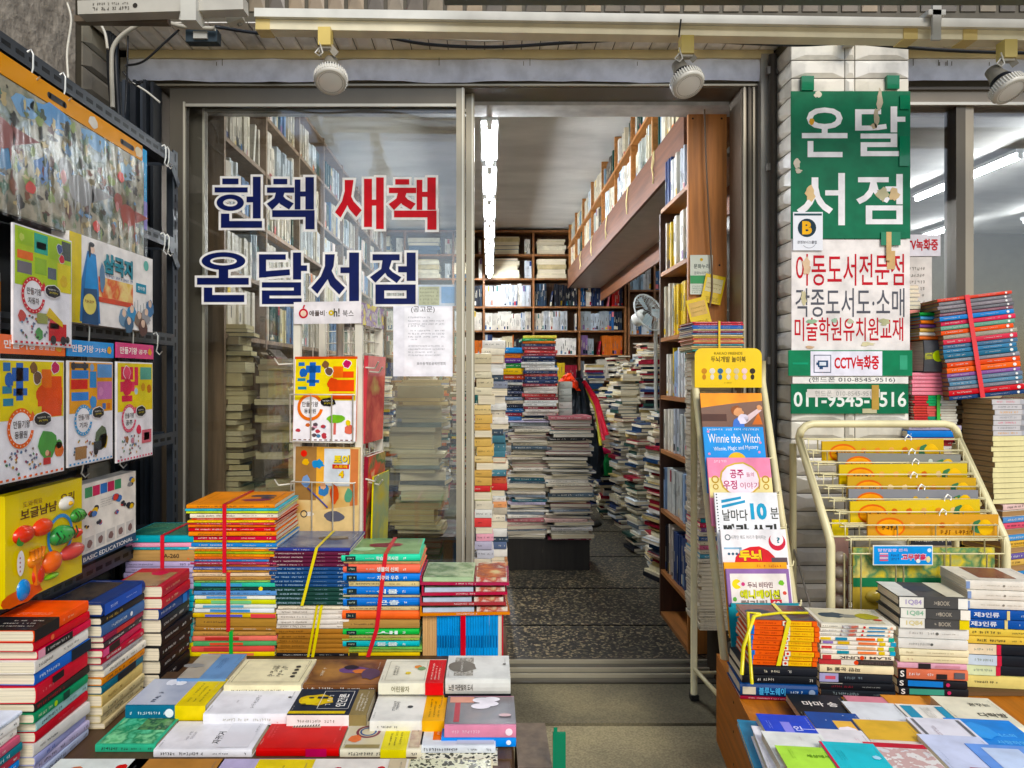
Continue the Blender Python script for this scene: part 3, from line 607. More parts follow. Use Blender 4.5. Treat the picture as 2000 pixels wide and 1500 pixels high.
b = MB(); b.box(1.395, 1.435, 2.72, 2.80, 2.55, 2.6, 'm:c9c7be'); b.disc(1.415, 2.57, .012, -2.719, '6b6a64', Matrix(((1,0,0,0),(0,0,-1,0),(0,1,0,0),(0,0,0,1))))
tag(b.build('junction_box'), 'small white junction box at the top of the tiled pillar', 'junction box')
# white tube lamp and bracket at the upper left
b = MB(); A = P(160, 22, 2.35); C_ = P(480, 12, 2.35)
tl = empty('tube_lamp', Tr(*A), 'unlit white tube light with printed marks at the upper left corner', 'lamp')
b.bar(A, C_, .05, .045, 'm:bdbab0'); kid(b, 'batten', tl)
b = MB(); Fp = frame((A.x, A.y-.0262, A.z), (C_-A).normalized(), (0, 0, 1)); b.scrib(.05, .17, .008, .009, 0, '45403a', Fp, seed=3); b.scrib(.05, .17, -.008, .012, 0, '45403a', Fp, seed=5); b.disc(.19, 0, .008, 0, '35322e', Fp); kid(b, 'marking', tl)
b = MB(); b.bar(P(150, 40, 2.4), P(330, 42, 2.4), .03, .02, 'm:6d6152'); kid(b, 'end_cap', tl)
b = MB()
b.bar(P(375, 0, 2.33), P(375, 48, 2.33), .05, .06, 'm:c9c8bf', (0, 1, 0)); b.bar(P(355, 38, 2.36), P(395, 40, 2.36), .04, .02, 'm:d8d7cf')
b.bar(P(440, -20, 2.42), P(462, 45, 2.42), .055, .03, 'm:b6b2a3', (0, 1, 0)); b.bar(P(432, -10, 2.4), P(470, 50, 2.43), .012, .012, 'm:8f8b7e')
tag(b.build('mounting_bracket'), 'weathered white steel bracket holding the overhead rail at its left end', 'bracket')
b = MB(); b.box(*(lambda a, c: (a.x, c.x, 2.62, 2.66, c.z, a.z))(P(358, 52, 2.6), P(420, 76, 2.6)), 'm:2f3b42'); b.box(*(lambda a, c: (a.x, c.x, 2.61, 2.622, c.z, a.z))(P(375, 58, 2.6), P(402, 72, 2.6)), 'm:b9b8b0')
tag(b.build('cable_box'), 'small dark metal cable box under the soffit at the left', 'cable box')
def cable(pts, Y, r, key, label, cat='cable'):
    m = MB(); q = [P(x, y, Y if not isinstance(Y, (list, tuple)) else Y[i]) for i, (x, y) in enumerate(pts)]; out = []
    for i in range(len(q)-1):
        p0, p1, p2, p3 = q[max(i-1, 0)], q[i], q[i+1], q[min(i+2, len(q)-1)]
        for k in range(5):
            t = k/5; out.append(.5*((2*p1)+(-p0+p2)*t+(2*p0-5*p1+4*p2-p3)*t*t+(-p0+3*p1-3*p2+p3)*t*t*t))
    out.append(q[-1]); m.tube(out, r, key, 7); return tag(m.build('cable'), label, cat)
cable([(220, 210), (218, 130), (222, 90), (250, 60), (300, 40), (360, 52), (420, 56)], 2.6, .008, 'm:b9b5a8', 'pale thick cable curving up from the left tiled pillar')
cable([(420, 52), (520, 66), (620, 62), (720, 66), (830, 86), (960, 92), (1100, 84), (1240, 76), (1320, 74)], 2.62, .006, 'm:20242a', 'black cable sagging along the soffit between the two left spotlights')
cable([(690, 62), (800, 72), (930, 79), (1000, 78), (1120, 72)], 2.6, .004, 'm:cfcfc8', 'thin white cable along the middle of the soffit')
cable([(1350, 78), (1450, 84), (1560, 88), (1660, 84), (1760, 92), (1880, 100), (2020, 104)], 2.6, .006, 'm:24282d', 'black cable running to the right above the tiled pillar')
cable([(250, 70), (248, 150), (244, 225)], 2.55, .003, 'm:1c1e22', 'thin black wire hanging straight down by the left pillar')
cable([(245, 128), (280, 120), (320, 85), (350, 58)], 2.55, .004, 'm:17191d', 'loose black wire looping toward the cable box')
cable([(240, 140), (262, 165), (280, 160)], 2.62, .003, 'm:17191d', 'short black wire drooping over the door jamb')
cable([(255, 160), (285, 178), (312, 200)], 2.7, .004, 'm:d4d2c8', 'short white wire hanging at the upper left of the door frame')
cable([(131, 5), (139, 40), (131, 100), (133, 152)], 2.0, .003, 'm:d8d4c6', 'white string hanging in front of the stucco wall')
cable([(192, 40), (205, 65), (210, 95)], 2.5, .005, 'm:cbc7ba', 'short pale cable dropping from the upper left tube light')
for k in range(4): cable([(212+k*5, 62+k*4), (214+k*4, 110), (216+k*4, 160), (224+k*3, 235)], 2.66-.01*k, .011, 'm:171b20', f'{("first","second","third","fourth")[k]} black cable from the left in the bunch on the left tiled pillar')
cable([(1330, 38), (1328, 55), (1326, 72)], 2.45, .003, 'm:2b2b2b', 'thin wire tied round the overhead rail above the middle spotlight')
# spotlights
def spot(px, py, hx, hy, Y, label, roll):
    A = P(px, py, Y); r = empty('spotlight', Tr(*A), label, 'spotlight', 'spotlights on the overhead rail')
    Hd = P(hx, hy, Y-.03)-A
    m = MB(); m.box(-.022, .022, -.022, .022, -.062, .0, 'm:d4bd72'); m.build('mount_block', r)
    m = MB(); e = Hd*.52
    m.bar((-.016, 0, -.06), (e.x-.03, -.01, e.z+.01), .004, .022, 'm:9d978a'); m.bar((.016, 0, -.06), (e.x+.028, -.01, e.z+.01), .004, .022, 'm:aaa497'); m.box(-.02, .02, -.012, .012, -.07, -.058, 'm:b8b2a4')
    m.build('yoke', r)
    ax = Vector((roll, -.5, -.85)).normalized(); T = Tr(*Hd) @ ax.to_track_quat('Z', 'Y').to_matrix().to_4x4()
    m = MB(); m.lathe([(.0, -.115), (.024, -.115), (.027, -.085), (.032, -.07), (.034, -.05), (.05, -.03)], 'm:8c877b', T); m.lathe([(.0345, -.062), (.0365, -.058), (.0365, -.048), (.0355, -.044)], '16171a', T); m.build('housing', r)
    m = MB(); m.lathe([(.05, -.032), (.053, -.03), (.056, -.004), (.052, .004), (.046, .004)], 'm:cfccc2', T, 28)
    for k in range(40): a = 2*math.pi*k/40; m.box(.0525, .0585, -.0015, .0015, -.03, -.006, 'm:e2dfd6', T @ Rz(math.degrees(a)))
    m.build('rim', r)
    m = MB(); m.lathe([(.0, .003), (.044, .003), (.047, .002)], 'g:ecebe6', T, 28)
    for k in range(44): a = 2*math.pi*k/44; m.disc(.0405*math.cos(a), .0405*math.sin(a), .0016, .0036, '77766f', T, n=6)
    m.build('lens', r)
    m = MB(); m.tube([(e.x-.03, -.02, e.z+.03), (e.x-.045, -.02, e.z+.012), (e.x-.03, -.022, e.z), (e.x-.018, -.02, e.z+.012), (e.x-.03, -.02, e.z+.05)], .0025, 'm:e4e1d8', 6); m.build('lamp_wire', r)
spot(636, 58, 646, 160, 2.48, 'round spotlight hanging above the glass door lettering', .1)
spot(1340, 74, 1345, 167, 2.48, 'round spotlight hanging above the open doorway', .18)
spot(1966, 82, 1974, 178, 2.48, 'round spotlight hanging in front of the right window', .22)

# ------------------------------------------------------------------ pillar signs
SY = 2.778
def psign(name, px0, px1, py0, py1, key, label, cat='sign', Y=SY, th=.004):
    a, c = P(px0, py1, Y), P(px1, py0, Y); r = empty(name, frame((a.x, Y, a.z), *FRONT), label, cat); W_, H_ = c.x-a.x, c.z-a.z
    m = MB(); m.box(0, W_, 0, H_, -th, 0, key); k = W_/(px1-px0)
    return r, m, (lambda x: (x-px0)*k), (lambda y: (py1-y)*k), k
r, m, U, V, k = psign('sign_board', 1545, 1778, 178, 466, '0d6b4b', 'large green shop sign with white Korean lettering on the pillar', Y=2.783)
m.build('board', r); m = MB()
for ch, x0, x1, y0, y1 in (('온', 1566, 1655, 210, 307), ('달', 1670, 1768, 208, 305), ('서', 1556, 1650, 338, 440), ('점', 1672, 1763, 340, 438)):
    m.text(ch, U((x0+x1)/2), V((y0+y1)/2), U(x1)-U(x0), V(y0)-V(y1), .0008, 'ece9ea', bold=.012)
m.build('lettering', r)
for (x, y, a_, c_, h_) in ((1597, 185, 9, 8, 'd9d3c0'), (1718, 195, 8, 26, 'b9ae98'), (1711, 230, 7, 22, 'b0a48c'), (1557, 320, 8, 12, 'cdc5b2'), (1559, 334, 9, 6, 'c7c0ac'), (1582, 378, 12, 18, 'd6b98a'), (1722, 380, 16, 16, 'b7b08f'), (1745, 380, 13, 15, 'cdb48b'), (1585, 238, 6, 9, 'cf9a3c'), (1707, 246, 9, 7, 'bda98a')):
    m = MB(); m.blob(U(x), V(y), a_*k, .0016, h_, seed=int(x), ry=c_*k, amp=.5); m.build('peeled_patch', r)
r, m, U, V, k = psign('sign_board', 1546, 1777, 468, 735, 'e6e0dc', 'white sign under the green one listing the shop wares in red and grey', Y=2.786)
m.build('board', r); m = MB()
m.text('아동도서전문점', U(1660), V(527), U(1767)-U(1556), V(495)-V(557), .0008, 'b8202c', bold=.006)
m.text('각종도서도·소매', U(1660), V(591), U(1767)-U(1554), V(560)-V(616), .0008, '55565e', bold=.004)
m.text('미술학원유치원교재', U(1658), V(643), U(1764)-U(1552), V(620)-V(666), .0008, 'b8202c', bold=.008)
m.build('lettering', r)
for (x, y, a_, c_, h_) in ((1574, 520, 10, 26, 'd5b99a'), (1570, 582, 8, 20, 'c5bc98'), (1585, 628, 14, 6, '8fae8d'), (1630, 626, 8, 7, '9fc0a4'), (1660, 628, 9, 7, 'b3b79c'), (1728, 628, 14, 9, 'b7b790'), (1695, 672, 22, 5, 'd4cba6'), (1580, 678, 12, 4, 'cfae8e')): m = MB(); m.blob(U(x), V(y), a_*k, .0016, h_, seed=int(x), ry=c_*k, amp=.6); m.build('stain_patch', r)
m = MB(); m.rect(U(1732), U(1748), V(526), V(490), .0013, 'c9a877'); m.build('stain_patch', r)
r, m, U, V, k = psign('sign_board', 1540, 1782, 684, 734, '0f7a52', 'green tape and white notice with a camera symbol and red lettering', Y=2.780)
m.build('board', r); m = MB(); m.rect(U(1583), U(1723), V(734), V(686), .0006, 'e6e4ee')
x0, x1, y0, y1 = U(1589), U(1623), V(728), V(693); m.rect(x0, x1, y0, y1, .0010, '2f4058'); m.rect(x0+k*1.5, x1-k*1.5, y0+k*1.5, y1-k*1.5, .0014, 'e6e4ee'); m.rect(U(1597), U(1617), V(717), V(704), .0018, '27476b'); m.rect(U(1600), U(1613), V(714), V(707), .0022, 'dfe6ee'); m.rect(U(1594), U(1597), V(713), V(708), .0018, '27476b')
m.rect(U(1600), U(1607), V(721), V(717), .0018, '27476b')
m.text('CCTV녹화중', U(1673), V(708), U(1717)-U(1630), V(694)-V(722), .0011, 'c3142c', bold=.03); m.rect(U(1757), U(1772), V(722), V(694), .0010, '3f9a76')
m.rect(U(1548), U(1578), V(712), V(708), .001, '17916a'); m.build('lettering', r)
r, m, U, V, k = psign('paper_strip', 1548, 1774, 736, 749, 'ece9e2', 'narrow paper strip with a handwritten phone number above the bottom green board', 'notice', Y=2.784); m.build('paper', r); m = MB(); m.text('(핸드폰 010-8545-9516)', U(1664), V(742), U(1750)-U(1582), V(736.5)-V(748), .0006, '4a4a50', bold=.0); m.build('lettering', r)
r, m, U, V, k = psign('sign_board', 1545, 1774, 750, 808, '136a48', 'bottom green board with a large white phone number, partly taped over', Y=2.783); m.build('board', r); m = MB()
m.text('011-9545-9516', U(1660), V(780), U(1768)-U(1548), V(765)-V(795), .0006, 'e4e8e0', bold=.02); m.rect(U(1576), U(1718), V(776), V(760), .0012, 'd9d4cc'); m.text('핸드폰  010-8545-9516', U(1650), V(768), U(1706)-U(1588), V(763)-V(774), .0018, 'a5a29c', bold=0)
m.rect(U(1702), U(1716), V(800), V(752), .0024, 'b3934e'); m.rect(U(1684), U(1712), V(807), V(798), .0021, 'c4bd9a'); m.build('lettering', r)
r, m, U, V, k = psign('sticker_sign', 1549, 1607, 414, 489, 'g:e4e5ea', 'small white card with a round navy badge and yellow B', Y=2.779, th=.002); m.build('card', r); m = MB()
m.rect(U(1551), U(1605), V(421), V(417), .0006, '2c4a50'); m.disc(U(1576), V(445), 18*k, .0008, '12303f'); m.text('B', U(1576), V(445), 19*k, 26*k, .0014, 'e8b020', bold=.05); m.text('경영보너스클럽', U(1576), V(473), 38*k, 6*k, .0008, '55555c', bold=.005); m.ring(U(1580), V(470), 14*k, 14.6*k, .0007, '55555c', a0=220, a1=330); m.build('badge', r)
for px, py, ww, hh, lab in ((1566, 148, 24, 28, 'piece of green tape at the upper left of the green sign'), (1733, 147, 24, 26, 'piece of green tape at the upper right of the green sign'), (1721, 453, 38, 26, 'torn green and brown tape where the green and white signs meet'), (1758, 186, 20, 27, 'darker green tape on the right corner of the green sign'), (1757, 266, 20, 58, 'long green tape strip on the right edge of the green sign')):
    a, c = P(px, py+hh, 2.7775), P(px+ww, py, 2.7775); m = MB(); m.box(a.x, c.x, 2.7775, 2.779 if py > 170 else 2.795, a.z, c.z, 'g:0b7552')
    if px == 1721: m.box(a.x+.02, a.x+.04, 2.7766, 2.7774, a.z-.06, c.z, 'c8a877')
    tag(m.build('tape_strip'), lab, 'tape')
# papers in the right window
r, m, U, V, k = psign('window_notice', 1740, 1837, 458, 500, 'e9e7ec', 'white notice with red lettering taped inside the right window', 'notice', Y=3.040); m.text('CCTV녹화중', U(1790), V(478), U(1832)-U(1748), V(466)-V(489), .0006, 'c3142c', bold=.03); m.build('paper', r)
r, m, U, V, k = psign('window_notice', 1765, 1820, 502, 620, 'dedad2', 'pale handwritten notice below the red one in the right window', 'notice', Y=3.043)
for n in range(6): m.scrib(U(1774), U(1806), V(525+n*13), 7*k, .0006, '8a877f', seed=n)
m.build('paper', r)
# notice on the door glass
r, m, U, V, k = psign('window_notice', 768, 884, 598, 735, 'e9e9f0', 'white typed notice with a handwritten heading taped on the door glass', 'notice', Y=3.008, th=.001)
m.rect(U(790), U(881), V(730), V(601), .0006, 'f1f1f6'); m.text('(공고문)', U(826), V(605), 46*k, 13*k, .001, '33333a', bold=.0)
for n, (y, x1) in enumerate(((620, 840), (627, 868), (633, 868), (637, 830), (646, 868), (652, 868), (658, 868), (663, 815), (676, 866), (682, 868), (688, 850), (694, 866))): m.scrib(U(797), U(x1), V(y), 3.4*k, .001, '8d8d98', seed=n)
m.text('보수동책방골목번영회', U(842), V(710), 56*k, 6*k, .001, '55555c', bold=.003)
m.build('paper', r)
r, m, U, V, k = psign('window_poster', 815, 893, 556, 598, 'd9e2f2', 'pale poster with blue panel behind the top of the typed notice', 'poster', Y=3.028, th=.001); m.rect(U(862), U(888), V(592), V(560), .0006, '8db6e6'); m.rect(U(818), U(858), V(596), V(560), .0006, 'c9c9a0')
for n in range(5): m.scrib(U(820), U(856), V(564+7*n), 4*k, .001, '77775f', seed=n)
m.build('paper', r)
# cards hanging on a cord at the bookcase end
cable([(1376, 214), (1380, 330), (1388, 480), (1391, 560), (1386, 600)], 3.15, .004, 'm:6d5a48', 'brown cord hanging down the wooden bookcase end')
r, m, U, V, k = psign('hanging_card', 1348, 1392, 498, 575, 'g:d6dccb', 'pale green card hanging on the bookcase end', 'card', Y=3.165, th=.0015); m.rect(U(1348), U(1391), V(554), V(538), .0006, '4f9d66'); m.text('문화누리', U(1370), V(520), 30*k, 9*k, .0006, '3f4f4c', bold=.01); m.text('문화누리카드', U(1370), V(533), 28*k, 6*k, .0006, '5f6f6c', bold=.0); m.disc(U(1370), V(507), 3*k, .0006, 'd9b43c')
for n in range(4): m.scrib(U(1352), U(1388), V(559+4*n), 2.5*k, .0006, '4d7d62', seed=n)
m.build('card', r)
for (cx, cy_, rot, lab) in ((1393, 565, -12, 'yellow price tag tilted on the cord of the bookcase end'), (1365, 610, 14, 'lower yellow and tan tag curling on the bookcase end')):
    q = P(cx, cy_, 3.155 if rot < 0 else 3.15); kk = 3.15/FPX; m = MB(); T = frame(q, *FRONT) @ Rz(rot); m.box(-20*kk, 20*kk, -28*kk, 28*kk, -.001, 0, 'g:e6c81c', T); m.rect(-16*kk, 16*kk, -6*kk, 21*kk, .0006, 'e8dfae' if rot < 0 else 'd9b873', T)
    for n in range(5): m.scrib(-14*kk, 14*kk, (-11-3*n)*kk if n > 1 else (10-8*n)*kk, 3*kk, .0009, '8a7420', T, seed=n)
    tag(m.build('price_tag'), lab, 'tag')

# ------------------------------------------------------------------ black slotted rack along the left wall
RX = -1.215
rk = empty('slotted_rack', Tr(RX, 2.1, 0), 'black slotted angle iron rack along the left wall hung with toys', 'rack'); RM = 'm:2c323a'
def angle(m, a, c, slots, nrm):
    a, c = Vector(a), Vector(c); m.bar(a, c, .004, .042, RM, (0, 0, 1)) if nrm == 'x' else m.bar(a, c, .042, .004, RM)
for y in (1.35, 2.75):
    for x in (RX, -1.56):
        m = MB(); m.box(x-.002, x+.002, y-.04, y, 0, 2.12, RM); m.box(x-.04, x-.002, y-.004, y, 0, 2.12, RM)
        for n in range(40): m.box(x+.002, x+.0026, y-.026, y-.016, .05+n*.052, .08+n*.052, '0b0d10')
        kid(m, 'post', rk)
for z in (2.085, 1.76, 1.39, 1.015, .655):
    m = MB(); m.box(RX, RX+.0035, 1.31, 2.71, z-.022, z+.022, RM); m.box(RX-.04, RX, 1.31, 2.71, z-.022, z-.018, RM)
    for n in range(26): m.box(RX+.0035, RX+.0042, 1.33+n*.053, 1.363+n*.053, z-.006, z+.006, '0b0d10')
    kid(m, 'rail', rk)
    for yy in (2.725, 1.33): m = MB(); m.box(-1.556, RX-.04, yy, yy+.003, z-.022, z+.022, RM); kid(m, 'crossbar', rk)
    m = MB(); m.box(-1.55, RX-.042, 1.34, 2.70, z-.017, z-.008, '22262b' if z != 1.39 else '4a4238'); kid(m, 'shelf_panel', rk)
m = MB(); m.bar((RX+.006, 2.748, 1.99), (RX+.006, 2.66, 2.085), .003, .03, RM); m.bar((RX+.006, 2.748, 1.67), (RX+.006, 2.66, 1.76), .003, .03, RM); kid(m, 'gusset', rk)
m = MB(); m.box(-1.575, -1.568, 1.3, 2.68, 0, 2.06, '14181d'); kid(m, 'back_panel', rk)
hk = [(62, 145, 2.085), (125, 180, 2.085), (328, 320, 2.085), (322, 318, 2.085), (320, 490, 1.76), (328, 505, 1.76), (172, 660, 1.39), (258, 668, 1.39), (306, 690, 1.39), (235, 905, 1.015), (160, 935, 1.015)]
for n, (px, py, z) in enumerate(hk):
    X = RX+.02; Y = X*FPX/(px-VX); m = MB(); m.tube([(X-.012, Y, z+.012), (X-.002, Y, z+.018), (X+.004, Y, z+.006), (X+.003, Y, z-.03), (X-.002, Y, z-.05), (X+.008, Y+.004, z-.062), (X+.018, Y+.006, z-.05)], .0024, 'al:d8d8d2', 6)
    where = {2.085: 'top', 1.76: 'second', 1.39: 'third', 1.015: 'fourth'}[z]; same = [i for i, h in enumerate(hk) if h[2] == z]; same.sort(key=lambda i: hk[i][0])
    tag(m.build('wire_hook'), f'bent wire hook on the {where} rail of the black rack, {ordn(same.index(n))} from the street end', 'hook', 'wire hooks on the rack')

def hang(name, X, px0, px1, pyt, pyb, key, label, cat, th=.006, ref=0):
    """a flat thing in a plane facing +x; top/bottom pixel rows are read at px0 (ref 0) or px1"""
    ya, yb = X*FPX/(px0-VX), X*FPX/(px1-VX); yr = (ya, yb)[ref]; zt, zb = EYE-(pyt-VY)/FPX*yr, EYE-(pyb-VY)/FPX*yr
    r = empty(name, frame((X, ya, zb), *SIDE), label, cat); W_, H_ = yb-ya, zt-zb
    m = MB(); m.box(0, W_, 0, H_, -th, 0, key); return r, m, W_, H_
# dinosaur jigsaw in its plastic bag
r, m, W_, H_ = hang('jigsaw_pack', -1.185, -40, 281, 70, 398, 'cfc9ba', 'large plastic wrapped jigsaw picture of dinosaurs in a forest on the top rail', 'jigsaw', ref=0)
H_ = .385
m = MB(); m.box(0, W_, 0, H_*.86, -.004, 0, '5d5a48'); m.rect(.004, W_-.004, .004, H_*.855, .0008, 'art:3f3a32,6d6a55,8a8570,a49d86,54604a,8fa0a8,c9c6b4:9:3'); m.build('picture', r); m = MB()
q = random.Random(4)
for (u, v, a_, c_, h_) in ((.36, .78, .15, .05, '5b93c4'), (.62, .8, .12, .04, '6f9fc6'), (.2, .75, .1, .05, '7aa6cc'), (.85, .7, .08, .05, '8fb0c4'), (.1, .35, .05, .07, '4f86b0'), (.3, .38, .06, .06, '6c8fc0')): m.blob(u*W_, v*H_, a_*W_, .0014, h_, seed=int(u*99), ry=c_*H_*2, amp=.5)
for n in range(240): m.blob(q.random()*W_*.94+.02, H_*(.05+.76*q.random()), q.uniform(.006, .026), .0015+.000004*n, q.choice(['3a3328', '6b5e38', '2f3f24', '6f7a4e', 'b3a070', '5a3a30', 'c8b88a', '41664e', '7a4a34', '5f86a8', '2a2a24', '8a9a5a']), seed=n, ry=q.uniform(.006, .03), amp=.7)
for (u, v, s) in ((.52, .36, 1), (.86, .33, .8), (.08, .5, .9)):     # three generic long-tailed dinosaurs
    c_ = ('8a4f4a', '8a8a88', '9a4a3c')[int(s*10) % 3]; m.blob(u*W_, v*H_, .1*s*W_, .0026, c_, seed=8, ry=.12*s*H_, amp=.2); m.blob((u-.1*s)*W_, (v+.1*s)*H_, .045*s*W_, .0027, c_, seed=5, ry=.09*s*H_, amp=.2)
    m.poly([((u+.07*s)*W_, (v+.08*s)*H_), ((u+.07*s)*W_, (v-.06*s)*H_), ((u+.22*s)*W_, (v+.06*s)*H_)], .0026, c_)
    for dx in (-.05, -.01, .04): m.poly([((u+dx)*W_, v*H_), ((u+dx+.025*s)*W_, v*H_), ((u+dx+.012)*W_, (v-.2*s)*H_)], .0027, c_)
    m.blob((u-.11*s)*W_, (v+.04*s)*H_, .02*s*W_, .003, 'c58a86', seed=9, ry=.06*s*H_)
for (u, v) in ((.23, .22), (.62, .13), (.8, .62)): m.blob(u*W_, v*H_, .03*W_, .0029, 'cf4a40', seed=int(u*50), ry=.05*H_)
m.build('artwork', r)
m = MB(); m.box(0, W_*.985, H_*.865, H_, -.004, .001, 'g:e39a26')
for u in (.33, .81): m.rect(u*W_, (u+.09)*W_, H_*.90, H_*.945, .0016, '1c1a18'); m.disc(u*W_, H_*.922, .0085, .0016, '1c1a18'); m.disc((u+.09)*W_, H_*.922, .0085, .0016, '1c1a18')
m.blob(.6*W_, H_*.93, .03, .0018, 'd9d2c4', seed=4, ry=.02); m.blob(.95*W_, H_*.92, .03, .0018, 'd9c7a4', seed=5, ry=.02); m.build('header_card', r)
m = MB(); nu, nv = 120, 8; vs = []
for j in range(nv+1):
    for i in range(nu+1):
        u, v = i/nu, j/nv; vs.append((u*W_*1.01, v*H_*.88-.01, .008+.0022*math.sin(u*95+v*5)*math.sin(v*3+u*12)+.0012*math.sin(u*41-v*7)))
m.add(vs, [(j*(nu+1)+i, j*(nu+1)+i+1, (j+1)*(nu+1)+i+1, (j+1)*(nu+1)+i) for j in range(nv) for i in range(nu)], 'pl', smooth=True); m.build('plastic_sleeve', r)
r, m, W_, H_ = hang('activity_board', -1.20, 255, 287, 295, 450, 'g:2f9fd6', 'narrow blue card peeping out behind the dinosaur jigsaw', 'card', ref=1); m.rect(0, W_, 0, H_*.35, .0008, '8a7fc4'); m.build('card', r)

def maker(X, px0, px1, pyt, pyb, label, hcol, htxt, ring, title, fields, art, header=True, ref=0):
    r, m, W_, H_ = hang('paper_craft_pack', X, px0, px1, pyt, pyb, 'ece9ea', label, 'craft book', ref=ref); m.build('page_block', r); m = MB()
    m.rect(.002, W_-.002, .003, H_-.002, .0006, 'f2f0f4'); m.rect(.004, W_-.004, H_*.5, H_-.004, .001, fields[0]); q = random.Random(len(title)*7+ord(title[0]))
    for (u0, u1, v0, v1, c) in fields[1]: m.rect(u0*W_, u1*W_, v0*H_, v1*H_, .0014, c)
    for (u, v, a_, c, n) in fields[2]: m.blob(u*W_, v*H_, a_*W_*1.12, .0016, 'f2f0f4' if n else c, seed=n*3+int(u*90), n=16); m.blob(u*W_, v*H_, a_*W_, .0020, c, seed=n*3+int(u*90), n=16)
    cx, cy_, rr_ = .30*W_, .43*H_, .19*W_
    m.disc(cx, cy_, rr_*.98, .0024, 'f4f2f4'); m.ring(cx, cy_, rr_*.8, rr_*1.02, .0028, ring, a0=30, a1=350); m.poly([(cx+rr_*.62, cy_+rr_*.3), (cx+rr_*1.22, cy_+rr_*.38), (cx+rr_*.9, cy_+rr_*.85)], .0029, ring)
    for n in range(18): a = rad(40+n*17.5); m.disc(cx+rr_*.91*math.cos(a), cy_+rr_*.91*math.sin(a), .0022, .0031, 'f2d9c4', n=6)
    m.text('만들기왕', cx+.01*W_, cy_+rr_*.2, rr_*1.25, rr_*.38, .0033, '3a2c2a', bold=.01); m.text(title, cx, cy_-rr_*.32, rr_*.95, rr_*.36, .0033, '3a2c2a', bold=.01)
    m.blob(.63*W_, .49*H_, .16*W_, .0032, 'f4f2f4', seed=3, ry=.068*H_, amp=.18); m.blob(.63*W_, .49*H_, .145*W_, .0036, '17171b', seed=3, ry=.06*H_, amp=.18)
    m.scrib(.54*W_, .73*W_, .505*H_, .016*H_, .0040, 'f2f0ea', seed=1); m.scrib(.56*W_, .71*W_, .478*H_, .02*H_, .0040, 'e9d632', seed=2)
    for (kind, u, v, a_, c) in art:
        if kind == 'b': m.blob(u*W_, v*H_, a_*W_, .0022, c, seed=int(u*70+v*30), n=12)
        elif kind == 'r': m.rect((u-a_)*W_, (u+a_)*W_, (v-a_*.5)*H_, (v+a_*.5)*H_, .0026, c)
        elif kind == 'd': m.disc(u*W_, v*H_, a_*W_, .0028, c)
        elif kind == 'p': m.poly([((u-a_)*W_, (v-a_*.2)*H_), ((u+a_)*W_, (v-a_*.8)*H_), ((u+a_)*W_, (v-a_*.5)*H_), ((u-a_*.6)*W_, (v+a_*.3)*H_)], .0030, c)
    for n in range(34):
        m.blob((.07+.55*q.random())*W_, (.05+.2*q.random())*H_, .022*W_, .0018+.00002*n, q.choice(['7a6a5a', 'b04a40', '4f7f5a', 'c59a4a', '6f6f86', '8f4f6a', '557a9a']), seed=n, ry=.017*H_, amp=.6)
    for n in range(12): m.rect((n/12+.012)*W_, (n/12+.05)*W_, .004, .018*H_+.004, .0022, ring)
    m.build('printed_cover', r)
    if header:
        m = MB(); h2 = H_+.012; m.box(-.004, W_+.004, h2, h2+.1*H_+.016, -.003, .001, 'g:'+hcol); m.text('만들기왕', W_*.30, h2+.05*H_+.008, W_*.46, .07*H_, .0016, 'f6ece4', bold=.02); m.text(htxt, W_*.70, h2+.05*H_+.006, W_*.26, .045*H_, .0016, 'f6ece4', bold=.01)
        m.blob(W_*.9, h2+.05*H_+.008, .06*W_, .0018, 'd9a03c', seed=2); m.build('header_card', r)
    m = MB(); m.rect(-.006, W_+.006, -.008, H_+.012, .0062, 'pl'); m.build('plastic_sleeve', r)
    return r
CARF = ('b3cf3c', [(.06, .30, .84, .97, '9fc62e'), (.32, .55, .80, .97, '2fa58d'), (.57, .76, .78, .97, 'a5c93a'), (.05, .3, .72, .79, 'e9722b'), (.33, .53, .62, .76, '8fb53a'), (.05, .28, .60, .70, '6f6a72'), (.72, .97, .50, .76, 'dfcf2e'), (.55, .7, .6, .7, '5b6470'), (.8, .97, .8, .97, '46504a'), (.36, .52, .84, .9, '4fb89c')], [(.76, .89, .06, '4a5a8f', 1), (.80, .80, .055, 'cf2f3a', 1), (.12, .90, .04, 'c9d96a', 0), (.84, .6, .07, 'd9b83c', 0)])
ANF = ('e8d322', [(.06, .16, .90, .97, '2d6fae'), (.24, .34, .66, .97, '2463b4'), (.18, .42, .82, .93, '2463b4'), (.2, .4, .70, .76, '2463b4'), (.56, .96, .60, .76, 'e2521f'), (.62, .78, .76, .92, 'e8702a'), (.78, .95, .76, .86, 'e2521f'), (.62, .95, .505, .6, 'e2521f'), (.06, .2, .62, .68, '2f7fa0'), (.05, .18, .72, .78, '2f7fa0')], [(.84, .935, .07, 'b8245a', 1), (.55, .85, .07, '6a5040', 1), (.5, .93, .06, '7a5636', 0), (.14, .83, .07, '2463b4', 0), (.62, .7, .09, 'e2521f', 0)])
TRF = ('e6a028', [(.05, .42, .93, .975, '3a3f4a'), (.06, .42, .83, .91, '2a7fd0'), (.05, .4, .73, .82, 'd2262c'), (.06, .42, .62, .70, '2a7fd0'), (.45, .6, .74, .9, '2b88c9'), (.62, .97, .62, .80, 'c87ab4'), (.62, .97, .84, .975, '5f97cf'), (.74, .82, .52, .58, '3c6bb0'), (.85, .93, .52, .58, 'd9702a')], [(.5, .94, .05, '7aa3cf', 0), (.1, .95, .05, '2f3440', 0), (.34, .95, .05, '2f3440', 0), (.53, .6, .08, '3a8fd0', 0), (.7, .7, .06, 'd98fc2', 0)])
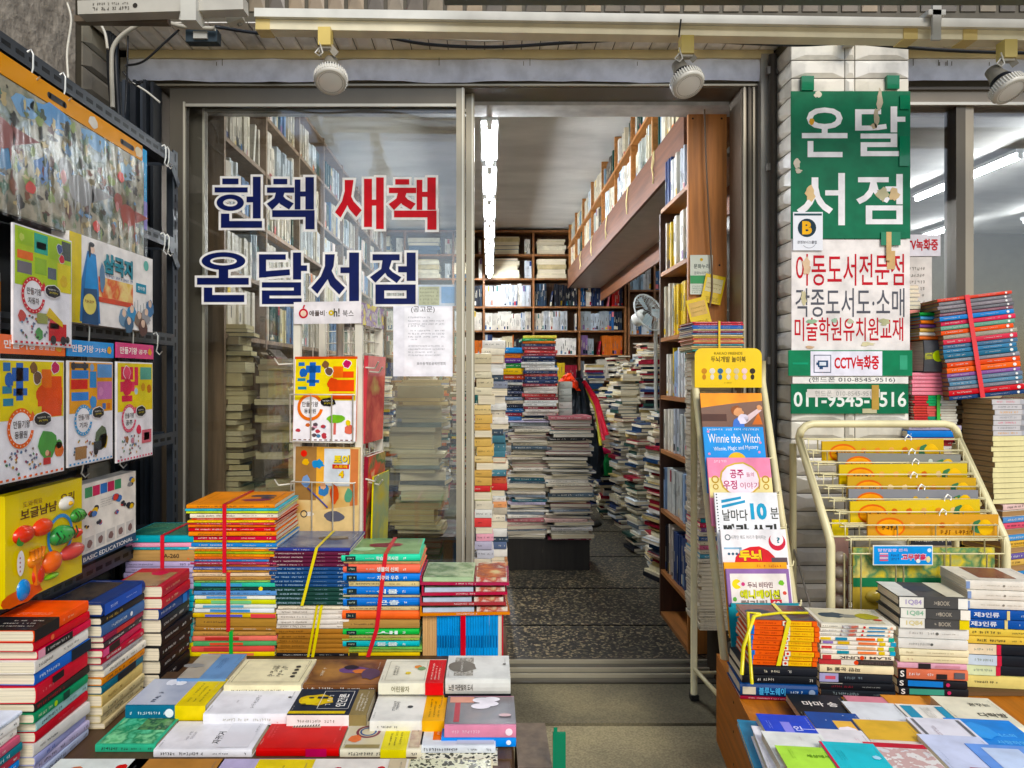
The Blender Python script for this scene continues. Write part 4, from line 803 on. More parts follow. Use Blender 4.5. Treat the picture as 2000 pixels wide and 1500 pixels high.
PRF = ('e9d21f', [(.1, .42, .82, .95, 'd52a50'), (.46, .56, .76, .95, 'd52a50'), (.62, .95, .82, .95, '5aa08e'), (.08, .46, .70, .8, 'dc3f63'), (.12, .4, .6, .66, 'd52a50'), (.6, .95, .6, .7, 'e8d84c')], [(.26, .89, .1, 'e0506e', 1), (.7, .74, .06, 'd9a03c', 0), (.88, .72, .07, 'cf7a30', 0), (.26, .75, .13, 'd52a50', 0), (.5, .7, .05, 'b8d2e0', 1)])
maker(-1.135, 26, 140, 434, 672, 'craft pad with a red ring logo and a fire engine hung under the jigsaw', 'e0702a', '자동차', 'cf2338', '자동차', CARF,
      [('p', .66, .3, .15, 'd9b83c'), ('r', .72, .13, .16, 'c8262e'), ('r', .66, .2, .08, 'd0404a'), ('d', .64, .06, .05, '2a2a30'), ('d', .82, .06, .05, '2a2a30'), ('d', .9, .07, .04, '2a2a30'), ('r', .45, .24, .09, '9aa05a'), ('b', .12, .24, .07, 'c0504a'), ('b', .4, .1, .08, '5a9a5a')], header=False)
maker(-1.14, -4, 125, 700, 948, 'craft pad with an orange header card and ring above the yellow toy box', 'ea6a26', '동물원', 'e8692a', '동물원', ANF,
      [('b', .72, .26, .17, '4f9a48'), ('r', .72, .18, .04, '8a4a3a'), ('r', .7, .12, .06, 'c03a3e'), ('d', .7, .19, .03, 'e0b090'), ('b', .9, .2, .09, 'd9703a'), ('b', .9, .25, .06, '5aa050')])
maker(-1.14, 133, 220, 704, 914, 'narrow craft pad with a bright blue header card and ring logo', '1c8fd6', '기차', '3a9ad0', '기차', TRF,
      [('b', .72, .24, .17, '5a6a50'), ('b', .76, .2, .12, 'cfae3c'), ('r', .62, .16, .09, '2f3a40'), ('d', .58, .11, .05, '22262c'), ('r', .25, .12, .12, 'a07a52')])
maker(-1.14, 228, 298, 706, 905, 'narrow craft pad with a pink header card and pink ring logo', 'd0447c', '공주', 'e04a70', '공주', PRF, [('r', .8, .22, .14, 'd06a78'), ('r', .8, .22, .08, '8a4a50'), ('b', .4, .2, .05, 'c98a9a'), ('b', .25, .22, .05, 'a06a4a'), ('b', .58, .3, .08, 'd9405a')])
# board-game box with ancient heroes
r, m, W_, H_ = hang('board_game_box', -1.175, 135, 298, 450, 628, 'e8e4df', 'white board game box with blue robed figures standing on the third rail', 'game box', th=.05)
m.build('box', r); m = MB(); m.rect(0, .12*W_, .0, H_, .0008, 'd9c23c'); m.rect(.3*W_, .72*W_, .28*H_, .58*H_, .0008, 'art:d9b04a,e6cf8a,d05a38,e0c06a:14:2'); m.rect(.3*W_, .72*W_, .28*H_, .34*H_, .0012, 'c94f36')
m.poly([(.1*W_, .02*H_), (.32*W_, .02*H_), (.30*W_, .45*H_), (.27*W_, .82*H_), (.18*W_, .84*H_), (.12*W_, .5*H_)], .0012, '2f6fa8'); m.poly([(.15*W_, .4*H_), (.29*W_, .4*H_), (.27*W_, .8*H_), (.18*W_, .8*H_)], .0016, '2a86c4'); m.poly([(.12*W_, .0), (.3*W_, .0), (.28*W_, .42*H_), (.14*W_, .4*H_)], .0018, '25496e')
m.blob(.225*W_, .87*H_, .035*W_, .0020, 'e3c4ae', seed=3, ry=.06*H_); m.blob(.22*W_, .92*H_, .035*W_, .0022, '1e2024', seed=5, ry=.035*H_); m.blob(.2*W_, .85*H_, .014*W_, .0023, '1e2024', seed=6, ry=.1*H_)
m.blob(.34*W_, .58*H_, .035*W_, .0022, '5b7f9f', seed=9, ry=.2*H_); m.disc(.2*W_, .23*H_, .07*W_, .0026, 'dccf74', ry=.12*H_); m.scrib(.15*W_, .25*W_, .26*H_, .04*H_, .003, '8a3a30', seed=1)
m.text('삼국지', .53*W_, .76*H_, .36*W_, .24*H_, .0026, '1f7f8f', bold=.05); m.text('삼국지', .53*W_+.002, .76*H_-.002, .36*W_, .24*H_, .0022, '1c2a30', bold=.07)
m.scrib(.32*W_, .74*W_, .61*H_, .045*H_, .0014, '3a5f8f', seed=2); m.rect(.76*W_, .9*W_, .5*H_, .62*H_, .0014, '1f86a0'); m.text('천하편', .83*W_, .56*H_, .1*W_, .05*H_, .0018, 'e9efe9', bold=.01); m.disc(.9*W_, .88*H_, .035*W_, .0014, '5fb0a0')
for n, (u, v, c) in enumerate(((.6, .14, '6f8fa8'), (.7, .2, '3f86b0'), (.8, .14, '7a6a5e'), (.9, .2, '8f8f92'), (.95, .32, '4a76a0'), (.66, .05, '41607a'), (.85, .04, '5a3f3a'))): m.blob(u*W_, v*H_, .07*W_, .0016+.0002*n, c, seed=n, ry=.13*H_); m.blob(u*W_, (v+.06)*H_, .03*W_, .0020+.0002*n, 'dcbfa8', seed=n+4, ry=.06*H_)
for n in range(7): m.rect((.7+.04*n)*W_, (.705+.04*n)*W_, .1*H_, (.34+.03*(n % 3))*H_, .0014, '5a6a76')
m.build('printed_cover', r)
# toy food set
r, m, W_, H_ = hang('toy_food_set', -1.165, 10, 160, 970, 1190, 'g:e6cf12', 'yellow toy box with plastic tomatoes, melon, egg and a blue knife', 'toy set', th=.03); m.build('box', r); m = MB()
m.blob(.2*W_, .05*H_, .28*W_, .0008, 'e0662a', seed=3, ry=.09*H_); m.text('도와줘요', .32*W_, .88*H_, .24*W_, .055*H_, .001, '8a5a2a', bold=.0); m.text('보글냠냠', .40*W_, .79*H_, .46*W_, .1*H_, .001, '5a3018', bold=.02); m.text('요리', .78*W_, .84*H_, .2*W_, .09*H_, .001, '5a3018', bold=.02); m.build('printed_cover', r)
def toy(n, f): mm = MB(); f(mm); mm.build(n, r)
toy('toy_tomato', lambda a: (a.dome(.2*W_, .61*H_, 0, .12*W_, .085*H_, .02, 'g:d63a1e'), a.blob(.12*W_, .57*H_, .05*W_, .012, '3f8f3a', seed=2))); toy('toy_tomato', lambda a: a.dome(.43*W_, .62*H_, 0, .12*W_, .085*H_, .02, 'g:e0461f'))
toy('toy_egg', lambda a: (a.dome(.76*W_, .78*H_, 0, .1*W_, .07*H_, .014, 'g:f1eee4'), a.dome(.76*W_, .78*H_, .008, .035*W_, .026*H_, .012, 'g:e8b41c')))
toy('toy_melon', lambda a: (a.ring(.67*W_, .48*H_, .15*W_, .18*W_, .003, '2f8fd0'), a.dome(.67*W_, .48*H_, .001, .15*W_, .1*H_, .03, 'g:2f9a4a'), [a.tube([(.67*W_-.13*W_+.05*W_*i, .48*H_-.06*H_, .018), (.67*W_-.12*W_+.05*W_*i, .48*H_, .0315-.002*abs(i-2.4)), (.67*W_-.13*W_+.055*W_*i, .48*H_+.06*H_, .018)], .0022, '17502a', 5) for i in range(6)]))
toy('toy_melon', lambda a: (a.dome(.92*W_, .62*H_, 0, .1*W_, .075*H_, .02, 'g:3f9a3f'), [a.tube([((.84+.04*i)*W_, .57*H_, .012), ((.845+.04*i)*W_, .62*H_, .0205), ((.84+.04*i)*W_, .67*H_, .012)], .0018, '1a4f24', 5) for i in range(4)]))
toy('toy_pepper', lambda a: a.dome(.9*W_, .44*H_, 0, .09*W_, .05*H_, .015, 'g:d8341f'))
toy('toy_knife', lambda a: (a.blob(.15*W_, .36*H_, .045*W_, .006, 'f1eee9', seed=1, ry=.12*H_, amp=.05), a.dome(.2*W_, .1*H_, 0, .075*W_, .1*H_, .012, 'g:1e86d0'), [a.disc(.14*W_, (.29+.04*i)*H_, .0025, .0066, 'b05a50') for i in range(4)]))
toy('toy_hand', lambda a: (a.dome(.34*W_, .33*H_, 0, .085*W_, .07*H_, .012, 'g:e98a2a'), [a.tube([((.29+.035*i)*W_, .35*H_, .008), ((.27+.05*i)*W_, .44*H_, .008)], .006, 'g:e98a2a', 8) for i in range(4)], a.bar((.34*W_, .3*H_, .006), (.36*W_, .1*H_, .006), .02, .008, 'g:e07a22')))
toy('toy_chilli', lambda a: a.dome(.38*W_, .18*H_, 0, .07*W_, .1*H_, .014, 'g:d43a1e')); toy('toy_carrot', lambda a: (a.dome(.55*W_, .25*H_, 0, .12*W_, .11*H_, .022, 'g:ee6f1a'), a.dome(.55*W_, .11*H_, 0, .1*W_, .03*H_, .012, 'g:7fc41f')))
toy('toy_sweet_potato', lambda a: a.dome(.84*W_, .27*H_, 0, .17*W_, .085*H_, .022, 'g:d9504a'))
m = MB(); m.rect(-.004, W_+.004, -.004, H_+.02, .036, 'pl'); m.build('plastic_sleeve', r)
# block set box on the lowest rail
r, m, W_, H_ = hang('block_set_box', -1.175, 158, 265, 948, 1105, 'e6e1d6', 'cream educational block set box on the lowest rail', 'toy box', th=.05)
m.build('box', r); m = MB(); m.rect(0, W_, 0, .12*H_, .0008, '2c4a66'); m.text('BASIC EDUCATIONAL', .48*W_, .055*H_, .9*W_, .055*H_, .0014, 'e9e9e4', bold=.01)
for n, c in enumerate(('3f8f62', 'c0335a', '2f6fb4', 'c0335a', '3f8f62')): m.rect((.06+.13*n)*W_, (.18+.13*n)*W_, .82*H_, .95*H_, .0008, c)
q = random.Random(2)
for (u, v, a_) in ((.2, .62, .11), (.6, .68, .13), (.9, .86, .1), (.3, .45, .07), (.6, .5, .06), (.08, .45, .05), (.88, .55, .1), (.75, .6, .07)):
    for k_ in range(5): m.blob((u+q.uniform(-.5, .5)*a_)*W_, (v+q.uniform(-.4, .4)*a_)*H_, a_*.5*W_, .001+.0003*k_, q.choice(['2c3038', 'c8453a', 'd9b03c', '3f6fae', '8a8a8a', '3a3f46']), seed=k_+int(u*40), ry=a_*.4*H_)
for n in range(5): m.rect((.06+.185*n)*W_, (.21+.185*n)*W_, .15*H_, .32*H_, .001, 'c9c6bf'); m.blob((.135+.185*n)*W_, .23*H_, .05*W_, .0014, '7a5f5a', seed=n, ry=.06*H_)
for n in range(4): m.scrib(.32*W_, .55*W_, (.74-.03*n)*H_, .016*H_, .001, '777', seed=n) if 0 else m.scrib(.32*W_, .55*W_, (.74-.03*n)*H_, .016*H_, .001, '777777', seed=n)
m.build('printed_cover', r)
r, m, W_, H_ = hang('activity_board', -1.175, -60, 0, 520, 700, 'ece9ea', 'craft pad edge at the far left below the jigsaw', 'craft book'); m.rect(0, W_, 0, H_*.3, .0008, 'b4b0b6'); m.rect(0, W_, H_*.55, H_*.9, .0008, 'd58a3c'); m.build('page_block', r)
# ------------------------------------------------------------------ left book table
b = MB(); tb = empty('display_table', Tr(-.55, 1.7, 0), 'low brown wooden display table on the left, covered with books', 'table')
b.box(-1.22, .062, .95, 2.70, .272, .298, 'wy:4f3a28'); kid(b, 'tabletop', tb)
for x, y in ((-1.18, 1.0), (.0, 1.0), (-1.18, 2.62), (.0, 2.62)): b = MB(); b.box(x, x+.04, y, y+.04, 0, .272, 'w:4a3626'); kid(b, 'leg', tb)
b = MB(); b.box(.046, .060, .98, 2.66, .02, .272, 'cb:8a6a48'); kid(b, 'side_panel', tb)
b = MB(); b.box(-.97, .05, 2.003, 2.13, .2985, .3595, 'wy:54402e'); b.box(-.97, .052, 1.85, 2.002, .2985, .3445, 'wy:54402e'); b.box(-.97, .054, 1.70, 1.849, .2985, .3295, 'wy:54402e'); b.box(-.97, .05, 1.2, 1.699, .2985, .3265, 'wy:54402e'); kid(b, 'stepped_board', tb)
G1 = 'loose books in the stacks beside the black rack'
ML_ = lambda X, Y: Tr(X, Y, 0) @ Rz(90)
def side_stack(X, Y0, Y1, z0, z1, W, items, desc, kind='paperback'):
    M = Tr(X, (Y0+Y1)/2, z0) @ Rz(90); L = Y1-Y0
    return stack(L, 0, 0, z1-z0, W, items, desc, G1, M0=M, kind=kind, jit=.005, tw=2)
WH = 'f0efe9'
A1 = [('ee5a1a', 24, {'hd': 0, 'kind': 'hardback', 'band': (0, .42, '1b1c20'), 'sp': [('s', .5, .7, 'f0c8a0', .25), ('s', .05, .3, 'e8e8e0', .5)], 'top': [('s', .5, .2, .8, 2, 'f2c8a4')]}), ('c8102e', 20, {'sp': [('d', .3, .3, 'e8704a')]}), ('d01848', 18, {'sp': [('r', 0, .12, 'e8a0b4', 0, 1), ('r', .12, .62, '1a1a1e', 0, 1), ('s', .16, .56, 'efe8e2', .4)]}),
      ('e9e4dc', 26, {'sp': [('s', .05, .3, '3a3430', .5), ('s', .5, .8, '4a4440', .25)]}), ('1662c0', 26, {'sp': [('r', .62, 1, '10202e', 0, 1), ('s', .06, .4, 'd8e4f0', .5)]}), ('cc1036', 34, {'sp': [('r', .28, .5, '1a1216', .5, .95), ('s', .1, .3, 'e89090', .2)]}), ('2a2622', 18, {'sp': [('s', .03, .5, 'b8202c', .6)]}),
      ('128a5c', 20, {'sp': [('s', .06, .3, 'd8e8c0', .4), ('r', .5, .62, '123f32'), ('d', .36, .3, 'b8d83c')]}), ('a8cccb', 20), ('c0142e', 22, {'sp': [('s', .4, .7, 'd86070', .3)]}), ('ded9d2', 26), ('a9acd8', 18, {'sp': [('s', .2, .35, '2a4f9f', .6)]}), ('c4bcd8', 18), ('b9c4dc', 18)]
for it in A1:
    if len(it) > 2: it[2].pop('hd', None)
side_stack(-1.06, 1.645, 1.87, .300, .66, .15, A1, 'the front left stack under the toy box')
A0 = [('dfe6f4', 12), ('ece8e2', 26), ('e6e0d6', 22), ('c05a72', 22), ('1f6f7c', 22, {'sp': [('s', .1, .8, 'd8e8e8', .6)]}), ('b23a4a', 22), ('1f7fd0', 20), ('5f9aa4', 22), ('c0b8cc', 22), ('d8d4c8', 20)]
side_stack(-1.075, 1.40, 1.62, .300, .485, .155, A0, 'the low stack at the lower left edge')
B1 = [('17326e', 34, {'kind': 'hardback', 'hard': True, 'sp': [('r', .0, .9, '1c4fb0', .05, .95), ('s', .1, .3, 'c8d4f0', .6), ('s', .5, .75, 'd8e0f4', .12)], 'top': [('r', .1, .9, .3, .95, 'art:1e2430,2a2c34,4a4038,1c222c:9:4')]}), ('1b1c22', 20, {'sp': [('s', .1, .45, 'c8a858', .5)]}), ('3a5f92', 30, {'kind': 'hardback', 'sp': [('s', .2, .55, 'dfe6ee', .5), ('d', .66, .22, 'e8eaf0')]}), ('8f2344', 16, {'sp': [('r', .3, .75, 'c03a3c')]}), ('3a3038', 16), ('c42a52', 20, {'sp': [('r', 0, .14, 'e05a8a', 0, 1), ('r', .14, .4, '2a2024', 0, 1)]}), ('b8203c', 20), ('a8a4a4', 14), ('e6dfcf', 20), ('e08a24', 20), ('1d6a80', 22, {'sp': [('r', .35, .8, '23252c')]}), ('dcc07a', 30, {'sp': [('s', .1, .5, '8a6a30', .4)]}), ('d8c896', 22), ('e2d4a4', 20), ('cfc096', 16)]
side_stack(-1.04, 1.90, 2.125, .300, .638, .16, B1, 'the middle left stack with the navy book')
C1 = [('b82838', 26, {'top': [('r', .0, .75, .1, .95, 'art:8a6a48,a8865c,6a5040:8:2'), ('b', .7, .45, .2, 'c01848', 4)], 'sp': [('s', .1, .6, 'e8b890', .45)]}), ('c02434', 24, {'sp': [('s', .1, .55, 'e8c8a0', .4)]}), ('1c3f80', 24, {'sp': [('s', .05, .5, 'e0e4ea', .5), ('r', .75, .9, '2a70c0')]}), ('191c22', 30), ('17181e', 30), ('1a1b20', 30), ('201c20', 30), ('16181e', 30, {'sp': [('s', .1, .5, 'e0e0dc', .4)]})]
side_stack(-1.00, 2.15, 2.36, .300, .612, .155, C1, 'the dark stack by the lavender bundle')

# tied bundles at the back of the left table
Y2 = 2.40
def even(c, n, t=10, **k): return [(c, t, dict(k)) for _ in range(n)]
bundle((243, 378), Y2, 1046, 1285, .22, [('1fa0b0', 15, {'top': [('r', .02, .98, .05, .97, 'art:1e4a44,2c6a5c,4a7a60,20303a:7:3')], 'sp': [('s', .05, .2, 'd8f0f0', .5)]}), ('e89ab4', 10, {'sp': [('s', .05, .7, 'f8dce6', .5)]}), ('3fb0c0', 6), ('cb:b8935c', 24, {'sp': [('t', 'A-260', .55, .78, '4a3a2a', .4)]})] +
       even('b3a6c8', 5, 12, sp=[('s', .05, .4, '4a4460', .4), ('s', .8, .95, '4a4460', .6)])+even('1798ae', 4, 13, sp=[('s', .82, .95, 'd8f0f4', .6), ('s', .05, .4, 'd8f0f4', .4)])+[('a8844c', 10, {})]+even('4ab4b8', 4, 13, sp=[('s', .82, .95, '17506a', .6)])+even('dcd21e', 2, 15, sp=[('s', .82, .95, '6a6420', .6)]),
       'tied bundle of lavender and turquoise volumes topped by a teal picture book', [(.56, 'g:cf2f3c')], base=.299)
S2 = [('e08a2a', 8, {'top': [('l', .1, .92, .12, .9, '8a4a14'), ('b', .72, .62, .2, '4a4450', 3, .5), ('b', .7, .3, .22, '8a3a50', 5, .5), ('b', .8, .45, .12, '3a3a48', 8, .6), ('s', .2, .3, .7, 1, 'a05a1c')]}), ('3fb0c4', 5, {'L': 1.06}), ('c9d84a', 4, {'L': 1.04}), ('e8e0cc', 9, {}), ('d0482a', 4), ('e8c43c', 4), ('c83a4c', 4), ('e87830', 5), ('c81f30', 8), ('e88a34', 8), ('c01040', 9), ('d8c03c', 4), ('2f80c8', 8), ('e0d8c0', 4), ('e88a30', 5), ('9ab83c', 4), ('ee9a34', 6), ('d86a3a', 5), ('2f78b8', 4), ('a83a5a', 5), ('c86a3a', 5), ('5a6aa8', 5), ('d8a04a', 5)]
bundle((367, 540), Y2, 985, 1118, .27, S2, 'upper tied bundle of bright picture books topped by an orange cover', [(.42, 'g:d02c38')], jit=.007, tw=1.6)
S2b = [('e0c8a8', 7), ('cb:b88c50', 8), ('9ac86a', 5), ('3fb89a', 9, {'sp': [('r', .1, .6, '4a98c8', .1, .9)]}), ('1c3a34', 7, {'sp': [('d', .8, .7, 'e8d020'), ('s', .1, .6, '5ac0a0', .4)]}), ('5a8fc8', 10), ('e8e8e4', 9, {'sp': [('r', .15, .65, '5a9ad0', .2, .8)]}), ('c8cc30', 9, {'sp': [('r', .2, .7, '7ac88a', .1, .9)]}), ('e0e4d8', 9, {'sp': [('r', .1, .6, '60a8c8', .2, .8)]}), ('dfe6ea', 10, {'sp': [('r', .2, .7, '4a90c8', .2, .8)]}), ('d8b43c', 9, {'sp': [('r', .15, .6, '5a5ac0', .2, .8), ('r', .7, 1, 'd84a50', 0, 1)]}), ('cb:b0853f', 20, {}), ('cb:a87a3c', 8, {})]
bundle((377, 540), Y2, 1119, 1232, .24, S2b, 'middle tied bundle of blue and white thin volumes on brown card', [(.43, 'g:d02c38')])
bundle((375, 540), Y2, 1233, 1285, .24, [('cb:c09050', 7), ('e87a6a', 9, {'sp': [('r', .15, .55, 'b83a34', .2, .8)]}), ('5aa868', 8, {'sp': [('r', .2, .6, 'e05a40', .2, .8)]}), ('e05a50', 10, {'sp': [('r', .15, .5, 'c04040', .2, .8)]}), ('e8d230', 8, {'sp': [('r', .2, .75, 'e07a50', .2, .8)]})], 'small pink and yellow bundle with a green tie at the table back', [(.47, 'g:2fae4a')], base=.299)
spm = [('s', .05, .42, 'e8d8d0', .5), ('s', .55, .7, 'c8a8a8', .25), ('s', .86, .95, 'e8d8d0', .4)]
spn = [('s', .05, .42, 'b8d4e8', .5), ('s', .55, .72, '9ab8d0', .25), ('s', .86, .95, 'd8e8f0', .4)]
S3 = [('2c3a8a', 10, {'L': 1.05, 'W': 1.06, 'top': [('r', .01, .99, .03, .98, 'art:5a6a8a,7a8698,46587a,8a8f98:6:5'), ('b', .68, .55, .24, '5a5048', 3, .6), ('b', .72, .6, .15, '8a8478', 5, .6)], 'sp': [('s', .3, .5, 'e8ecf4', .5)]})]+even('5c1c38', 4, 11, sp=spm)+even('1a4476', 5, 12, sp=spn)+even('1c4038', 4, 13, sp=spn)
bundle((527, 683), Y2, 1070, 1182, .25, S3, 'tied bundle of maroon, navy and green volumes under a misty blue cover', [(.5, 'g:e2d21c', .010, .05)])
bundle((540, 683), Y2, 1184, 1285, .24, [('e8dcc0', 8)]+even('e0d8cc', 4, 12, sp=[('s', .05, .42, '6a5a4a', .5), ('s', .84, .95, '6a5a4a', .4)])+even('a87434', 5, 12, sp=[('s', .05, .38, '4a3014', .5)])+[('1c1c22', 8)], 'lower tied bundle of white and brown volumes with a yellow tie', [(.56, 'g:e2d21c', .010, .03), (.50, 'g:d8c61c', .008, .03)], base=.299)
def enc(t, c): return [('r', .05, .18, '1c2c30', .18, .82), ('s', .075, .155, 'c8d8c0', .3), ('t', t, .44, .72, 'e8f4f0', .55), ('s', .3, .42, 'd8e8e8', .2), ('s', .78, .82, 'f0f4f0', .5)]
ENP = dict(pg='d8c48c')
S4 = [('42cca0', 15, dict(top=[('r', .02, .98, .02, .98, 'art:7a9a64,8fae78,5c7a50,a8b890:5:2'), ('b', .5, .55, .28, '7a2f3c', 3, .6), ('b', .62, .6, .15, '9a3f4a', 4, .5), ('d', .25, .3, .16, 'a8d0a0', .7)], sp=enc('학습백과사전', 0), hard=True, **ENP)), ('cb:c8a070', 5), ('ea7058', 18, dict(sp=enc('생물의 신비', 0), hard=True, **ENP)), ('1478d4', 17, dict(sp=enc('지구와 우주', 0), hard=True, **ENP)), ('d8c48c', 11, {}), ('1478d4', 17, dict(sp=enc('식물', 0), hard=True, **ENP)), ('c8b48c', 5), ('1272cc', 18, dict(sp=enc('곤충', 0), hard=True, **ENP)), ('cfb888', 8), ('ee6c3a', 18, dict(sp=enc('', 0)[:2], hard=True, **ENP)), ('cb:b48c50', 18)]
bundle((668, 822), Y2, 1082, 1227, .235, S4, 'tied bundle of blue and salmon encyclopedias with a mint one on top', [(.5, 'g:d0303a', .014, .03)])
bundle((670, 822), Y2, 1228, 1285, .235, [('2fb44c', 15, dict(sp=enc('새', 0), hard=True, **ENP)), ('b8a868', 6), ('a8b858', 5), ('2fb8c0', 16, dict(sp=enc('동물', 0), hard=True, **ENP)), ('7ab85a', 6), ('a0b050', 6), ('e8c81c', 9, {'sp': [('r', .08, .2, '3a3020')]})], 'small tied bundle of green and turquoise encyclopedias', [(.38, 'g:d0303a', .014, .03)], base=.299)
# plastic kits on the upright blue bundle
kx = [P(822, 1120, Y2), P(992, 1200, Y2)]
z = kx[1].z
for n, (t, c, lab, w_) in enumerate((('h', 'd8802c', 'orange cased kit at the bottom of the pile on blue books', 1.03), ('h', 'a83a40', 'thin brown red case second from the bottom of the kit pile', .98), ('h', 'b02040', 'dark red case in the middle of the pile on blue books', .98), ('h', 'a81848', 'crimson case holding the topmost clear plastic kit', 1.02))):
    h = .034; q = empty('plastic_kit', Tr((kx[0].x+kx[1].x)/2+R.uniform(-.006, .006), Y2-.01, z) @ Rz(R.uniform(-3, 3)), lab, 'kit', 'plastic cased kits on the blue bundle'); L = (kx[1].x-kx[0].x)*w_; m = MB()
    m.box(-L/2, L/2, 0, .21, 0, .010, 'g:'+c); m.box(-L/2, -L/2+.006, 0, .21, .010, h-.002, 'g:'+c); m.scrib(-.03, .04, .005, .006, .0006, 'f0d8d8', frame((0, -.0002, 0), *FRONT), seed=n); m.build('case', q)
    m = MB(); m.box(-L/2+.01, L*.1, .006, .2, .0105, h*.72, 'b9d4a8' if n == 3 else 'c2d2e2'); m.box(L*.13, L/2-.008, .006, .2, .0105, h*.72, 'art:d8c8a0,b84a3a,e8e0d0,5a8a50:30:2'); m.rect(-L/2+.012, L*.09, .01, .19, h*.72+.001, 'art:8fae78,b8c8a0,6a8a5a,d0d4b8:12:4'); m.rect(L*.14, L/2-.01, .01, .19, h*.72+.001, 'art:e0c890,c86a3c,8a3030,d8d0b8:18:7'); m.build('contents', q)
    m = MB(); m.box(-L/2+.007, L/2, -.001, .208, .0102, h-.001, 'pl'); m.build('clear_cover', q); z += h
zb = .299; L = kx[1].x-kx[0].x-.02; hh = kx[1].z-zb-.001; r = empty('book_bundle', Tr((kx[0].x+kx[1].x)/2-.004, Y2, zb), 'tied bundle of thin bright blue books standing on edge beside the doorway', 'book bundle', 'tied bundles of books'); m = MB()
x = -L/2
for n in range(6): m = MB(); m.box(x, x+.0075, .006, .2, 0, hh-.004, 'px:dcae78'); m.build('page_block', r); x += .008
n = 0
while x < L/2-.02:
    m = MB(); t = R.uniform(.0075, .0105); m.box(x+.0004, x+t-.0004, R.uniform(0, .004), .2, 0, hh-R.uniform(0, .004), '1c92d8'); m.rect(x+t*.3, x+t*.7, .03, hh*.5, .0002, '0f5f9a', frame((0, 0, 0), *FRONT)); m.build('book', r); x += t; n += 1
m = MB(); m.box(x, x+.012, .003, .2, 0, hh-.002, 'px:e6dcc8'); m.box(x+.0125, x+.017, 0, .2, 0, hh, 'c0303c'); m.build('book', r); strap(r, .5, L, .2, hh-.0025, 'g:cf2230', .017)

# flat books on the left table: x range of the front edge, its row, depth, thickness, height of the cover
G2 = 'books lying face up on the left table'
def flat(x0, x1, yf, W, T, zt, ck, label, grp=G2, rot=0, under=None, **kw):
    Y = FPX*(EYE-zt)/(yf-VY); L = (x1-x0)/FPX*Y; M = Tr(((x0+x1)/2-VX)/FPX*Y, Y, zt-T) @ Rz(rot)
    hk_ = kw.pop('hard', False)
    return make_book(M, L, W, T, ck, label=label, group=grp, hard=hk_, **kw)
flat(345, 440, 1326, 0.18, 0.03, 0.39, '6a92bc', 'grey blue travel book at the back corner beside the dark stack', top=[('r', 0, .45, .0, .98, 'art:b8b0a0,a8a090,c8c4b8:6:2'), ('s', .6, .4, .9, 3, '2a4a7a'), ('b', .1, .5, .2, '8a8a86', 3, .5)])
flat(437, 588, 1338, 0.18, 0.03, 0.39, 'e8dfb8', 'cream book with a thin printed frame and handwritten title at the table back', top=[('l', .06, .95, .1, .92, '8a7f5a'), ('s', .5, .3, .8, 2, '3a3630', 2.4), ('s', .62, .3, .75, 2, '3a3630', 2.2), ('d', .82, .3, .04, '3a3630'), ('d', .82, .42, .04, '3a3630'), ('d', .82, .54, .04, '3a3630'), ('d', .82, .66, .04, '3a3630')], sp=[('s', .1, .8, '6a6450', .25)])
flat(588, 738, 1338, 0.18, 0.02, 0.38, '7a5030', 'brown illustrated book with purple figures, behind the yellow and black one', top=[('r', 0, 1, .02, .98, 'art:8a5a30,a87440,6a4428,b8864c:5:6'), ('b', .62, .55, .3, '6a4a78', 3, .5), ('b', .7, .5, .16, 'd07a40', 5, .6), ('b', .55, .65, .14, '2a2430', 6, .7), ('b', .85, .4, .2, '5a4458', 8, 1.2), ('s', .2, .3, .7, 1, 'e8dcc0', 2)])
flat(739, 866, 1334, 0.16, 0.032, 0.416, 'e6e2cc', 'white storybook with a red paper band in the back row', band=(.72, 1, 'cc1c28'), top=[('l', .08, .7, .1, .9, 'a8a48a'), ('s', .2, .3, .75, 2, '5a564a', 1.6), ('b', .56, .65, .08, 'd8863c', 3), ('b', .62, .58, .09, '7a9a6a', 4), ('d', .42, .38, .05, 'e0c81c')], sp=[('t', '어린왕자', .2, .48, '8a8468', .5)])
flat(738, 868, 1350, .16, 0.024, 0.384, '1c2c4a', 'dark blue English storybook lying under the white one with the red band', top=None, sp=[('t', 'The Little Prince', .06, .5, 'd8c898', .5), ('r', .62, 1, '1c5aa8', .0, 1), ('d', .85, .25, 'c03a3c')])
flat(870, 997, 1326, 0.16, 0.042, 0.426, 'd4d4cc', 'thick pale novel with a dark dotted patch at the doorway end', hard=True, top=[('r', .12, .42, .12, .9, 'art:8a8478,b8b4a8,6a655a,c8c6bc:90:3'), ('b', .25, .5, .28, '6a6458', 3, 1), ('s', .24, .3, .7, 1, 'e8e6dc', 1.6), ('d', .92, .6, .03, '5a5a54')], sp=[('t', '노란 자줏빛의 도시', .05, .42, '4a463e', .4)])
flat(868, 998, 1356, .16, 0.028, 0.384, '15171c', 'black novel lying under the thick pale one at the doorway end', sp=[('t', '노란 자줏빛의 도시', .05, .36, 'f0f0ec', .5), ('s', .45, .62, 'c8c8c4', .25), ('s', .88, .95, 'e8e8e4', .5)])
flat(245, 402, 1378, 0.165, 0.038, 0.383, '1c6a88', 'grey and teal novel with a bright yellow band beside the left stacks', band=(.62, 1, 'e3cc12'), top=[('r', .0, .62, .0, .98, 'art:a8b4c8,c0c8d4,8c9ab0:5:1'), ('b', .3, .85, .12, 'dfe4ec', 3, 1.2), ('b', .42, .8, .1, 'e8ecf0', 5), ('s', .3, .1, .5, 1, '2a3a5a', 3)], sp=[('s', .06, .5, 'dceef4', .6), ('d', .55, .3, 'e8f0f4')])
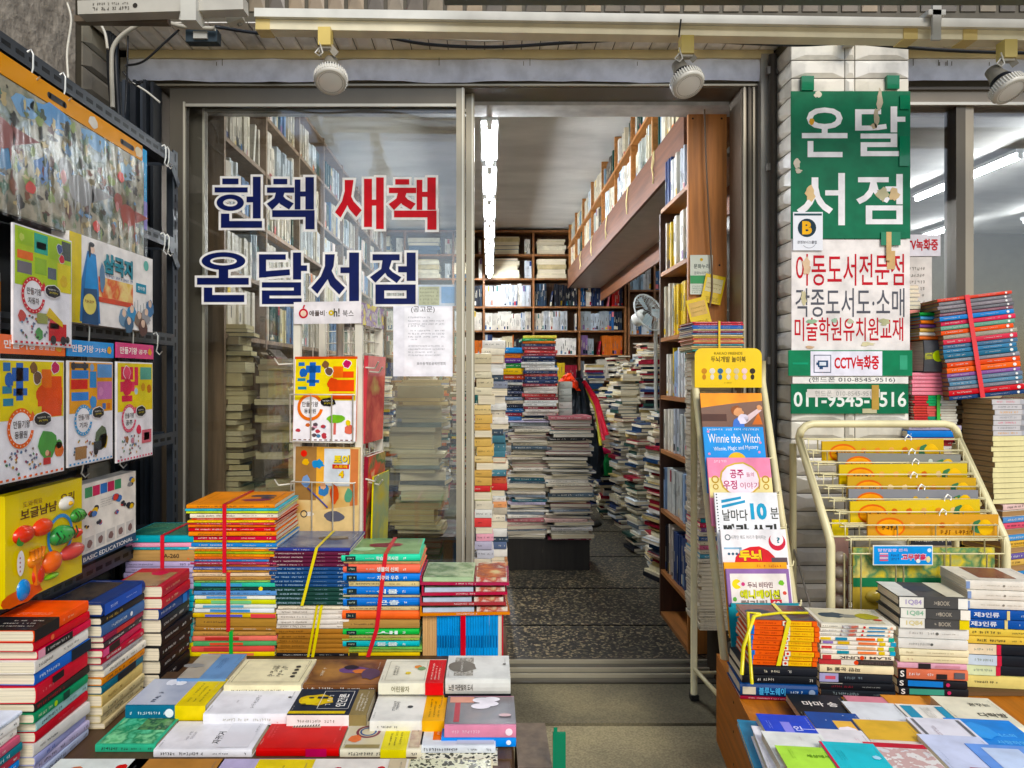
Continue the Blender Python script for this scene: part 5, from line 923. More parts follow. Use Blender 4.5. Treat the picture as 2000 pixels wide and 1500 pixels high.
flat(397, 563, 1394, 0.15, 0.03, 0.375, 'e9e9ec', 'plain white book with small grey handwriting in the middle row', top=[('s', .52, .2, .7, 1, '8a8a90', 2.4), ('d', .9, .62, .03, '3a3a40'), ('s', .3, .4, .55, 1, '9a9aa0')], sp=[('s', .2, .8, 'b0aca0', .3)])
flat(560, 716, 1396, 0.15, 0.032, 0.377, '1a2434', 'black and yellow novel with a yellow bald head on its cover', band=(.78, 1, '8a7a50'), top=[('b', .28, .55, .36, 'd8b81c', 3, .7), ('b', .2, .5, .2, 'e6cc24', 7, .9), ('r', 0, .72, .0, .12, 'e0c41c'), ('d', .2, .62, .05, '1a2434', .6), ('r', .28, .42, .58, .66, '1a2434'), ('b', .14, .36, .06, '6a5a10', 3, .5), ('l', .34, .74, .18, .86, 'e8e6dc'), ('t', '인간론', .62, .5, .5, 'f0eee6'), ('s', .46, .3, .75, 1, 'f0eee6', 2.6)], sp=[('r', 0, .78, 'f0eeea', .0, 1), ('s', .1, .6, '8a8478', .4)])
flat(722, 868, 1408, 0.15, 0.03, 0.375, 'e8e6dd', 'white essay with an orange yellow band in the middle row', band=(.7, 1, 'eab014'), top=[('s', .28, .35, .75, 2, '4a4a4e', 2), ('d', .5, .5, .05, '3a3a3e')])
flat(868, 1008, 1417, 0.16, 0.03, 0.387, 'd88aa4', 'pink and grey book with white flower shapes wrapped in plastic', top=[('r', 0, 1, .04, .98, 'art:7a6e74,6a6a6e,8a7a78,b88a80:5:3'), ('r', .12, .2, .1, .9, 'b03a44'), ('r', .04, .4, .75, .95, 'd89a84'), ('d', .5, .62, .16, 'ece6ea', .6), ('d', .62, .7, .16, 'ece6ea', .6), ('d', .52, .82, .16, 'ece6ea', .6), ('d', .66, .85, .14, 'ece6ea', .6), ('d', .85, .3, .1, 'd8b8b8', .5)], sp=[('s', .1, .5, 'e8c0d0', .4), ('d', .9, .3, 'f4e0e8')])
flat(862, 1008, 1440, .16, 0.024, 0.357, '1a86e0', 'bright blue book under the plastic wrapped pink one', sp=[('d', .9, .25, 'e8f0f8')])
flat(186, 304, 1454, .14, .019, .349, '3fae86', 'green book with sunlit leaves on its cover beside the left stacks', top=[('r', .05, .95, .02, .98, 'art:3fb88a,6ad0a0,2c8a5c,8ad8a0,48a868:22:3'), ('r', .45, .95, .5, .98, 'art:3a6a40,6a9a5a,2c5438,a8c088:40:5')])
flat(300, 492, 1464, .14, .019, .349, 'e4e3e6', 'pale grey book with a brush lettered title beside the red one', top=[('t', '자전거', .58, .4, .42, '4a4a4e'), ('t', '여행', .74, .4, .3, '4a4a4e'), ('s', .25, .3, .7, 2, 'a8a8ae', 1.4), ('b', .85, .3, .06, '6a6a70', 3, .5), ('r', .62, .95, .05, .98, 'art:d8d8dc,e2e2e6,cfcfd4:3:4')])
flat(500, 662, 1462, .14, .019, .349, 'c8161f', 'bright red book with a striped barcode block on its cover', top=[('r', .3, .66, .72, .86, 'c9a898'), *[('r', .31+.035*i, .325+.035*i, .72, .86, '2a1a1c') for i in range(10)], ('s', .08, .3, .9, 2, 'e0585c', 1.3), ('s', .92, .1, .3, 1, 'e0585c')], sp=[('r', .6, .85, 'b00a50', 0, 1)])
flat(664, 822, 1464, .14, .019, .349, 'e4ddc4', 'book with a yellow band, coloured rings and an orange blot', band=(.5, .82, 'e3d51a'), top=[('r', 0, .5, .02, .98, 'art:c8ccd4,d4c8a0,b8bcc8:5:3'), ('o', .28, .6, .22, '7a3a4a'), ('o', .28, .6, .15, '3a5a8a'), ('b', .14, .35, .14, 'e0784a', 4), ('r', .05, .48, .03, .14, '9a8a5a'), ('r', .84, .98, .05, .98, 'art:d8c8a8,b89a88,e0d8c0:30:2')])
flat(816, 968, 1456, .14, .019, .349, 'd8dde2', 'pale book with an orange rounded label at the doorway corner', top=[('r', .18, .32, .18, .82, 'e07028'), ('d', .18, .5, .01, 'e07028'), ('s', .245, .35, .65, 1, 'f0d8c0', 1.5), ('s', .92, .5, .65, 1, '7a8a9a'), ('r', .5, .98, .02, .98, 'art:c4ced8,ccd4dc,bcc8d4:3:2')])
flat(812, 972, 1492, 0.09, 0.018, 0.329, 'c9c4a8', 'black and white floral book peeping out under the pale corner book', top=[('r', 0, 1, .02, .98, 'art:2c2c28,e8e4cc,4a4a3c,d8d4b8:60:3:k')], sp=[('r', 0, 1, 'art:2c2c28,e8e4cc,4a4a3c,d8d4b8:60:3:k', 0, 1)])
flat(36, 226, 1556, .15, 0.022, .349, 'dfe6df', 'pale green book with red ladybirds in the front row', top=[('t', 'm', .5, .35, .22, '2a2a2a'), ('b', .78, .75, .1, 'c8281f', 3), ('b', .7, .4, .07, 'c8383f', 5), ('b', .3, .7, .12, 'd07a50', 4, .6)])
flat(196, 388, 1556, .15, 0.022, .349, 'b07c40', 'tan kraft covered book with a dark picture panel in the front row', top=[('r', .4, .85, .25, .62, '2a2e2c'), ('b', .6, .45, .12, 'c8c4b4', 3), ('s', .15, .3, .7, 1, '6a4420')])
flat(384, 584, 1556, .15, 0.022, .349, 'b8aece', 'lilac book with a broad yellow half in the front row', top=[('r', .4, 1, .0, .98, 'e6cc14'), ('s', .12, .2, .8, 2, 'efeaf4', 2), ('s', .7, .3, .8, 1, '5a5020')])
flat(584, 784, 1556, .15, 0.02, .349, 'e8e2d8', 'white book sprinkled with red poppies in the front row', top=[('b', .1+.09*i, .3+.5*((i*7 % 5)/5), .07, 'c41c26', i, .8) for i in range(10)]+[('r', .8, .98, .05, .95, 'c8b898')])
flat(784, 963, 1556, .15, 0.02, .349, 'd8cfa8', 'cream speckled book at the front right corner of the table', top=[('r', .02, .98, .02, .98, 'art:3a3c30,d8d8b8,5a5c48,e8e8cc:55:9:k')])
# old wooden box with green tape beside the left table
b = MB(); a, c = P(1008, 1500, 1.93), P(1092, 1395, 1.93); bx = empty('wooden_box', Tr(a.x, 1.93, 0), 'worn brown wooden box at the table corner patched with green tape', 'box')
b.box(.075, .165, 1.86, 2.1, .002, .22, 'w:6a5a48'); kid(b, 'box_body', bx)
b = MB(); b.box(.166, .20, 1.853, 1.86, .002, .315, 'g:0d7a58'); b.box(.10, .128, 1.852, 1.858, .002, .16, 'g:0d7a58'); b.box(.168, .178, 1.851, 1.8525, .3, .33, 'g:0d7a58'); kid(b, 'green_tape', bx)
b = MB()
b.box(.02, .055, 3.16, 3.18, .001, .003, 'g:12604c'); b.box(.02, .06, 3.17, 4.6, .0005, .003, 'g:1a5a4a'); tag(b.build('tape_strip'), 'long dark green tape strip along the left edge of the shop floor', 'tape')

# ------------------------------------------------------------------ spinner rack in front of the glass
SPX = Tr(-.605, 2.86, 0) @ Rz(-9)
sr = empty('spinner_rack', SPX, 'white wire spinner rack of children books before the glass door', 'book rack'); WW = 'm:e3dfd0'; hw = .125
m = MB()
m.tube([(0, 0, .0), (0, 0, 1.5)], .014, WW, 10); m.lathe([(.2, .30), (.2, .32), (.02, .33)], WW, Tr(0, 0, -.0)) if 0 else None
for (x, y) in ((-hw, -hw), (hw, -hw), (hw, hw), (-hw, hw)): m.box(x-.014, x+.014, y-.008, y+.008, .30, 1.50, WW)
m.build('post', sr)
m = MB(); m.lathe([(0, 0), (.22, 0), (.22, .02), (.03, .05), (.03, .3), (.014, .31)], 'm:8a8a84'); m.build('base', sr)
m = MB()
for n in range(24): z = .34+n*.05; m.tube([(hw, -hw, z), (hw, hw, z)], .0022, WW, 5); m.tube([(-hw, hw, z), (hw, hw, z)], .0022, WW, 5)
for k_ in range(5): y = -hw+k_*hw/2; m.tube([(hw, y, .33), (hw, y, 1.5)], .0022, WW, 5); m.tube([(y, hw, .33), (y, hw, 1.5)], .0022, WW, 5); m.tube([(y, -hw, .33), (y, -hw, 1.5)], .0022, WW, 5)
m.build('wire_grid', sr)
m = MB(); zt = EYE-(590-VY)/FPX*2.74; m.box(-hw-.01, hw+.012, -hw-.014, -hw-.01, zt-.085, zt, 'ece8ea'); T = frame((0, -hw-.0142, zt-.0425), *FRONT)
m.ring(-.095, -.002, .012, .019, .0006, 'c8203a', T); m.disc(-.095, -.002, .012, .0008, 'f0d8c0', T); m.tube([(-.095, -hw-.016, zt-.024), (-.09, -hw-.016, zt-.012)], .003, 'c8203a', 6)
m.text('애플비', -.040, -.002, .062, .022, .0006, '3a2a24', T, bold=.02); m.disc(-.001, 0, .0016, .0008, '5a5450', T); m.text('h!', .040, 0, .024, .032, .0006, '3a3a30', T, bold=.02); m.ring(.018, -.001, .004, .0105, .0008, 'd8c020', T); m.text('북스', .086, -.004, .044, .026, .0006, '3a3630', T, bold=.0)
m.build('header_card', sr)
m = MB(); m.box(hw+.012, hw+.016, -hw-.01, hw+.01, zt-.09, zt-.005, 'art:d8c8a0,e0d050,8a70a0,c8c0b8,7a9a70:26:3'); m.build('side_card', sr)
def basket(parent, x0, x1, y, z0, z1, d=.035, n=3):
    m = MB(); rr_ = .0028
    for z in (z0, z1): m.tube([(x0, y, z), (x0, y-d, z), (x1, y-d, z), (x1, y, z)], rr_, WW, 6)
    for k_ in range(n+1): x = x0+(x1-x0)*(k_+.0)/n; m.tube([(x, y, z0), (x, y-d, z0), (x, y-d, z1)], rr_, WW, 6)
    return m.build('wire_basket', parent)
basket(sr, -hw-.012, hw-.01, -hw-.008, .998, 1.18); basket(sr, -hw-.008, hw-.006, -hw-.008, .645, .845)
for n, (x, z, s) in enumerate(((-hw-.01, 1.30, -1), (-hw-.01, .83, -1), (hw+.01, 1.285, 1), (hw+.01, .855, 1), (hw+.01, .50, 1))):
    m = MB(); m.tube([(x, -hw+.02, z), (x+s*.06, -hw-.02, z-.004), (x+s*.075, -hw-.025, z+.02)], .0034, WW, 6); m.tube([(x, -hw+.04, z-.015), (x+s*.07, -hw-.0, z-.02), (x+s*.085, -hw-.005, z)], .0034, WW, 6) if s > 0 else None; m.build('hook', sr)
def face_book(M, W_, H_, T_, ck, label, art, name='book', grp='books displayed in the spinner rack', parent=None):
    """a book shown face on: local u right, v up, cover toward local +w"""
    pb = MB(); pb.box(.001, W_-.001, .001, H_-.001, -T_+.002, -.002, 'p:e6dfce'); m = MB(); m.box(0, W_, 0, H_, -.002, 0, ck); m.box(0, W_, 0, H_, -T_, -T_+.002, ck); m.box(-.001, .0, 0, H_, -T_, 0, ck); art(m, W_, H_)
    o = m.build(name, parent, M); pb.build('page_block', o)
    return tag(o, label, 'book', grp) if not parent else o
def art_animal(m, W_, H_):
    fd = ANF; m.rect(.0, W_, 0, H_, .0006, 'f2f0f4'); m.rect(.003, W_-.003, H_*.48, H_*.97, .001, fd[0]); m.rect(0, W_, H_*.97, H_, .0012, 'd0522a')
    for (u0, u1, v0, v1, c) in fd[1]: m.rect(u0*W_, u1*W_, v0*H_-.004, v1*H_-.012, .0014, c)
    for (u, v, a_, c, n) in fd[2]: m.blob(u*W_, v*H_-.008, a_*W_*1.15, .0016, 'f2f0f4' if n else c, seed=n*3+int(u*90)); m.blob(u*W_, v*H_-.008, a_*W_, .002, c, seed=n*3+int(u*90))
    cx, cy_, r_ = .27*W_, .4*H_, .2*W_; m.disc(cx, cy_, r_, .0024, 'f4f2f4'); m.ring(cx, cy_, r_*.8, r_*1.04, .0028, 'e8782a', a0=30, a1=350)
    m.text('만들기왕', cx, cy_+r_*.22, r_*1.3, r_*.4, .0033, '3a2c2a'); m.text('동물원', cx, cy_-r_*.3, r_*.95, r_*.36, .0033, '3a2c2a'); m.blob(.56*W_, .46*H_, .14*W_, .0036, '17171b', seed=3, ry=.06*H_); m.scrib(.47*W_, .65*W_, .475*H_, .018*H_, .004, 'f2f0ea', seed=1); m.scrib(.49*W_, .64*W_, .445*H_, .022*H_, .004, 'e9d632', seed=2)
    m.blob(.68*W_, .26*H_, .17*W_, .0024, '7ab83a', seed=5, ry=.06*H_); m.rect(.65*W_, .69*W_, .08*H_, .24*H_, .0022, 'd06a60'); m.blob(.9*W_, .14*H_, .09*W_, .0026, 'd8705a', seed=7); m.blob(.88*W_, .22*H_, .05*W_, .003, 'e0c82a', seed=8)
    q = random.Random(5)
    for n in range(12): m.blob((.07+.45*q.random())*W_, (.05+.16*q.random())*H_, .045*W_, .002+n*1e-5, q.choice(['5a4a50', 'b8404a', '6a8a9a', 'c86a3a', '4a7a9a', 'd8a0b0']), seed=n, ry=.025*H_)
    for n in range(12): m.rect((n/12+.01)*W_, (n/12+.055)*W_, .003, .02*H_, .0022, '7a4a3a')
face_book(SPX @ frame((-hw-.004, -hw-.036, 1.002), (1, 0, 0), (0, .07, 1)), .252, .325, .010, 'd85a2a', 'white and yellow animal craft book in the upper basket of the spinner rack', art_animal)
def art_toy(m, W_, H_):
    m.rect(0, W_, 0, H_, .0006, 'art:d8b070,e0c488,c89a58,e8d4a0:4:3'); m.rect(0, W_*.33, .38*H_, H_, .001, '9a7444'); m.rect(.45*W_, .85*W_, .55*H_, .98*H_, .001, 'd4dce2'); m.rect(.86*W_, .98*W_, .3*H_, .98*H_, .001, 'c87a4a'); m.rect(.33*W_, .45*W_, .4*H_, H_, .0009, 'e0a84a'); m.poly([(0, 0), (W_, 0), (W_, .34*H_), (0, .22*H_)], .0012, 'dcc08a')
    m.text('토이', .72*W_, .86*H_, .24*W_, .1*H_, .0026, 'e8d21c', bold=.05); m.text('토이', .72*W_+.0015, .86*H_-.0015, .25*W_, .105*H_, .0022, '2a3a6a', bold=.08); m.rect(.58*W_, .84*W_, .75*H_, .80*H_, .0022, 'c8342a'); m.text('스토리', .71*W_, .775*H_, .2*W_, .035*H_, .0026, 'f0d820', bold=.02); m.text('4', .72*W_, .69*H_, .08*W_, .08*H_, .0026, 'e8c81c', bold=.06); m.text('4', .72*W_+.001, .69*H_-.001, .085*W_, .085*H_, .0022, 'a8402a', bold=.1)
    m.disc(.13*W_, .92*H_, .05*W_, .0018, 'd8301f'); m.blob(.16*W_, .82*H_, .06*W_, .0020, 'e0b01c', seed=2)
    m.blob(.36*W_, .8*H_, .12*W_, .002, '2a86c0', seed=3, ry=.07*H_, amp=.5); m.blob(.17*W_, .6*H_, .08*W_, .002, '7a9ac8', seed=4, ry=.08*H_); m.tube([(.2*W_, .52*H_, .003), (.35*W_, .42*H_, .003), (.52*W_, .3*H_, .003)], .003, '4a4a8a', 6)
    m.blob(.62*W_, .2*H_, .18*W_, .0024, '5a5a66', seed=6, ry=.07*H_); m.blob(.45*W_, .5*H_, .1*W_, .0022, '3a78b0', seed=7, ry=.09*H_); m.blob(.44*W_, .55*H_, .06*W_, .0026, 'e0a880', seed=8); m.blob(.62*W_, .46*H_, .08*W_, .0022, 'c8502a', seed=9, ry=.13*H_); m.blob(.84*W_, .44*H_, .07*W_, .0022, '5a9a7a', seed=11, ry=.1*H_)
    m.ring(.15*W_, .22*H_, .04*W_, .055*W_, .0024, '3a3a40'); m.blob(.24*W_, .22*H_, .08*W_, .0022, 'e8e0d0', seed=12, ry=.03*H_)
face_book(SPX @ frame((-hw+.002, -hw-.036, .649), (1, 0, 0), (0, .05, 1)), .258, .33, .012, 'c8a870', 'children picture book with a yellow lettered title in the lower basket', art_toy)
for n, (z, h, c, c2, lab) in enumerate(((.99, .34, 'c0424a', 'art:c0424a,d86a5a,a8383c,b8a060:6:3', 'red plastic wrapped book on the right side of the spinner rack, upper'), (.60, .34, '8a2030', 'art:8a2030,c8a060,3a6a40,d84a3a,e8d0a0:9:5', 'dark red picture book on the right side of the spinner rack, lower'))):
    face_book(SPX @ frame((hw+.02, -hw+.01, z), (0, 1, 0), (.04, 0, 1)), .22, h, .016, c, lab, (lambda m, W_, H_, c2=c2: m.rect(0, W_, 0, H_, .0006, c2)))
face_book(SPX @ frame((hw+.05, -hw+.0, .565), (0, 1, 0), (.03, 0, 1)), .2, .30, .006, 'd8c81c', 'thin yellow book standing outermost on the right of the spinner rack', (lambda m, W_, H_: m.rect(0, W_, 0, H_, .0006, 'art:d8c81c,8a9a70,b8a83c:6:3')))
# ------------------------------------------------------------------ book stand right of the doorway
CRM = 'm:e6dcb0'
st = empty('book_stand', Tr(.92, 2.5, 0), 'cream tube book stand with a yellow header card beside the doorway', 'book stand')
SX0, SX1 = .792, 1.052; zt = 1.23; ybk, yfr = 2.725, 2.29
def sl(t, x): return Vector((x, ybk+(yfr-ybk)*t, zt*(1-t)+.05*t))
for x in (SX0, SX1):
    m = MB(); m.tube([sl(0, x)+Vector((0, 0, .08)), sl(.0, x), sl(.5, x), sl(1, x), (x, yfr, .0)], .0135, CRM, 10); m.box(x-.016, x+.016, yfr-.016, yfr+.016, 0, .04, 'g:d8a018'); kid(m, 'front_leg', st)
    m = MB(); m.tube([(x, ybk+.012, .0), (x, ybk+.012, 1.2)], .0125, CRM, 10); m.box(x-.015, x+.015, ybk-.003, ybk+.027, 0, .02, '2a2a28'); kid(m, 'back_leg', st)
    m = MB(); m.tube([(x, yfr+.02, .16), (x, ybk, .12)], .008, CRM, 8); kid(m, 'brace', st)
for yy, z in ((yfr+.02, .15), (ybk-.03, .12)): m = MB(); m.tube([(SX0, yy, z), (SX1, yy, z)], .006, CRM, 6); kid(m, 'crossbar', st)
steps = [(.03, 0), (.165, 1), (.285, 2), (.40, 3), (.515, 4), (.63, 5), (.755, 6)]
a, c = P(1357, 757, 2.70), P(1488, 680, 2.70); m = MB(); W_, H_ = c.x-a.x, c.z-a.z; rr_ = .03
pts = [(0, 0), (W_, 0)]+[(W_-rr_+rr_*math.cos(rad(t)), H_-rr_+rr_*math.sin(rad(t))) for t in range(0, 91, 15)]+[(rr_+rr_*math.cos(rad(t)), H_-rr_+rr_*math.sin(rad(t))) for t in range(90, 181, 15)]
T = frame((a.x, 2.70, a.z), *FRONT); N = len(pts); m.poly(pts, 0, 'g:f0cb10', T); m.poly([p for p in pts[::-1]], -.004, 'g:f0cb10', T); m.add([(p[0], p[1], w_) for w_ in (0, -.004) for p in pts], [(i, (i+1) % N, N+(i+1) % N, N+i) for i in range(N)], 'g:f0cb10', T)
m.text('KAKAO FRIENDS', W_*.5, H_*.87, W_*.42, H_*.07, .0008, '8a7420', T, bold=.01); m.text('두뇌개발 놀이북', W_*.5, H_*.72, W_*.52, H_*.15, .0008, '5a4a1c', T, bold=.015); m.scrib(W_*.44, W_*.56, H_*.12, H_*.04, .0008, 'a8881c', T, seed=3)
for n, c_ in enumerate(('c88a3a', 'e8e0d0', '3a6a8a', 'e0d8c8', 'd8c8a0', 'e8c8c8', '3a3026')): m.disc(W_*(.14+.12*n), H_*.42, W_*.042, .0008, c_, T); m.disc(W_*(.14+.12*n), H_*.27, W_*.028, .0009, c_, T, ry=H_*.07)
kid(m, 'header_card', st)
GS = 'books on the cream stand beside the doorway'
def stand_book(px0, px1, pyt, pyb, Y, ck, label, art, H_=.24, grp=GS, lean=.26, T_=.008):
    a, c = P(px0, pyt, Y), P(px1, pyt, Y); v = Vector((0, lean, 1)).normalized(); o = Vector((a.x, Y, a.z))-v*H_
    vis = (pyb-pyt)/FPX*Y/v.z/H_
    def dr(m, W_, Hh):
        art(m, W_, Hh, vis)
    mw = MB(); f0 = o-Vector((0, .004, .004)); mw.tube([(SX0, o.y+.03, o.z), (SX0+.02, o.y-.012, o.z-.004), (SX1-.02, o.y-.012, o.z-.004), (SX1, o.y+.03, o.z)], .003, CRM, 6); kid(mw, 'wire_shelf', st)
    return face_book(frame(o, (1, 0, 0), v), c.x-a.x, H_, T_, ck, label, dr, grp=grp)
def a1(m, W, H, s):
    m.rect(0, W, 0, H, .0006, 'art:5a3420,6a4028,4a2c1c:4:2'); m.poly([(0, H), (W, H), (W, H-.22*s*H), (W*.5, H-.3*s*H), (0, H-.42*s*H)], .001, 'f09a1c'); m.rect(0, W*.4, H-.8*s*H, H-.6*s*H, .001, '4a2a20')
    m.blob(.6*W, H-.55*s*H, .09*W, .0014, 'd89a6a', seed=2); m.blob(.57*W, H-.5*s*H, .1*W, .0012, '8a4a20', seed=3); m.blob(.58*W, H-.95*s*H, .12*W, .0016, '3a6fc0', seed=4, ry=.3*s*H); m.blob(.66*W, H-.75*s*H, .1*W, .0018, 'e0d8e4', seed=5); m.poly([(.68*W, H-.7*s*H), (.95*W, H-.4*s*H), (.97*W, H-.5*s*H), (.72*W, H-.85*s*H)], .0018, 'd8c0c0'); m.blob(.94*W, H-.42*s*H, .05*W, .0020, 'd89a6a', seed=6); m.poly([(.8*W, H-.9*s*H), (.92*W, H-.55*s*H), (.97*W, H-.9*s*H)], .0014, 'c86a1c')
def a2(m, W, H, s):
    m.rect(0, W, 0, H, .0006, '1f8ed6'); m.scrib(.06*W, .92*W, H-.08*s*H, .07*s*H, .001, 'd8e8f0', seed=1); m.text('Winnie the Witch', .5*W, H-.36*s*H, .86*W, .28*s*H, .001, 'f0ece8', bold=.0); m.text('Winnie, Magic and Mystery', .52*W, H-.68*s*H, .74*W, .16*s*H, .001, 'e8eef4', bold=0, rot=3); m.disc(.52*W, H-1.1*s*H, .16*W, .0012, 'e0b83a')
    for u, v in ((.08, .15), (.93, .5), (.9, .8), (.07, .85)): m.blob(u*W, H-v*s*H, .025*W, .0012, 'd890b8', seed=3)
def a3(m, W, H, s):
    m.rect(0, W, 0, H, .0006, 'e88aa8'); m.rect(0, W, H-1.1*s*H, H-.55*s*H, .0008, 'e8d89a'); m.blob(.5*W, H-.6*s*H, .34*W, .001, 'c8a84a', seed=3, ry=.5*s*H, amp=.08); m.blob(.5*W, H-.6*s*H, .31*W, .0014, 'f0dce4', seed=3, ry=.45*s*H, amp=.08)
    m.text('공주', .45*W, H-.45*s*H, .22*W, .24*s*H, .0018, 'a82860', bold=.02); m.text('들의', .66*W, H-.47*s*H, .12*W, .12*s*H, .0018, 'a82860', bold=.0); m.text('우정', .33*W, H-.75*s*H, .22*W, .25*s*H, .0018, 'a82860', bold=.02); m.text('이야기', .64*W, H-.77*s*H, .3*W, .18*s*H, .0018, 'a82860', bold=.0)
    for u in (.1, .9): m.ring(u*W, H-.6*s*H, .04*W, .06*W, .0016, 'b8902c'); m.ring(u*W, H-.8*s*H, .03*W, .045*W, .0016, 'b8902c')
    m.scrib(.1*W, .3*W, H-.1*s*H, .08*s*H, .001, 'f8d8e8', seed=2)
def a4(m, W, H, s):
    m.rect(0, W, 0, H, .0006, 'e8e8e8')
    for k in range(13): m.disc(.03*W, H-(.05+.08*k)*s*H, .012*W, .001, '2a3a44', n=8)
    m.poly([(.1*W, H-.2*s*H), (.42*W, H-.1*s*H), (.42*W, H-.17*s*H), (.1*W, H-.28*s*H)], .001, '2a90b8'); m.poly([(.1*W, H-.34*s*H), (.48*W, H-.2*s*H), (.48*W, H-.27*s*H), (.1*W, H-.42*s*H)], .001, '2a90b8')
    m.text('날마다', .3*W, H-.60*s*H, .4*W, .3*s*H, .001, '3a3a34', bold=.015); m.text('10', .68*W, H-.5*s*H, .26*W, .44*s*H, .0012, '1a9ac0', bold=.05); m.text('분', .93*W, H-.55*s*H, .13*W, .3*s*H, .001, '3a3a34', bold=.01); m.text('따라 쓰기', .52*W, H-1.0*s*H, .84*W, .34*s*H, .001, '2a2a26', bold=.05)
def a5(m, W, H, s):
    m.rect(0, W, 0, H, .0006, 'ece8e8'); m.ring(.1*W, H-.22*s*H, .03*W, .045*W, .001, '4a5a60'); m.text('시작만 해도 머리가 좋아지는', .42*W, H-.22*s*H, .54*W, .11*s*H, .001, '6a6a66', bold=0); m.blob(.5*W, H-1.0*s*H, .34*W, .001, 'd02a30', seed=3, ry=.55*s*H, amp=.06); m.text('두뇌', .42*W, H-.72*s*H, .34*W, .3*s*H, .0014, 'f0c83a', bold=.05); m.text('두뇌', .42*W+.001, H-.72*s*H-.001, .36*W, .32*s*H, .0012, '8a1a20', bold=.08)
    m.disc(.85*W, H-.35*s*H, .13*W, .001, 'c82a40'); m.disc(.85*W, H-.27*s*H, .1*W, .0014, 'ece8e8'); m.text('?', .87*W, H-.3*s*H, .05*W, .16*s*H, .0018, '2a6a7a', bold=.03); m.rect(.03*W, .3*W, H-.55*s*H, H-.5*s*H, .001, '8ab0c8'); m.rect(.26*W, .3*W, H-.8*s*H, H-.5*s*H, .001, '8ab0c8'); m.rect(.74*W, .98*W, H-.98*s*H, H-.78*s*H, .0014, '5a4a50')
    for k in range(3): m.disc((.1+.06*k)*W, H-.68*s*H, .02*W, .001, '3a5a70')
def a6o(m, W, H, s): m.rect(0, W, 0, H, .0006, 'f0a818'); m.scrib(.45*W, .9*W, H-.5*s*H, .4*s*H, .001, 'c8641c', seed=4)
def a6(m, W, H, s):
    m.rect(0, W, 0, H, .0006, '8f6aa0'); m.rect(.05*W, .95*W, -.0+.01, H-.12*s*H, .001, 'ece2d8'); m.ring(.15*W, H-.38*s*H, 0, .075*W, .0014, 'e8d020', a0=35, a1=325); m.disc(.25*W, H-.38*s*H, .03*W, .0014, 'd0407a')
    m.text('두뇌 비타민', .52*W, H-.4*s*H, .4*W, .15*s*H, .0014, '7a5a5a', bold=.03); m.text('애니메이션', .50*W, H-.63*s*H, .62*W, .22*s*H, .0018, 'd8d81c', bold=.04); m.text('애니메이션', .50*W+.001, H-.63*s*H-.001, .64*W, .24*s*H, .0014, '5a5a20', bold=.07); m.text('컬러링', .4*W, H-.87*s*H, .42*W, .2*s*H, .0018, '8a7a70', bold=.04); m.rect(.66*W, .84*W, H-.98*s*H, H-.76*s*H, .0014, 'c82a3a'); m.text('60', .75*W, H-.87*s*H, .13*W, .15*s*H, .0018, 'f0e8d8', bold=.04)
    m.blob(.86*W, H-.35*s*H, .05*W, .0014, '7ab83a', seed=2); m.blob(.9*W, H-.6*s*H, .035*W, .0014, 'd05040', seed=3); m.blob(.1*W, H-.75*s*H, .04*W, .0014, '6aa84a', seed=4)
def a7(m, W, H, s): m.rect(0, W, 0, H, .0006, '128a98'); m.disc(.16*W, H-.25*s*H, .065*W, .001, 'e88a4a'); m.rect(.09*W, .23*W, H-.35*s*H, H-.25*s*H, .0012, '128a98'); m.text('첫', .16*W, H-.62*s*H, .14*W, .35*s*H, .001, '12303a', bold=.03)
# the books lean back on the stand's steps, each hiding the foot of the one behind it
stand_book(1367, 1487, 768, 835, 2.66, '5a3420', 'picture book with an orange band and a girl in blue, top of the cream stand', a1)
stand_book(1373, 1490, 834, 894, 2.59, '1f8ed6', 'bright blue English storybook second from the top of the cream stand', a2)
stand_book(1381, 1503, 894, 962, 2.535, 'e88aa8', 'pink princess storybook with gold ornaments on the cream stand', a3)
stand_book(1395, 1517, 962, 1032, 2.475, 'e8e8e8', 'white spiral handwriting book with a big blue ten on the cream stand', a4)
stand_book(1407, 1534, 1034, 1100, 2.415, 'ece8e8', 'white puzzle book with a red dome on the cream stand', a5)
stand_book(1414, 1536, 1098, 1112, 2.372, 'f0a818', 'orange book just showing above the purple bordered one', a6o)
stand_book(1418, 1540, 1111, 1184, 2.350, '8f6aa0', 'purple bordered colouring book near the bottom of the cream stand', a6)
stand_book(1428, 1560, 1178, 1235, 2.305, '127a80', 'dark teal book behind the lowest one on the cream stand', a7)
stand_book(1424, 1548, 1186, 1250, 2.285, '128a98', 'teal book with an orange half sun at the foot of the stand', a7)
# page-edge bundles behind the stand
YS = 2.80
bundle((1352, 1452), YS, 628, 686, .2, [(c, 4) for c in ('b83848', 'c83a4a', '3a68b0', '3a70b8', 'c8b890', '8a3a50', '4a78b0', 'd8c898', 'b89a4a', 'c05a4a', 'd8b07a', 'c86a50', '3a8a98', 'c8b080', 'b8a060', '3a9088')], 'tied bundle of thin coloured books with a yellow cord above the stand', [(.52, 'g:d8b83a', .008)], rot=0)
zz = [(688, 800), (801, 905), (906, 1012), (1013, 1100), (1101, 1190), (1191, 1292)]
for n, (a_, c_) in enumerate(zz):
    it = [('c9c1ae', 6, {'flip': n % 2 == 0, 'pg': 'cfc6b2'}) for _ in range(12)] if n != 3 else [(q_, 6) for q_ in ('2a8a9a', 'c83a5a', '7a5a8a', 'd8d0bc', '3a5a8a', 'c8c0a8', 'c86a8a', 'b8b0a0', '4a8aa0', 'c8c0b0')]
    bundle((1366, 1440), YS, a_, c_, .2, it, f'grey bundle of bound page blocks, {ordn(n)} from the top behind the stand', [(.85, 'm:4a4038', .006)], base=(.242 if n == 5 else None), split=True)
b = MB(); q = random.Random(3)
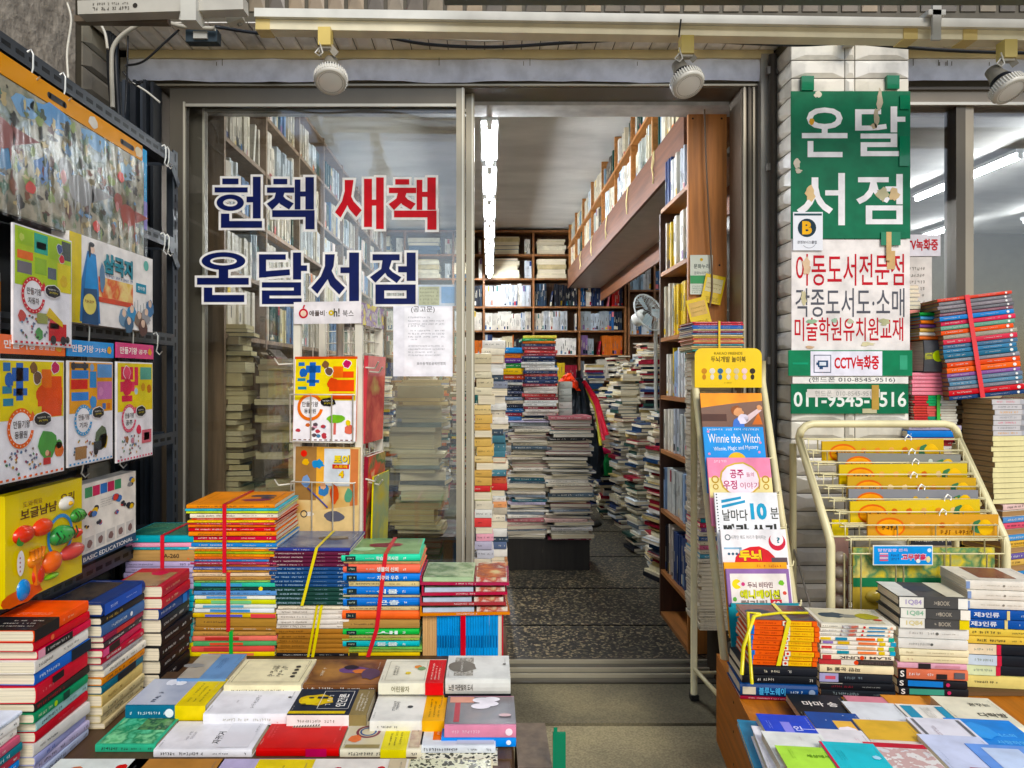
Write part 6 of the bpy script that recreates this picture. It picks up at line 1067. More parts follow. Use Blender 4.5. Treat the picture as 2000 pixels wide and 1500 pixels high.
for k_ in range(3):
    z0 = .0+.075*k_; pts = [(1.0+(.10-.008*k_)*math.cos(t*.5236), 2.62+(.12-.01*k_)*math.sin(t*.5236)+.02*q.random(), z0+.045+.008*q.random()) for t in range(12)]; b.tube(pts, .042, 'g:14181c', 10, closed=True)
b.lathe([(0, .235), (.07, .23), (.075, .2), (.05, .05), (0, .04)], 'g:14181c', Tr(1.0, 2.64, 0)) ; tag(b.build('folded_tarpaulin'), 'black folded plastic tarpaulin coiled on the ground behind the stand leg', 'tarpaulin')
b = MB(); b.box(.93, 1.13, 2.785, 3.02, 0, .2415, 'cb:3a332a'); tag(b.build('cardboard_box'), 'dark cardboard box under the grey page bundles behind the stand', 'box')

# ------------------------------------------------------------------ wire rack of yellow toy packs
wr = empty('wire_rack', Tr(1.42, 2.5, 0), 'cream wire rack stepped with yellow toy packs before the pillar', 'display rack')
XA, XB_ = 1.140, 1.725; yb, yf2 = 2.60, 2.36; zt2, zl = 1.02, .715
arc = [Vector((XA, yb, zt2))]+[Vector((XA+.05-.05*math.cos(rad(t)), yb, 1.075-.05+.05*math.sin(rad(t)))) for t in (0, 30, 60, 90)]
arcR = [Vector((XB_-(p.x-XA), p.y, p.z)) for p in arc][::-1]
m = MB(); m.tube([Vector((XA, yf2, 0)), Vector((XA, yf2, .3)), Vector((XA, yf2, zl-.03)), Vector((XA, yf2+.012, zl)), *arc, *arcR, Vector((XB_, yf2+.012, zl)), Vector((XB_, yf2, zl-.03)), Vector((XB_, yf2, .3)), Vector((XB_, yf2, 0))], .014, CRM, 10); kid(m, 'tube_frame', wr)
for x in (XA-.01, XB_+.01): m = MB(); m.tube([(x, yb+.03, 0), (x, yb+.03, 1.0)], .0125, CRM, 10); m.tube([(x, yb+.03, .62), (x, yf2, .28)], .004, 'm:8a8478', 6); kid(m, 'back_leg', wr)
tiers = []
for n in range(9):
    t = n/8; y = yb+(yf2-yb)*t; z = zt2+(zl-zt2)*t; tiers.append((y, z))
    m = MB(); x0, x1 = XA+.02+.004*n, XB_-.02-.001*n
    m.tube([(XA, y, z), (XB_, y, z)], .0028, CRM, 6); m.tube([(x0, y, z), (x0, y-.03, z), (x0, y-.03, z-.05), (x1, y-.03, z-.05), (x1, y-.03, z), (x1, y, z)], .0026, CRM, 6); m.tube([(x0, y-.03, z), (x1, y-.03, z)], .0026, CRM, 6)
    for k_ in range(4): x = x0+(x1-x0)*(k_+.25+.12*(n % 3))/4; m.tube([(x, y, z-.05), (x, y-.03, z-.05), (x, y-.03, z)], .0024, CRM, 6)
    kid(m, 'wire_tier', wr)
m = MB()
for x in (XA+.03, XA+.05, XA+.085, XA+.2, XA+.225, XA+.36, XA+.38, XA+.5, XA+.54): m.tube([(x, yf2-.03, zl-.05), (x, yf2-.03, .12)], .0026, CRM, 6)
for z in (.12, .4): m.tube([(XA, yf2-.0, z), (XB_, yf2, z)], .003, CRM, 6); m.tube([(XA+.03, yf2-.03, z), (XB_-.04, yf2-.03, z)], .0026, CRM, 6)
kid(m, 'wire_grid', wr)
GP = 'yellow toy packs in the wire rack'; cols = ['d0aa30', '86867e', 'd6b824', 'caa038', '85868a', 'dabc24', 'd29a3c']
labs = ['rearmost yellow toy pack at the top of the wire rack', 'grey spotted toy pack second from the top of the wire rack', 'plain bright yellow toy pack third from the top of the wire rack', 'golden toy pack in the middle tier of the wire rack', 'grey and blue spotted toy pack behind the lowest two', 'broad yellow toy pack second from the front of the wire rack', 'orange edged toy pack at the front of the wire rack']
for n in range(7):
    y, z = tiers[n+1]; L = .445+R.uniform(-.015, .01); x0 = XA+.075+R.uniform(-.02, .03)+.005*n; r = empty('toy_pack', Tr(x0, y-.012, z-.047) @ Ry(R.uniform(-1.2, 1.2)), labs[n], 'toy pack', GP); F_ = frame((0, 0, 0), *FRONT); m = MB()
    h = .08; m.box(0, L, -.004, .004, 0, h, 'g:'+cols[n]); m.build('card', r); m = MB(); q = random.Random(n)
    m.disc(.075, h*.45, .05, .0045, 'd86a1c', F_, ry=h*.42); m.disc(.075, h*.45, .044, .0049, 'e8a020', F_, ry=h*.34); m.scrib(.045, .105, h*.45, .018, .0053, '4a3018', F_, seed=n)
    if n in (1, 4):
        for k_ in range(16): m.disc(.15+.02*k_, h*(.3+.4*q.random()), .008*q.uniform(.6, 1.2), .0045+.0001*k_, q.choice(['d8c88a', 'e8e0c0', 'c8a040', '8ab0c8', 'c8d0c0']), F_, n=10)
    else:
        for k_ in range(5): m.blob(.15+.05*k_, h*.55, .012, .0045, q.choice(['e0a85a', 'e8c890', 'c86a2a', 'd88a3a']), seed=k_, T=F_)
        m.scrib(.2, .36, h*.25, .016, .0046, '7a4a18', F_, seed=n+9)
    m.blob(L-.07, h*.5, .025, .0046, '3f7a50', seed=4, T=F_); m.blob(L-.045, h*.45, .03, .0049, 'e6b81c', seed=6, T=F_); m.build('printed_front', r)
    m = MB(); c_ = R.uniform(.2, .33); m.tube([(c_, 0, h-.01), (c_, -.004, h+.006), (c_+.01, -.004, h+.018), (c_+.022, -.004, h+.01), (c_+.02, -.004, h-.002)], .0028, 'al:e8e6de', 6); m.build('hang_hook', r)
a, c = P(1705, 1104, 2.318), P(1822, 1065, 2.318); r = empty('price_card', frame((a.x, 2.318, a.z), *FRONT), 'small bright blue card with pink lettering clipped on the front of the wire rack', 'sign'); W_, H_ = c.x-a.x, c.z-a.z; m = MB(); m.box(0, W_, 0, H_, -.003, 0, 'e8e6da'); m.rect(.003, W_-.003, .003, H_-.003, .0005, '1a90d8'); m.build('card', r); m = MB()
m.text('말랑말랑 쫀득', .33*W_, .76*H_, .5*W_, .15*H_, .001, 'e8d0e4', bold=.01)
for k_ in range(4): m.rect(.11*W_, .25*W_, (.22+.11*k_)*H_, (.29+.11*k_)*H_, .001, 'e05a70' if k_ % 2 == 0 else 'f0c0c0')
m.scrib(.3*W_, .43*W_, .5*H_, .13*H_, .001, '2a4a7a', seed=1); m.scrib(.3*W_, .43*W_, .32*H_, .13*H_, .001, '2a4a7a', seed=2); m.text('고무찰흙', .68*W_, .42*H_, .42*W_, .34*H_, .001, 'f4d8dc', bold=.08); m.text('고무찰흙', .68*W_, .42*H_, .40*W_, .3*H_, .0014, 'd03a5a', bold=.03); m.disc(.75*W_, .22*H_, .035*W_, .0018, 'f0f0ea'); m.disc(.92*W_, .3*H_, .035*W_, .0014, 'e8d8a0', ry=.16*H_); m.blob(.94*W_, .75*H_, .04*W_, .0014, 'd8e8f0', seed=3); m.build('lettering', r)
# long pack hanging in the front of the rack
r = empty('toy_pack', Tr(XA+.07, yf2-.005, .22), 'tall clear toy pack with a green header hanging below the blue card', 'toy pack', GP); m = MB(); F_ = frame((0, -.004, 0), *FRONT); m.box(0, .47, -.003, .003, 0, .46, 'c8ac50'); m.rect(0, .47, .36, .46, .001, 'art:7a9a78,e0c850,5a8a60,d8c878,d8b040:14:3', F_); m.rect(0, .47, .33, .36, .0014, '2a7a50', F_); m.build('card', r); m = MB()
for i in range(3):
    for j in range(5): m.dome(.06+.13*i+.03, .02+.062*j+.03, .001, .05, .026, .014, 'g:c0a850', F_, 12, 3)
m.build('blister', r)
r = empty('toy_pack', Tr(XA+.03, yf2+.06, .2), 'clear bubble toy pack seen edge on inside the left of the wire rack', 'toy pack', GP); m = MB(); F_ = frame((0, -.001, 0), *FRONT); m.box(0, .06, 0, .004, 0, .56, '9a7a70'); m.rect(.002, .058, .5, .56, .0006, 'e0c81c', F_); m.build('card', r); m = MB(); [m.dome(.03, .03+.05*j, 0, .026, .022, .02, 'g:a89a8a', F_, 10, 3) for j in range(9)]; m.build('blister', r)

# ------------------------------------------------------------------ right book box and stacks
bx = empty('book_crate', Tr(1.2, 1.75, 0) @ Rz(-7), 'orange plywood crate on the right carrying stacks of novels', 'crate')
m = MB(); m.box(-.50, .62, -.9, .62, .0, .298, 'wy:b8702c')
for z in (.06, .16, .25):
    for y in (-.2, .1, .35): m.box(-.5012, -.50, y, y+.006, z, z+.006, '3a2210')
m.build('box_body', bx)
G3 = 'loose novels stacked on the right crate'
K = 2.07; ZB = .300
def kz(py, Y=K): return EYE-(py-VY)/FPX*Y
stack((1450, 1592), K, ZB, kz(1302), .15, [('1c1e24', 20, {'sp': [('s', .25, .5, 'd8d0b8', .5), ('s', .6, .65, 'e8e4d8', .6)]}), ('15171b', 20, {'sp': [('s', .2, .42, 'd8d4c8', .5), ('s', .9, .96, 'd8d4c8', .4)]}), ('123e74', 30, {'kind': 'hardback', 'hard': True, 'L': 1.06, 'W': 1.05, 'sp': [('r', .03, .2, 'd8d0b8', .2, .8), ('t', '블루노웨이', .24, .58, '5ab8e8', .6), ('s', .64, .8, 'c8d8e8', .25), ('d', .92, .25, '8a9ab0')]}), ('9a1c38', 9, {'L': 1.06, 'sp': [('s', .1, .6, 'e8c8c8', .5)]})], 'the crate stack under the tied comics', G3, rot=-5)
mg = [('c8501c', 10, {'sp': [('r', .0, .06, '1f70c8', 0, 1), ('r', .06, .48, 'e8622a', 0, 1), ('r', .5, .58, 'ece8d8', 0, 1), ('d', .54, .3, 'd03a2a'), ('r', .58, .92, 'ecb81c', 0, 1), ('s', .62, .9, 'c86a1c', .5), ('s', .12, .4, 'b83a1c', .5), ('r', .93, 1, 'e0622a', 0, 1)]}) for _ in range(9)]
mg[0][2]['top'] = [('r', 0, 1, 0, .98, 'art:3a3a48,6a3a30,4a4a58,8a4a3a:6:4'), ('b', .25, .5, .3, '23303f', 3, .7), ('b', .7, .5, .25, '8a4030', 5, .7)]
mz1, mz0 = kz(1214), kz(1302)+.0004
r = bundle((1466, 1598), K+.01, 0, 0, .145, mg, 'tied bundle of orange and yellow comics on top of the black novels', [(.5, 'g:e6d84a', .012, .03)], M=Tr(((1466+1598)/2-VX)/FPX*K, K+.01, mz0) @ Rz(-6), L=132/FPX*K, T=mz1-mz0)
m = MB(); m.tube([(-.06, .02, mz1-mz0+.008), (-.085, -.01, mz1-mz0+.012), (-.12, -.03, .06), (-.125, -.03, -.02)], .006, 'g:e6d84a', 6); m.tube([(-.06, .02, mz1-mz0+.010), (-.1, -.0, mz1-mz0+.02), (-.105, -.04, .05), (-.10, -.045, -.04)], .005, 'g:dccd3c', 6); m.tube([(-.06, .02, mz1-mz0+.006), (0, .03, mz1-mz0+.012), (.09, .06, mz1-mz0+.005)], .004, 'g:dccd3c', 6); m.build('loose_cord', r)
sd_ = lambda t: [('s', .02, .22, '3a3a3a', .4), ('r', .28, .5, 'art:d8d4cc,8a8a8a,c05a3a,5a8ab0:40:3', .1, .9), ('d', .58, .32, 'd02a2a'), ('r', .64, .88, '3a80a8', .3, .7), ('d', .94, .3, 'e0a080')]
mx = lambda n: [('r', .02, .16, ['e0c020', '8a70b0', 'c83a3a', 'd8d0c8'][n % 4], .2, .8), ('r', .22, .38, ['2a80a0', 'd8b020', 'c8d0d8', '208a9a'][n % 4], .15, .85), ('r', .5, .75, ['e0602a', 'e0784a', 'd8a87a', 'e8804a'][n % 4], .2, .8), ('r', .78, .86, 'd8b83a', .1, .9), ('r', .93, 1, ['2aa08a', '2a90b0', '3aa87a', '2a9ab8'][n % 4], 0, 1)]
stack((1603, 1745), K+.02, ZB, kz(1220, K+.02), .15, [('e2dcc8', 10, {'sp': sd_(0), 'top': [('r', .05, .9, .1, .95, 'art:e0d8bc,d0c8a8,e8e2cc:5:2'), ('b', .3, .55, .32, '3a4a54', 3, .6), ('b', .5, .5, .2, '8a8a80', 5, .6), ('b', .75, .5, .25, 'a8a03c', 6, .8), ('b', .85, .3, .1, 'c02a2a', 3, .5)]}), ('e6e0d0', 9, {'sp': sd_(1)}), ('e2dccc', 9, {'sp': sd_(2)})] +
      [('ece4d4', 11, {'sp': mx(n)}) for n in range(4)]+[('e8dcc4', 13, {'sp': [('t', 'SLAM DUNK', .25, .96, '4a4038', .55, 180), ('r', .02, .14, 'c03a3c'), ('d', .56, .42, 'd84a2a')]}), ('3a3230', 13, {'sp': [('r', 0, .3, 'b83a3c', 0, 1), ('r', .3, .5, 'e0d8c8', 0, 1), ('d', .5, .45, 'd84a2a'), ('s', .55, .9, '6a5a58', .6)]}), ('e6d8b0', 20, {'sp': [('t', '파란 눈물 왜', .1, .55, '4a4238', .5, 180)]}), ('20242a', 22, {'kind': 'hardback', 'sp': [('r', 0, .26, 'a8a4c8', 0, 1), ('r', .08, .22, 'd05a6a', .3, .7), ('s', .34, .6, '7a8a90', .6)]}), ('17191d', 18, {'sp': [('s', .15, .45, '8a2a34', .4), ('s', .55, .8, 'b8b8b0', .2), ('r', .0, .3, 'b8b4a4', .9, 1)]}), ('1c2228', 18, {'sp': [('s', .1, .62, '8fa0a4', .5), ('s', .7, .85, '7a8a8c', .25)]})], 'the mixed comic stack on the crate', G3, rot=-5)
def iq(c1, c2): return [('r', 0, .36, 'e6e4d8', 0, 1), ('t', '1Q84', .09, .33, c1, .55), ('r', .36, .86, '4a4a48', 0, 1), ('s', .5, .6, 'b8b0a0', .4), ('t', 'BOOK', .56, .74, 'a8a090', .42), ('r', .86, 1, c2, 0, 1)]
stack((1758, 1888), K+.03, ZB, kz(1166, K+.03), .155, [('4a4a48', 26, {'kind': 'hardback', 'hard': True, 'sp': iq('a89ac0', 'e8e6dc'), 'top': [('r', 0, .3, 0, .98, 'e4e2d4'), ('b', .5, .55, .3, '3a3f44', 3, .8), ('r', .72, 1, .0, .98, 'dcd6bc')]}), ('4a4a48', 24, {'kind': 'hardback', 'hard': True, 'sp': iq('8ab898', 'ece8da')}), ('4a4a48', 24, {'kind': 'hardback', 'hard': True, 'sp': iq('d8c88a', 'dcc83c')}), ('dedcd4', 26, {'sp': [('s', .15, .5, 'b0aca4', .35), ('d', .55, .14, '6a6a64'), ('s', .62, .85, '9a968c', .15)]}), ('dcd9d0', 24, {'sp': [('s', .15, .45, 'b0aca4', .35), ('d', .48, .14, '5a5a54')]}), ('e6dcb8', 17, {'sp': [('s', .1, .2, 'a89a70', .4), ('s', .4, .8, '9a8a60', .2)]}), ('e4d8b0', 17, {'sp': [('s', .1, .2, 'b88a70', .4), ('s', .45, .8, '9a8a60', .2)]}), ('d8a4b4', 14, {'sp': [('r', .3, .48, '2a2426', .0, 1), ('r', .55, .9, 'c88a98', .3, .7)]}),
      ('d8785a', 26, {'sp': [('r', .0, .12, '17171b', 0, 1), ('t', 'S', .03, .09, 'ece8e0', .6), ('s', .15, .5, 'f0e8e4', .55), ('r', .55, .7, '2a2426', .1, .6), ('r', .8, .95, '5a5a60', .2, .8)]}), ('17191f', 19, {'sp': [('t', 'S', .03, .09, 'ece8e0', .7), ('r', .15, .65, '2a80d0', .15, .9), ('d', .72, .25, 'c83a6a')]}), ('17191f', 19, {'sp': [('t', 'S', .03, .09, 'ece8e0', .7), ('r', .15, .65, '4aa08a', .15, .9), ('d', .72, .25, 'c83a6a')]})], 'the crate stack with the tall dark grey novels', G3, rot=-6)
tw3 = [('s', .2, .45, 'c8c0b0', .2), ('d', .5, .12, '8a8478'), ('s', .55, .75, 'b0a898', .15), ('r', 0, .05, '8aa0c8', .1, .9)]
stack((1890, 2030), K+.05, kz(1345, K+.05), kz(1135, K+.05), .16, [('e8e2d4', 20, {'sp': tw3, 'top': [('r', .25, .75, .2, .95, 'art:6a3a34,8a4a40,5a3430:4:2'), ('r', 0, .2, .0, .98, 'e6e0cc')]}), ('e8e2d4', 20, {'sp': tw3}), ('e6e0d2', 20, {'sp': tw3})]+[('1450a0', 20, {'kind': 'hardback', 'sp': [('t', '제3인류', .08, .42, 'e8ecf4', .55), ('r', .52, .56, 'e0d090', 0, 1), ('s', .7, .85, 'a8c0e0', .3)]}) for _ in range(2)]+[('e0c45c', 16), ('e0c05a', 16)]+[('141a22', 22, {'kind': 'hardback', 'sp': [('r', 0, .4, c, 0, 1), ('s', .1, .35, '8a9a8a', .4), ('r', .4, .46, 'c83048', 0, 1)]}) for c in ('e8d8b8', 'c8d8e4', 'd8e4b8')]+[('e2d284', 26)], 'the rightmost crate stack with bright blue spines', G3, rot=-7)
q = P(1960, 1345, K+.05); b = MB(); b.box(q.x-.12, q.x+.2, K+.03, K+.25, ZB, kz(1345, K+.05)-.0004, 'cb:6a5238'); tag(b.build('cardboard_box'), 'flat brown box under the rightmost stack of novels', 'box')
# face-up books on the right crate
G4 = 'books lying face up on the right crate'
def flr(x0, x1, yf, W, T, zt, ck, label, rot=-6, **kw): return flat(x0, x1, yf, W, T, zt, ck, label, grp=G4, rot=rot, **kw)
flr(1476, 1600, 1505, .24, .014, .318, '3a86a8', 'teal blue book showing along the edge under the white hardback', rot=-10)
flr(1505, 1612, 1512, .215, .03, .350, 'eceaec', 'white hardback with faint grey line drawing at the crate corner', rot=-10, hard=True, top=[('s', .3, .55, .8, 4, 'c4c4c8', 1.5), ('b', .55, .7, .14, 'dcdcde', 3), ('r', .4, .7, .45, .47, 'b8b8bc')])
flr(1572, 1682, 1408, .155, .022, .338, '14202a', 'black book with a white brush title behind the navy one', top=[('h', '마마 송', .5, .62, .62, 'ece8e0'), ('s', .4, .85, .9, 1, 'a8a8a4')])
flr(1617, 1722, 1454, .165, .024, .350, '0f4a94', 'navy book with a yellow square window on its cover', top=[('r', .42, .78, .12, .72, 'e8b85a'), ('b', .6, .42, .16, 'efe6ea', 3, .8), *[('d', .1+.2*i, .2+.17*((i*3) % 5), .012, 'c8d8f0') for i in range(5)]])
flr(1513, 1617, 1458, .16, .024, .364, '1446c0', 'vivid blue book with a lilac square and thin white lines', top=[('r', .38, .56, .3, .75, '8a8ae0'), ('h', '인', .66, .55, .16, 'd8dcf8'), ('r', .7, .98, .52, .535, 'd8dcf8'), ('s', .12, .5, .8, 2, 'a8b8f0')])
flr(1527, 1650, 1500, .16, .022, .372, 'e4e6de', 'off white book lying on the vivid blue one', top=[('s', .6, .75, .9, 1, 'c8b0b0')])
flr(1556, 1672, 1530, .15, .02, .384, 'b4e45c', 'lime green book at the front edge of the right crate', top=[('s', .2, .6, .9, 2, '8ac03a', 1.2), ('h', '세상에서', .66, .72, .4, '5a8a1c')])
flr(1628, 1735, 1490, .155, .026, .362, 'e6e2e2', 'pale pinkish book between the navy one and the turquoise one', top=[('s', .75, .5, .8, 2, 'd0b0b8', 1.2)])
flr(1655, 1768, 1528, .165, .024, .386, '14bcc8', 'turquoise book with a crimson spine edge at the front', top=[('r', 0, .05, 0, .99, 'c8184a'), ('s', .2, .5, .8, 3, '0c8a94', 1.2), ('o', .65, .12, .2, 'd8d0c0'), ('b', .85, .6, .06, 'a8d8e8', 3)])
flr(1690, 1795, 1424, .15, .022, .346, 'e0e4e6', 'pale blue grey book between the black one and the teal blocks', top=[('s', .2, .3, .4, 2, 'a8b8b0')])
flr(1722, 1832, 1472, .165, .03, .356, 'e4d4c4', 'ochre and cream book in the middle of the right crate', top=[('r', 0, 1, .36, .98, 'dcb04a'), ('s', .3, .1, .3, 1, 'b8a088')])
flr(1742, 1866, 1520, .15, .028, .374, 'e0dcd8', 'comic with a crimson top strip and pale figures', top=[('r', 0, 1, .84, .98, 'c01838'), ('r', .02, .98, .02, .82, 'art:d8d4d4,c8a8a4,e4e0dc,a89aa0,d87a80:22:3:k')])
flr(1806, 1910, 1432, .155, .022, .350, 'ece8dc', 'white book with two teal blocks on its cover', top=[('r', .06, .28, .06, .94, '1a90b0'), ('r', .72, .94, .06, .94, '1a90b0'), ('s', .42, .2, .9, 4, '9a9890', 1.3)])
flr(1832, 1942, 1464, .155, .028, .362, 'e4e2e8', 'white book with two grey bars and a small red dot', top=[('r', .06, .12, .1, .95, '6a6a6e'), ('r', .88, .94, .4, .95, '6a6a6e'), ('s', .3, .2, .8, 2, '8a6a74', 1.6), ('d', .84, .3, .04, 'b83a4a')])
flr(1884, 2000, 1418, .165, .026, .352, 'e8e2c8', 'cream book with a large black brush title near the right edge', top=[('h', '꿈꾸는', .68, .72, .36, '3a3a34'), ('h', '다락방', .7, .36, .46, '3a3a34')])
flr(1918, 2050, 1470, .165, .024, .358, '1a86d8', 'sky blue book with pale blue lettering at the right edge', top=[('h', '베니스의', .6, .5, .4, '6ac0f0'), ('h', '사랑하면', .62, .28, .42, '6ac0f0'), ('b', .3, .6, .3, '3a9ae4', 3)])
flr(1868, 1998, 1512, .17, .026, .370, 'cfd6ec', 'pale lavender book at the front right of the crate', top=[('r', .3, .9, .02, .14, 'art:3a7a8a,d0a8a0,b84a4a:30:3'), ('s', .1, .3, .6, 1, '9aa6c0')])
flr(1975, 2100, 1535, .17, .026, .372, '6a9ae0', 'blue and white book cut by the right edge of the picture', top=[('r', .2, .8, .3, .9, 'c8d8f0')])
flr(1676, 1755, 1392, .1, .016, .329, 'd88a98', 'pink book showing at the foot of the comic stack')
flr(1752, 1830, 1390, .1, .016, .329, 'e09a4a', 'orange book showing at the foot of the dark grey stack')
flr(1760, 1880, 1540, .16, .018, .354, 'e8eaee', 'white book with a teal mark under the comic', top=[('r', .4, .6, .1, .5, '2a80a0')])

# ------------------------------------------------------------------ stacks before the right window
YW = 2.80; G5 = 'books heaped before the right window'
cw = P(1800, 800, YW)
stack((1778, 1862), YW-.02, .300, kz(860, YW), .17, [('b83a40', 8), ('d8d4cc', 10), ('9a3a44', 9), ('e0d8c8', 12), ('5a5a60', 12), ('c8c0b0', 12), ('3a3f48', 14), ('8a8478', 14), ('2a3038', 14), ('b8b0a0', 14), ('23405a', 14), ('c8c4b8', 14), ('3a3a40', 14), ('a89a84', 14), ('4a5a64', 14), ('cfc6b4', 14), ('2f3640', 14), ('8f8672', 14), ('3c4650', 14), ('b0a890', 14), ('55504a', 14)], '', G5, mass=True)
stack((1772, 1878), YW-.04, kz(859.5, YW), kz(829, YW), .2, [('b0a8c0', 10, {'sp': [('s', .05, .4, '5a5468', .4)]}), ('1478cc', 14, {'sp': [('s', .05, .12, 'd8e8f0', .4)]}), ('a82a44', 7)], 'the flat trio under the small tied bundle', G5)
bundle((1784, 1868), YW-.02, 772, 828.5, .18, [('c83a40', 8, {'sp': [('r', .32, .62, '2aa060', 0, 1), ('r', .62, 1, 'd8d8d0', 0, 1)]}) for _ in range(4)]+[('c8443c', 8, {'sp': [('r', .32, .62, 'd8605a', 0, 1), ('r', .62, 1, 'd4d0c0', 0, 1)]}) for _ in range(4)]+[('c03a3c', 8, {'sp': [('r', .32, .62, '2a8f70', 0, 1), ('r', .62, 1, 'd8d4c4', 0, 1)]}) for _ in range(3)], 'small tied bundle of red, green and white magazines with a green tie', [(.56, 'g:4ab84a')])
stack((1781, 1864), YW-.02, kz(771.5, YW), kz(727, YW), .17, [('e88a9a', 10, {'sp': [('s', .05, .3, 'f4d0d8', .4)]}) for _ in range(6)], 'the pink volumes in the window heap', G5)
q0, q1 = P(1795, 726.5, YW), P(1876, 665, YW)
make_book(Tr((q0.x+q1.x)/2, YW-.03, q0.z) , q1.x-q0.x, .16, q1.z-q0.z, '4a4c50', label='very thick dark grey book with a yellow dot above the pink volumes', group=G5, hard=True, sp=[('t', 'WILDA', .04, .2, 'c8c850', .3, 90), ('d', .33, .18, 'c8e020'), ('s', .45, .75, 'c8ccc8', .16), ('s', .48, .7, 'a8b0a8', .1), ('d', .93, .36, '5a8ac8')])
stack((1796, 1866), YW-.02, kz(664.5, YW), kz(610, YW), .17, [(c, 8, {'pg': 'd8c8a0', 'hard': True, 'sp': [('d', .94, .2, 'e8e8e0')]}) for c in ('1f8a3c', '5aa8d8', 'e07a2a', '7a4a8a', 'd8b060', 'e0dcd4', 'd8703a')], 'the thin hardbacks left of the tilted bundle', G5, kind='hardback')
stack((1768, 1796), YW+.06, kz(745, YW+.06), kz(604, YW+.06), .16, [('ee9a90', 20, {'sp': []}) for _ in range(8)]+[('e8a8a0', 22, {'sp': []}) for _ in range(3)]+[('2a70b8', 16), ('e8e8e8', 20)], 'the salmon column tight against the pillar', G5)
stack((1770, 1796), YW+.06, kz(603.8, YW+.06), kz(556, YW+.06), .16, [('e0dcd0', 10, {'flip': True, 'sp': []}) for _ in range(6)], 'the pale papers on the salmon column', G5)
tl_ = [('d84a3a', 8), ('7a7a80', 9), ('8a8288', 9), ('6a6a70', 8), ('8a5a68', 7), ('2a80c8', 11), ('d83a5a', 11), ('6aa08a', 10), ('e85a30', 11), ('a09a88', 10), ('d03a50', 12), ('4a7090', 10), ('3a7aa0', 10), ('2a6a88', 12), ('8a8a94', 9), ('e0502a', 12), ('ee6a2a', 13), ('8a5a9a', 9), ('6a7a90', 10), ('5a86a0', 10), ('7a7a84', 9), ('c81a2c', 13), ('1c3f70', 10)]
for it in tl_: pass
tl_ = [(c, t, {'sp': [('s', .05, .3, 'e8e4dc', .35), ('s', .55, .8, 'd8d8d4', .25), ('d', .92, .3, 'e8e8e4')]}) for c, t in tl_]
Mt = Tr(1.90, YW-.10, kz(774, YW)) @ Rz(-10) @ Ry(-6.5)
bundle(None, YW, 0, 0, .22, tl_, 'tall tilted bundle of bright spines with a red tie by the right window', [(.42, 'g:e03a48', .016, -.01)], M=Mt, L=.262, T=.395, pk='a88a68')
lb = [('a8926c', 8, {'flip': False, 'sp': [('r', 0, 1, 'e6dca8' if n > 6 else 'd8d4d0', 0, 1)], 'pg': 'b8996c'}) for n in range(20)]
for n in range(7): lb[n][2]['sp'] = [('r', 0, 1, 'c8c4c4', 0, 1), ('s', .1, .5, ['d87a8a', '8a8a90', 'e0a040', '9a9aa0'][n % 4], .6), ('r', .6, .85, ['b0b0b4', '8a8a8e'][n % 2])]
bundle(None, YW, 0, 0, .14, lb, 'bundle of cream paged volumes with red ties below the tilted bundle', [(.93, 'g:c82038')], M=Tr(1.997, 2.68, kz(972, YW)) @ Rz(10), L=.21, T=.395, pk='b09468')
bundle(None, YW, 0, 0, .16, [(c, 8, {'flip': n % 3 == 1}) for n, c in enumerate(['e0c0b8', 'd8d0c0', '5a8ac0', 'd85a70', 'c8b0a0', '4a90c8', 'e0b050', 'e8c868', '6a5a9a', 'd8b060', 'c89a50', '3a80b8', 'd88aa0', '7ab0a0', 'c86a50', '5a7ac0', 'e0d0b0', 'd86a3a', '4a8ab0', 'c8c0a8'])], 'lowest bundle of mixed coloured spines at the right edge', [(.9, 'm:7a5a40', .008)], M=Tr(2.03, 2.69, .300) @ Rz(18), L=.21, T=kz(973, YW)-.300, pk='a8845c')
# ------------------------------------------------------------------ piles behind the glass
G6 = 'old books piled behind the glass door'; YG = 3.36
def gz(py, Y=YG): return EYE-(py-VY)/FPX*Y
b = MB(); b.box(-1.42, -.10, 3.30, 3.70, 0, .50, 'w:2c241c'); tag(b.build('low_cabinet'), 'low dark cabinet behind the glass carrying old books', 'cabinet')
pgc = ['d6cba6', 'cfc39a', 'c9bb90', 'ddd3b2', 'd2c69c']
stack((397, 478), YG, .501, gz(632), .15, [(R.choice(['8a7a5a', 'c9bb90', '6a5a44', 'a8987a', '23302f']), t, {'sp': [], 'flip': n not in (3, 8), 'L': R.choice((.9, 1, 1.05, .95)), 'pg': R.choice(pgc), 'x': 0}) for n, t in enumerate((12, 10, 11, 22, 14, 14, 14, 30, 34, 12, 12, 22, 18, 22, 14, 14, 14, 16, 14, 12, 18, 14, 16, 14, 14, 14, 20, 20, 24, 26, 30))], 'the yellowed stack behind the left glass', G6, rot=0, jit=.022, tw=9)
stack((770, 862), YG, .501, gz(742), .16, [(R.choice(['b8b090', 'c8c09a', '7a8a80', 'a89a7c', '4a5a5c', 'd8d0a8']), t, {'sp': [], 'flip': n % 3 != 2, 'pg': R.choice(pgc)}) for n, t in enumerate((8, 8, 30, 10, 10, 10, 24, 10, 12, 12, 46, 10, 10, 20, 10, 10, 22, 12, 12, 26, 24, 30, 10, 10, 12))], '', G6, mass=True, rot=0, jit=.03, tw=10)
stack((492, 562), YG+.04, .501, gz(700), .16, [(R.choice(['7a6a50', '9a8a6a', 'b8a884', '4a4030', 'c0b48c']), t, {'sp': [], 'flip': n % 2 == 0, 'pg': R.choice(pgc), 'L': R.choice((.8, 1, 1.1))}) for n, t in enumerate((8, 8, 8, 10, 9, 12, 9, 14, 10, 10, 18, 12, 10, 26, 14, 12, 10, 10, 12, 16))], '', G6, mass=True, rot=0, jit=.02, tw=9, lean=.002)
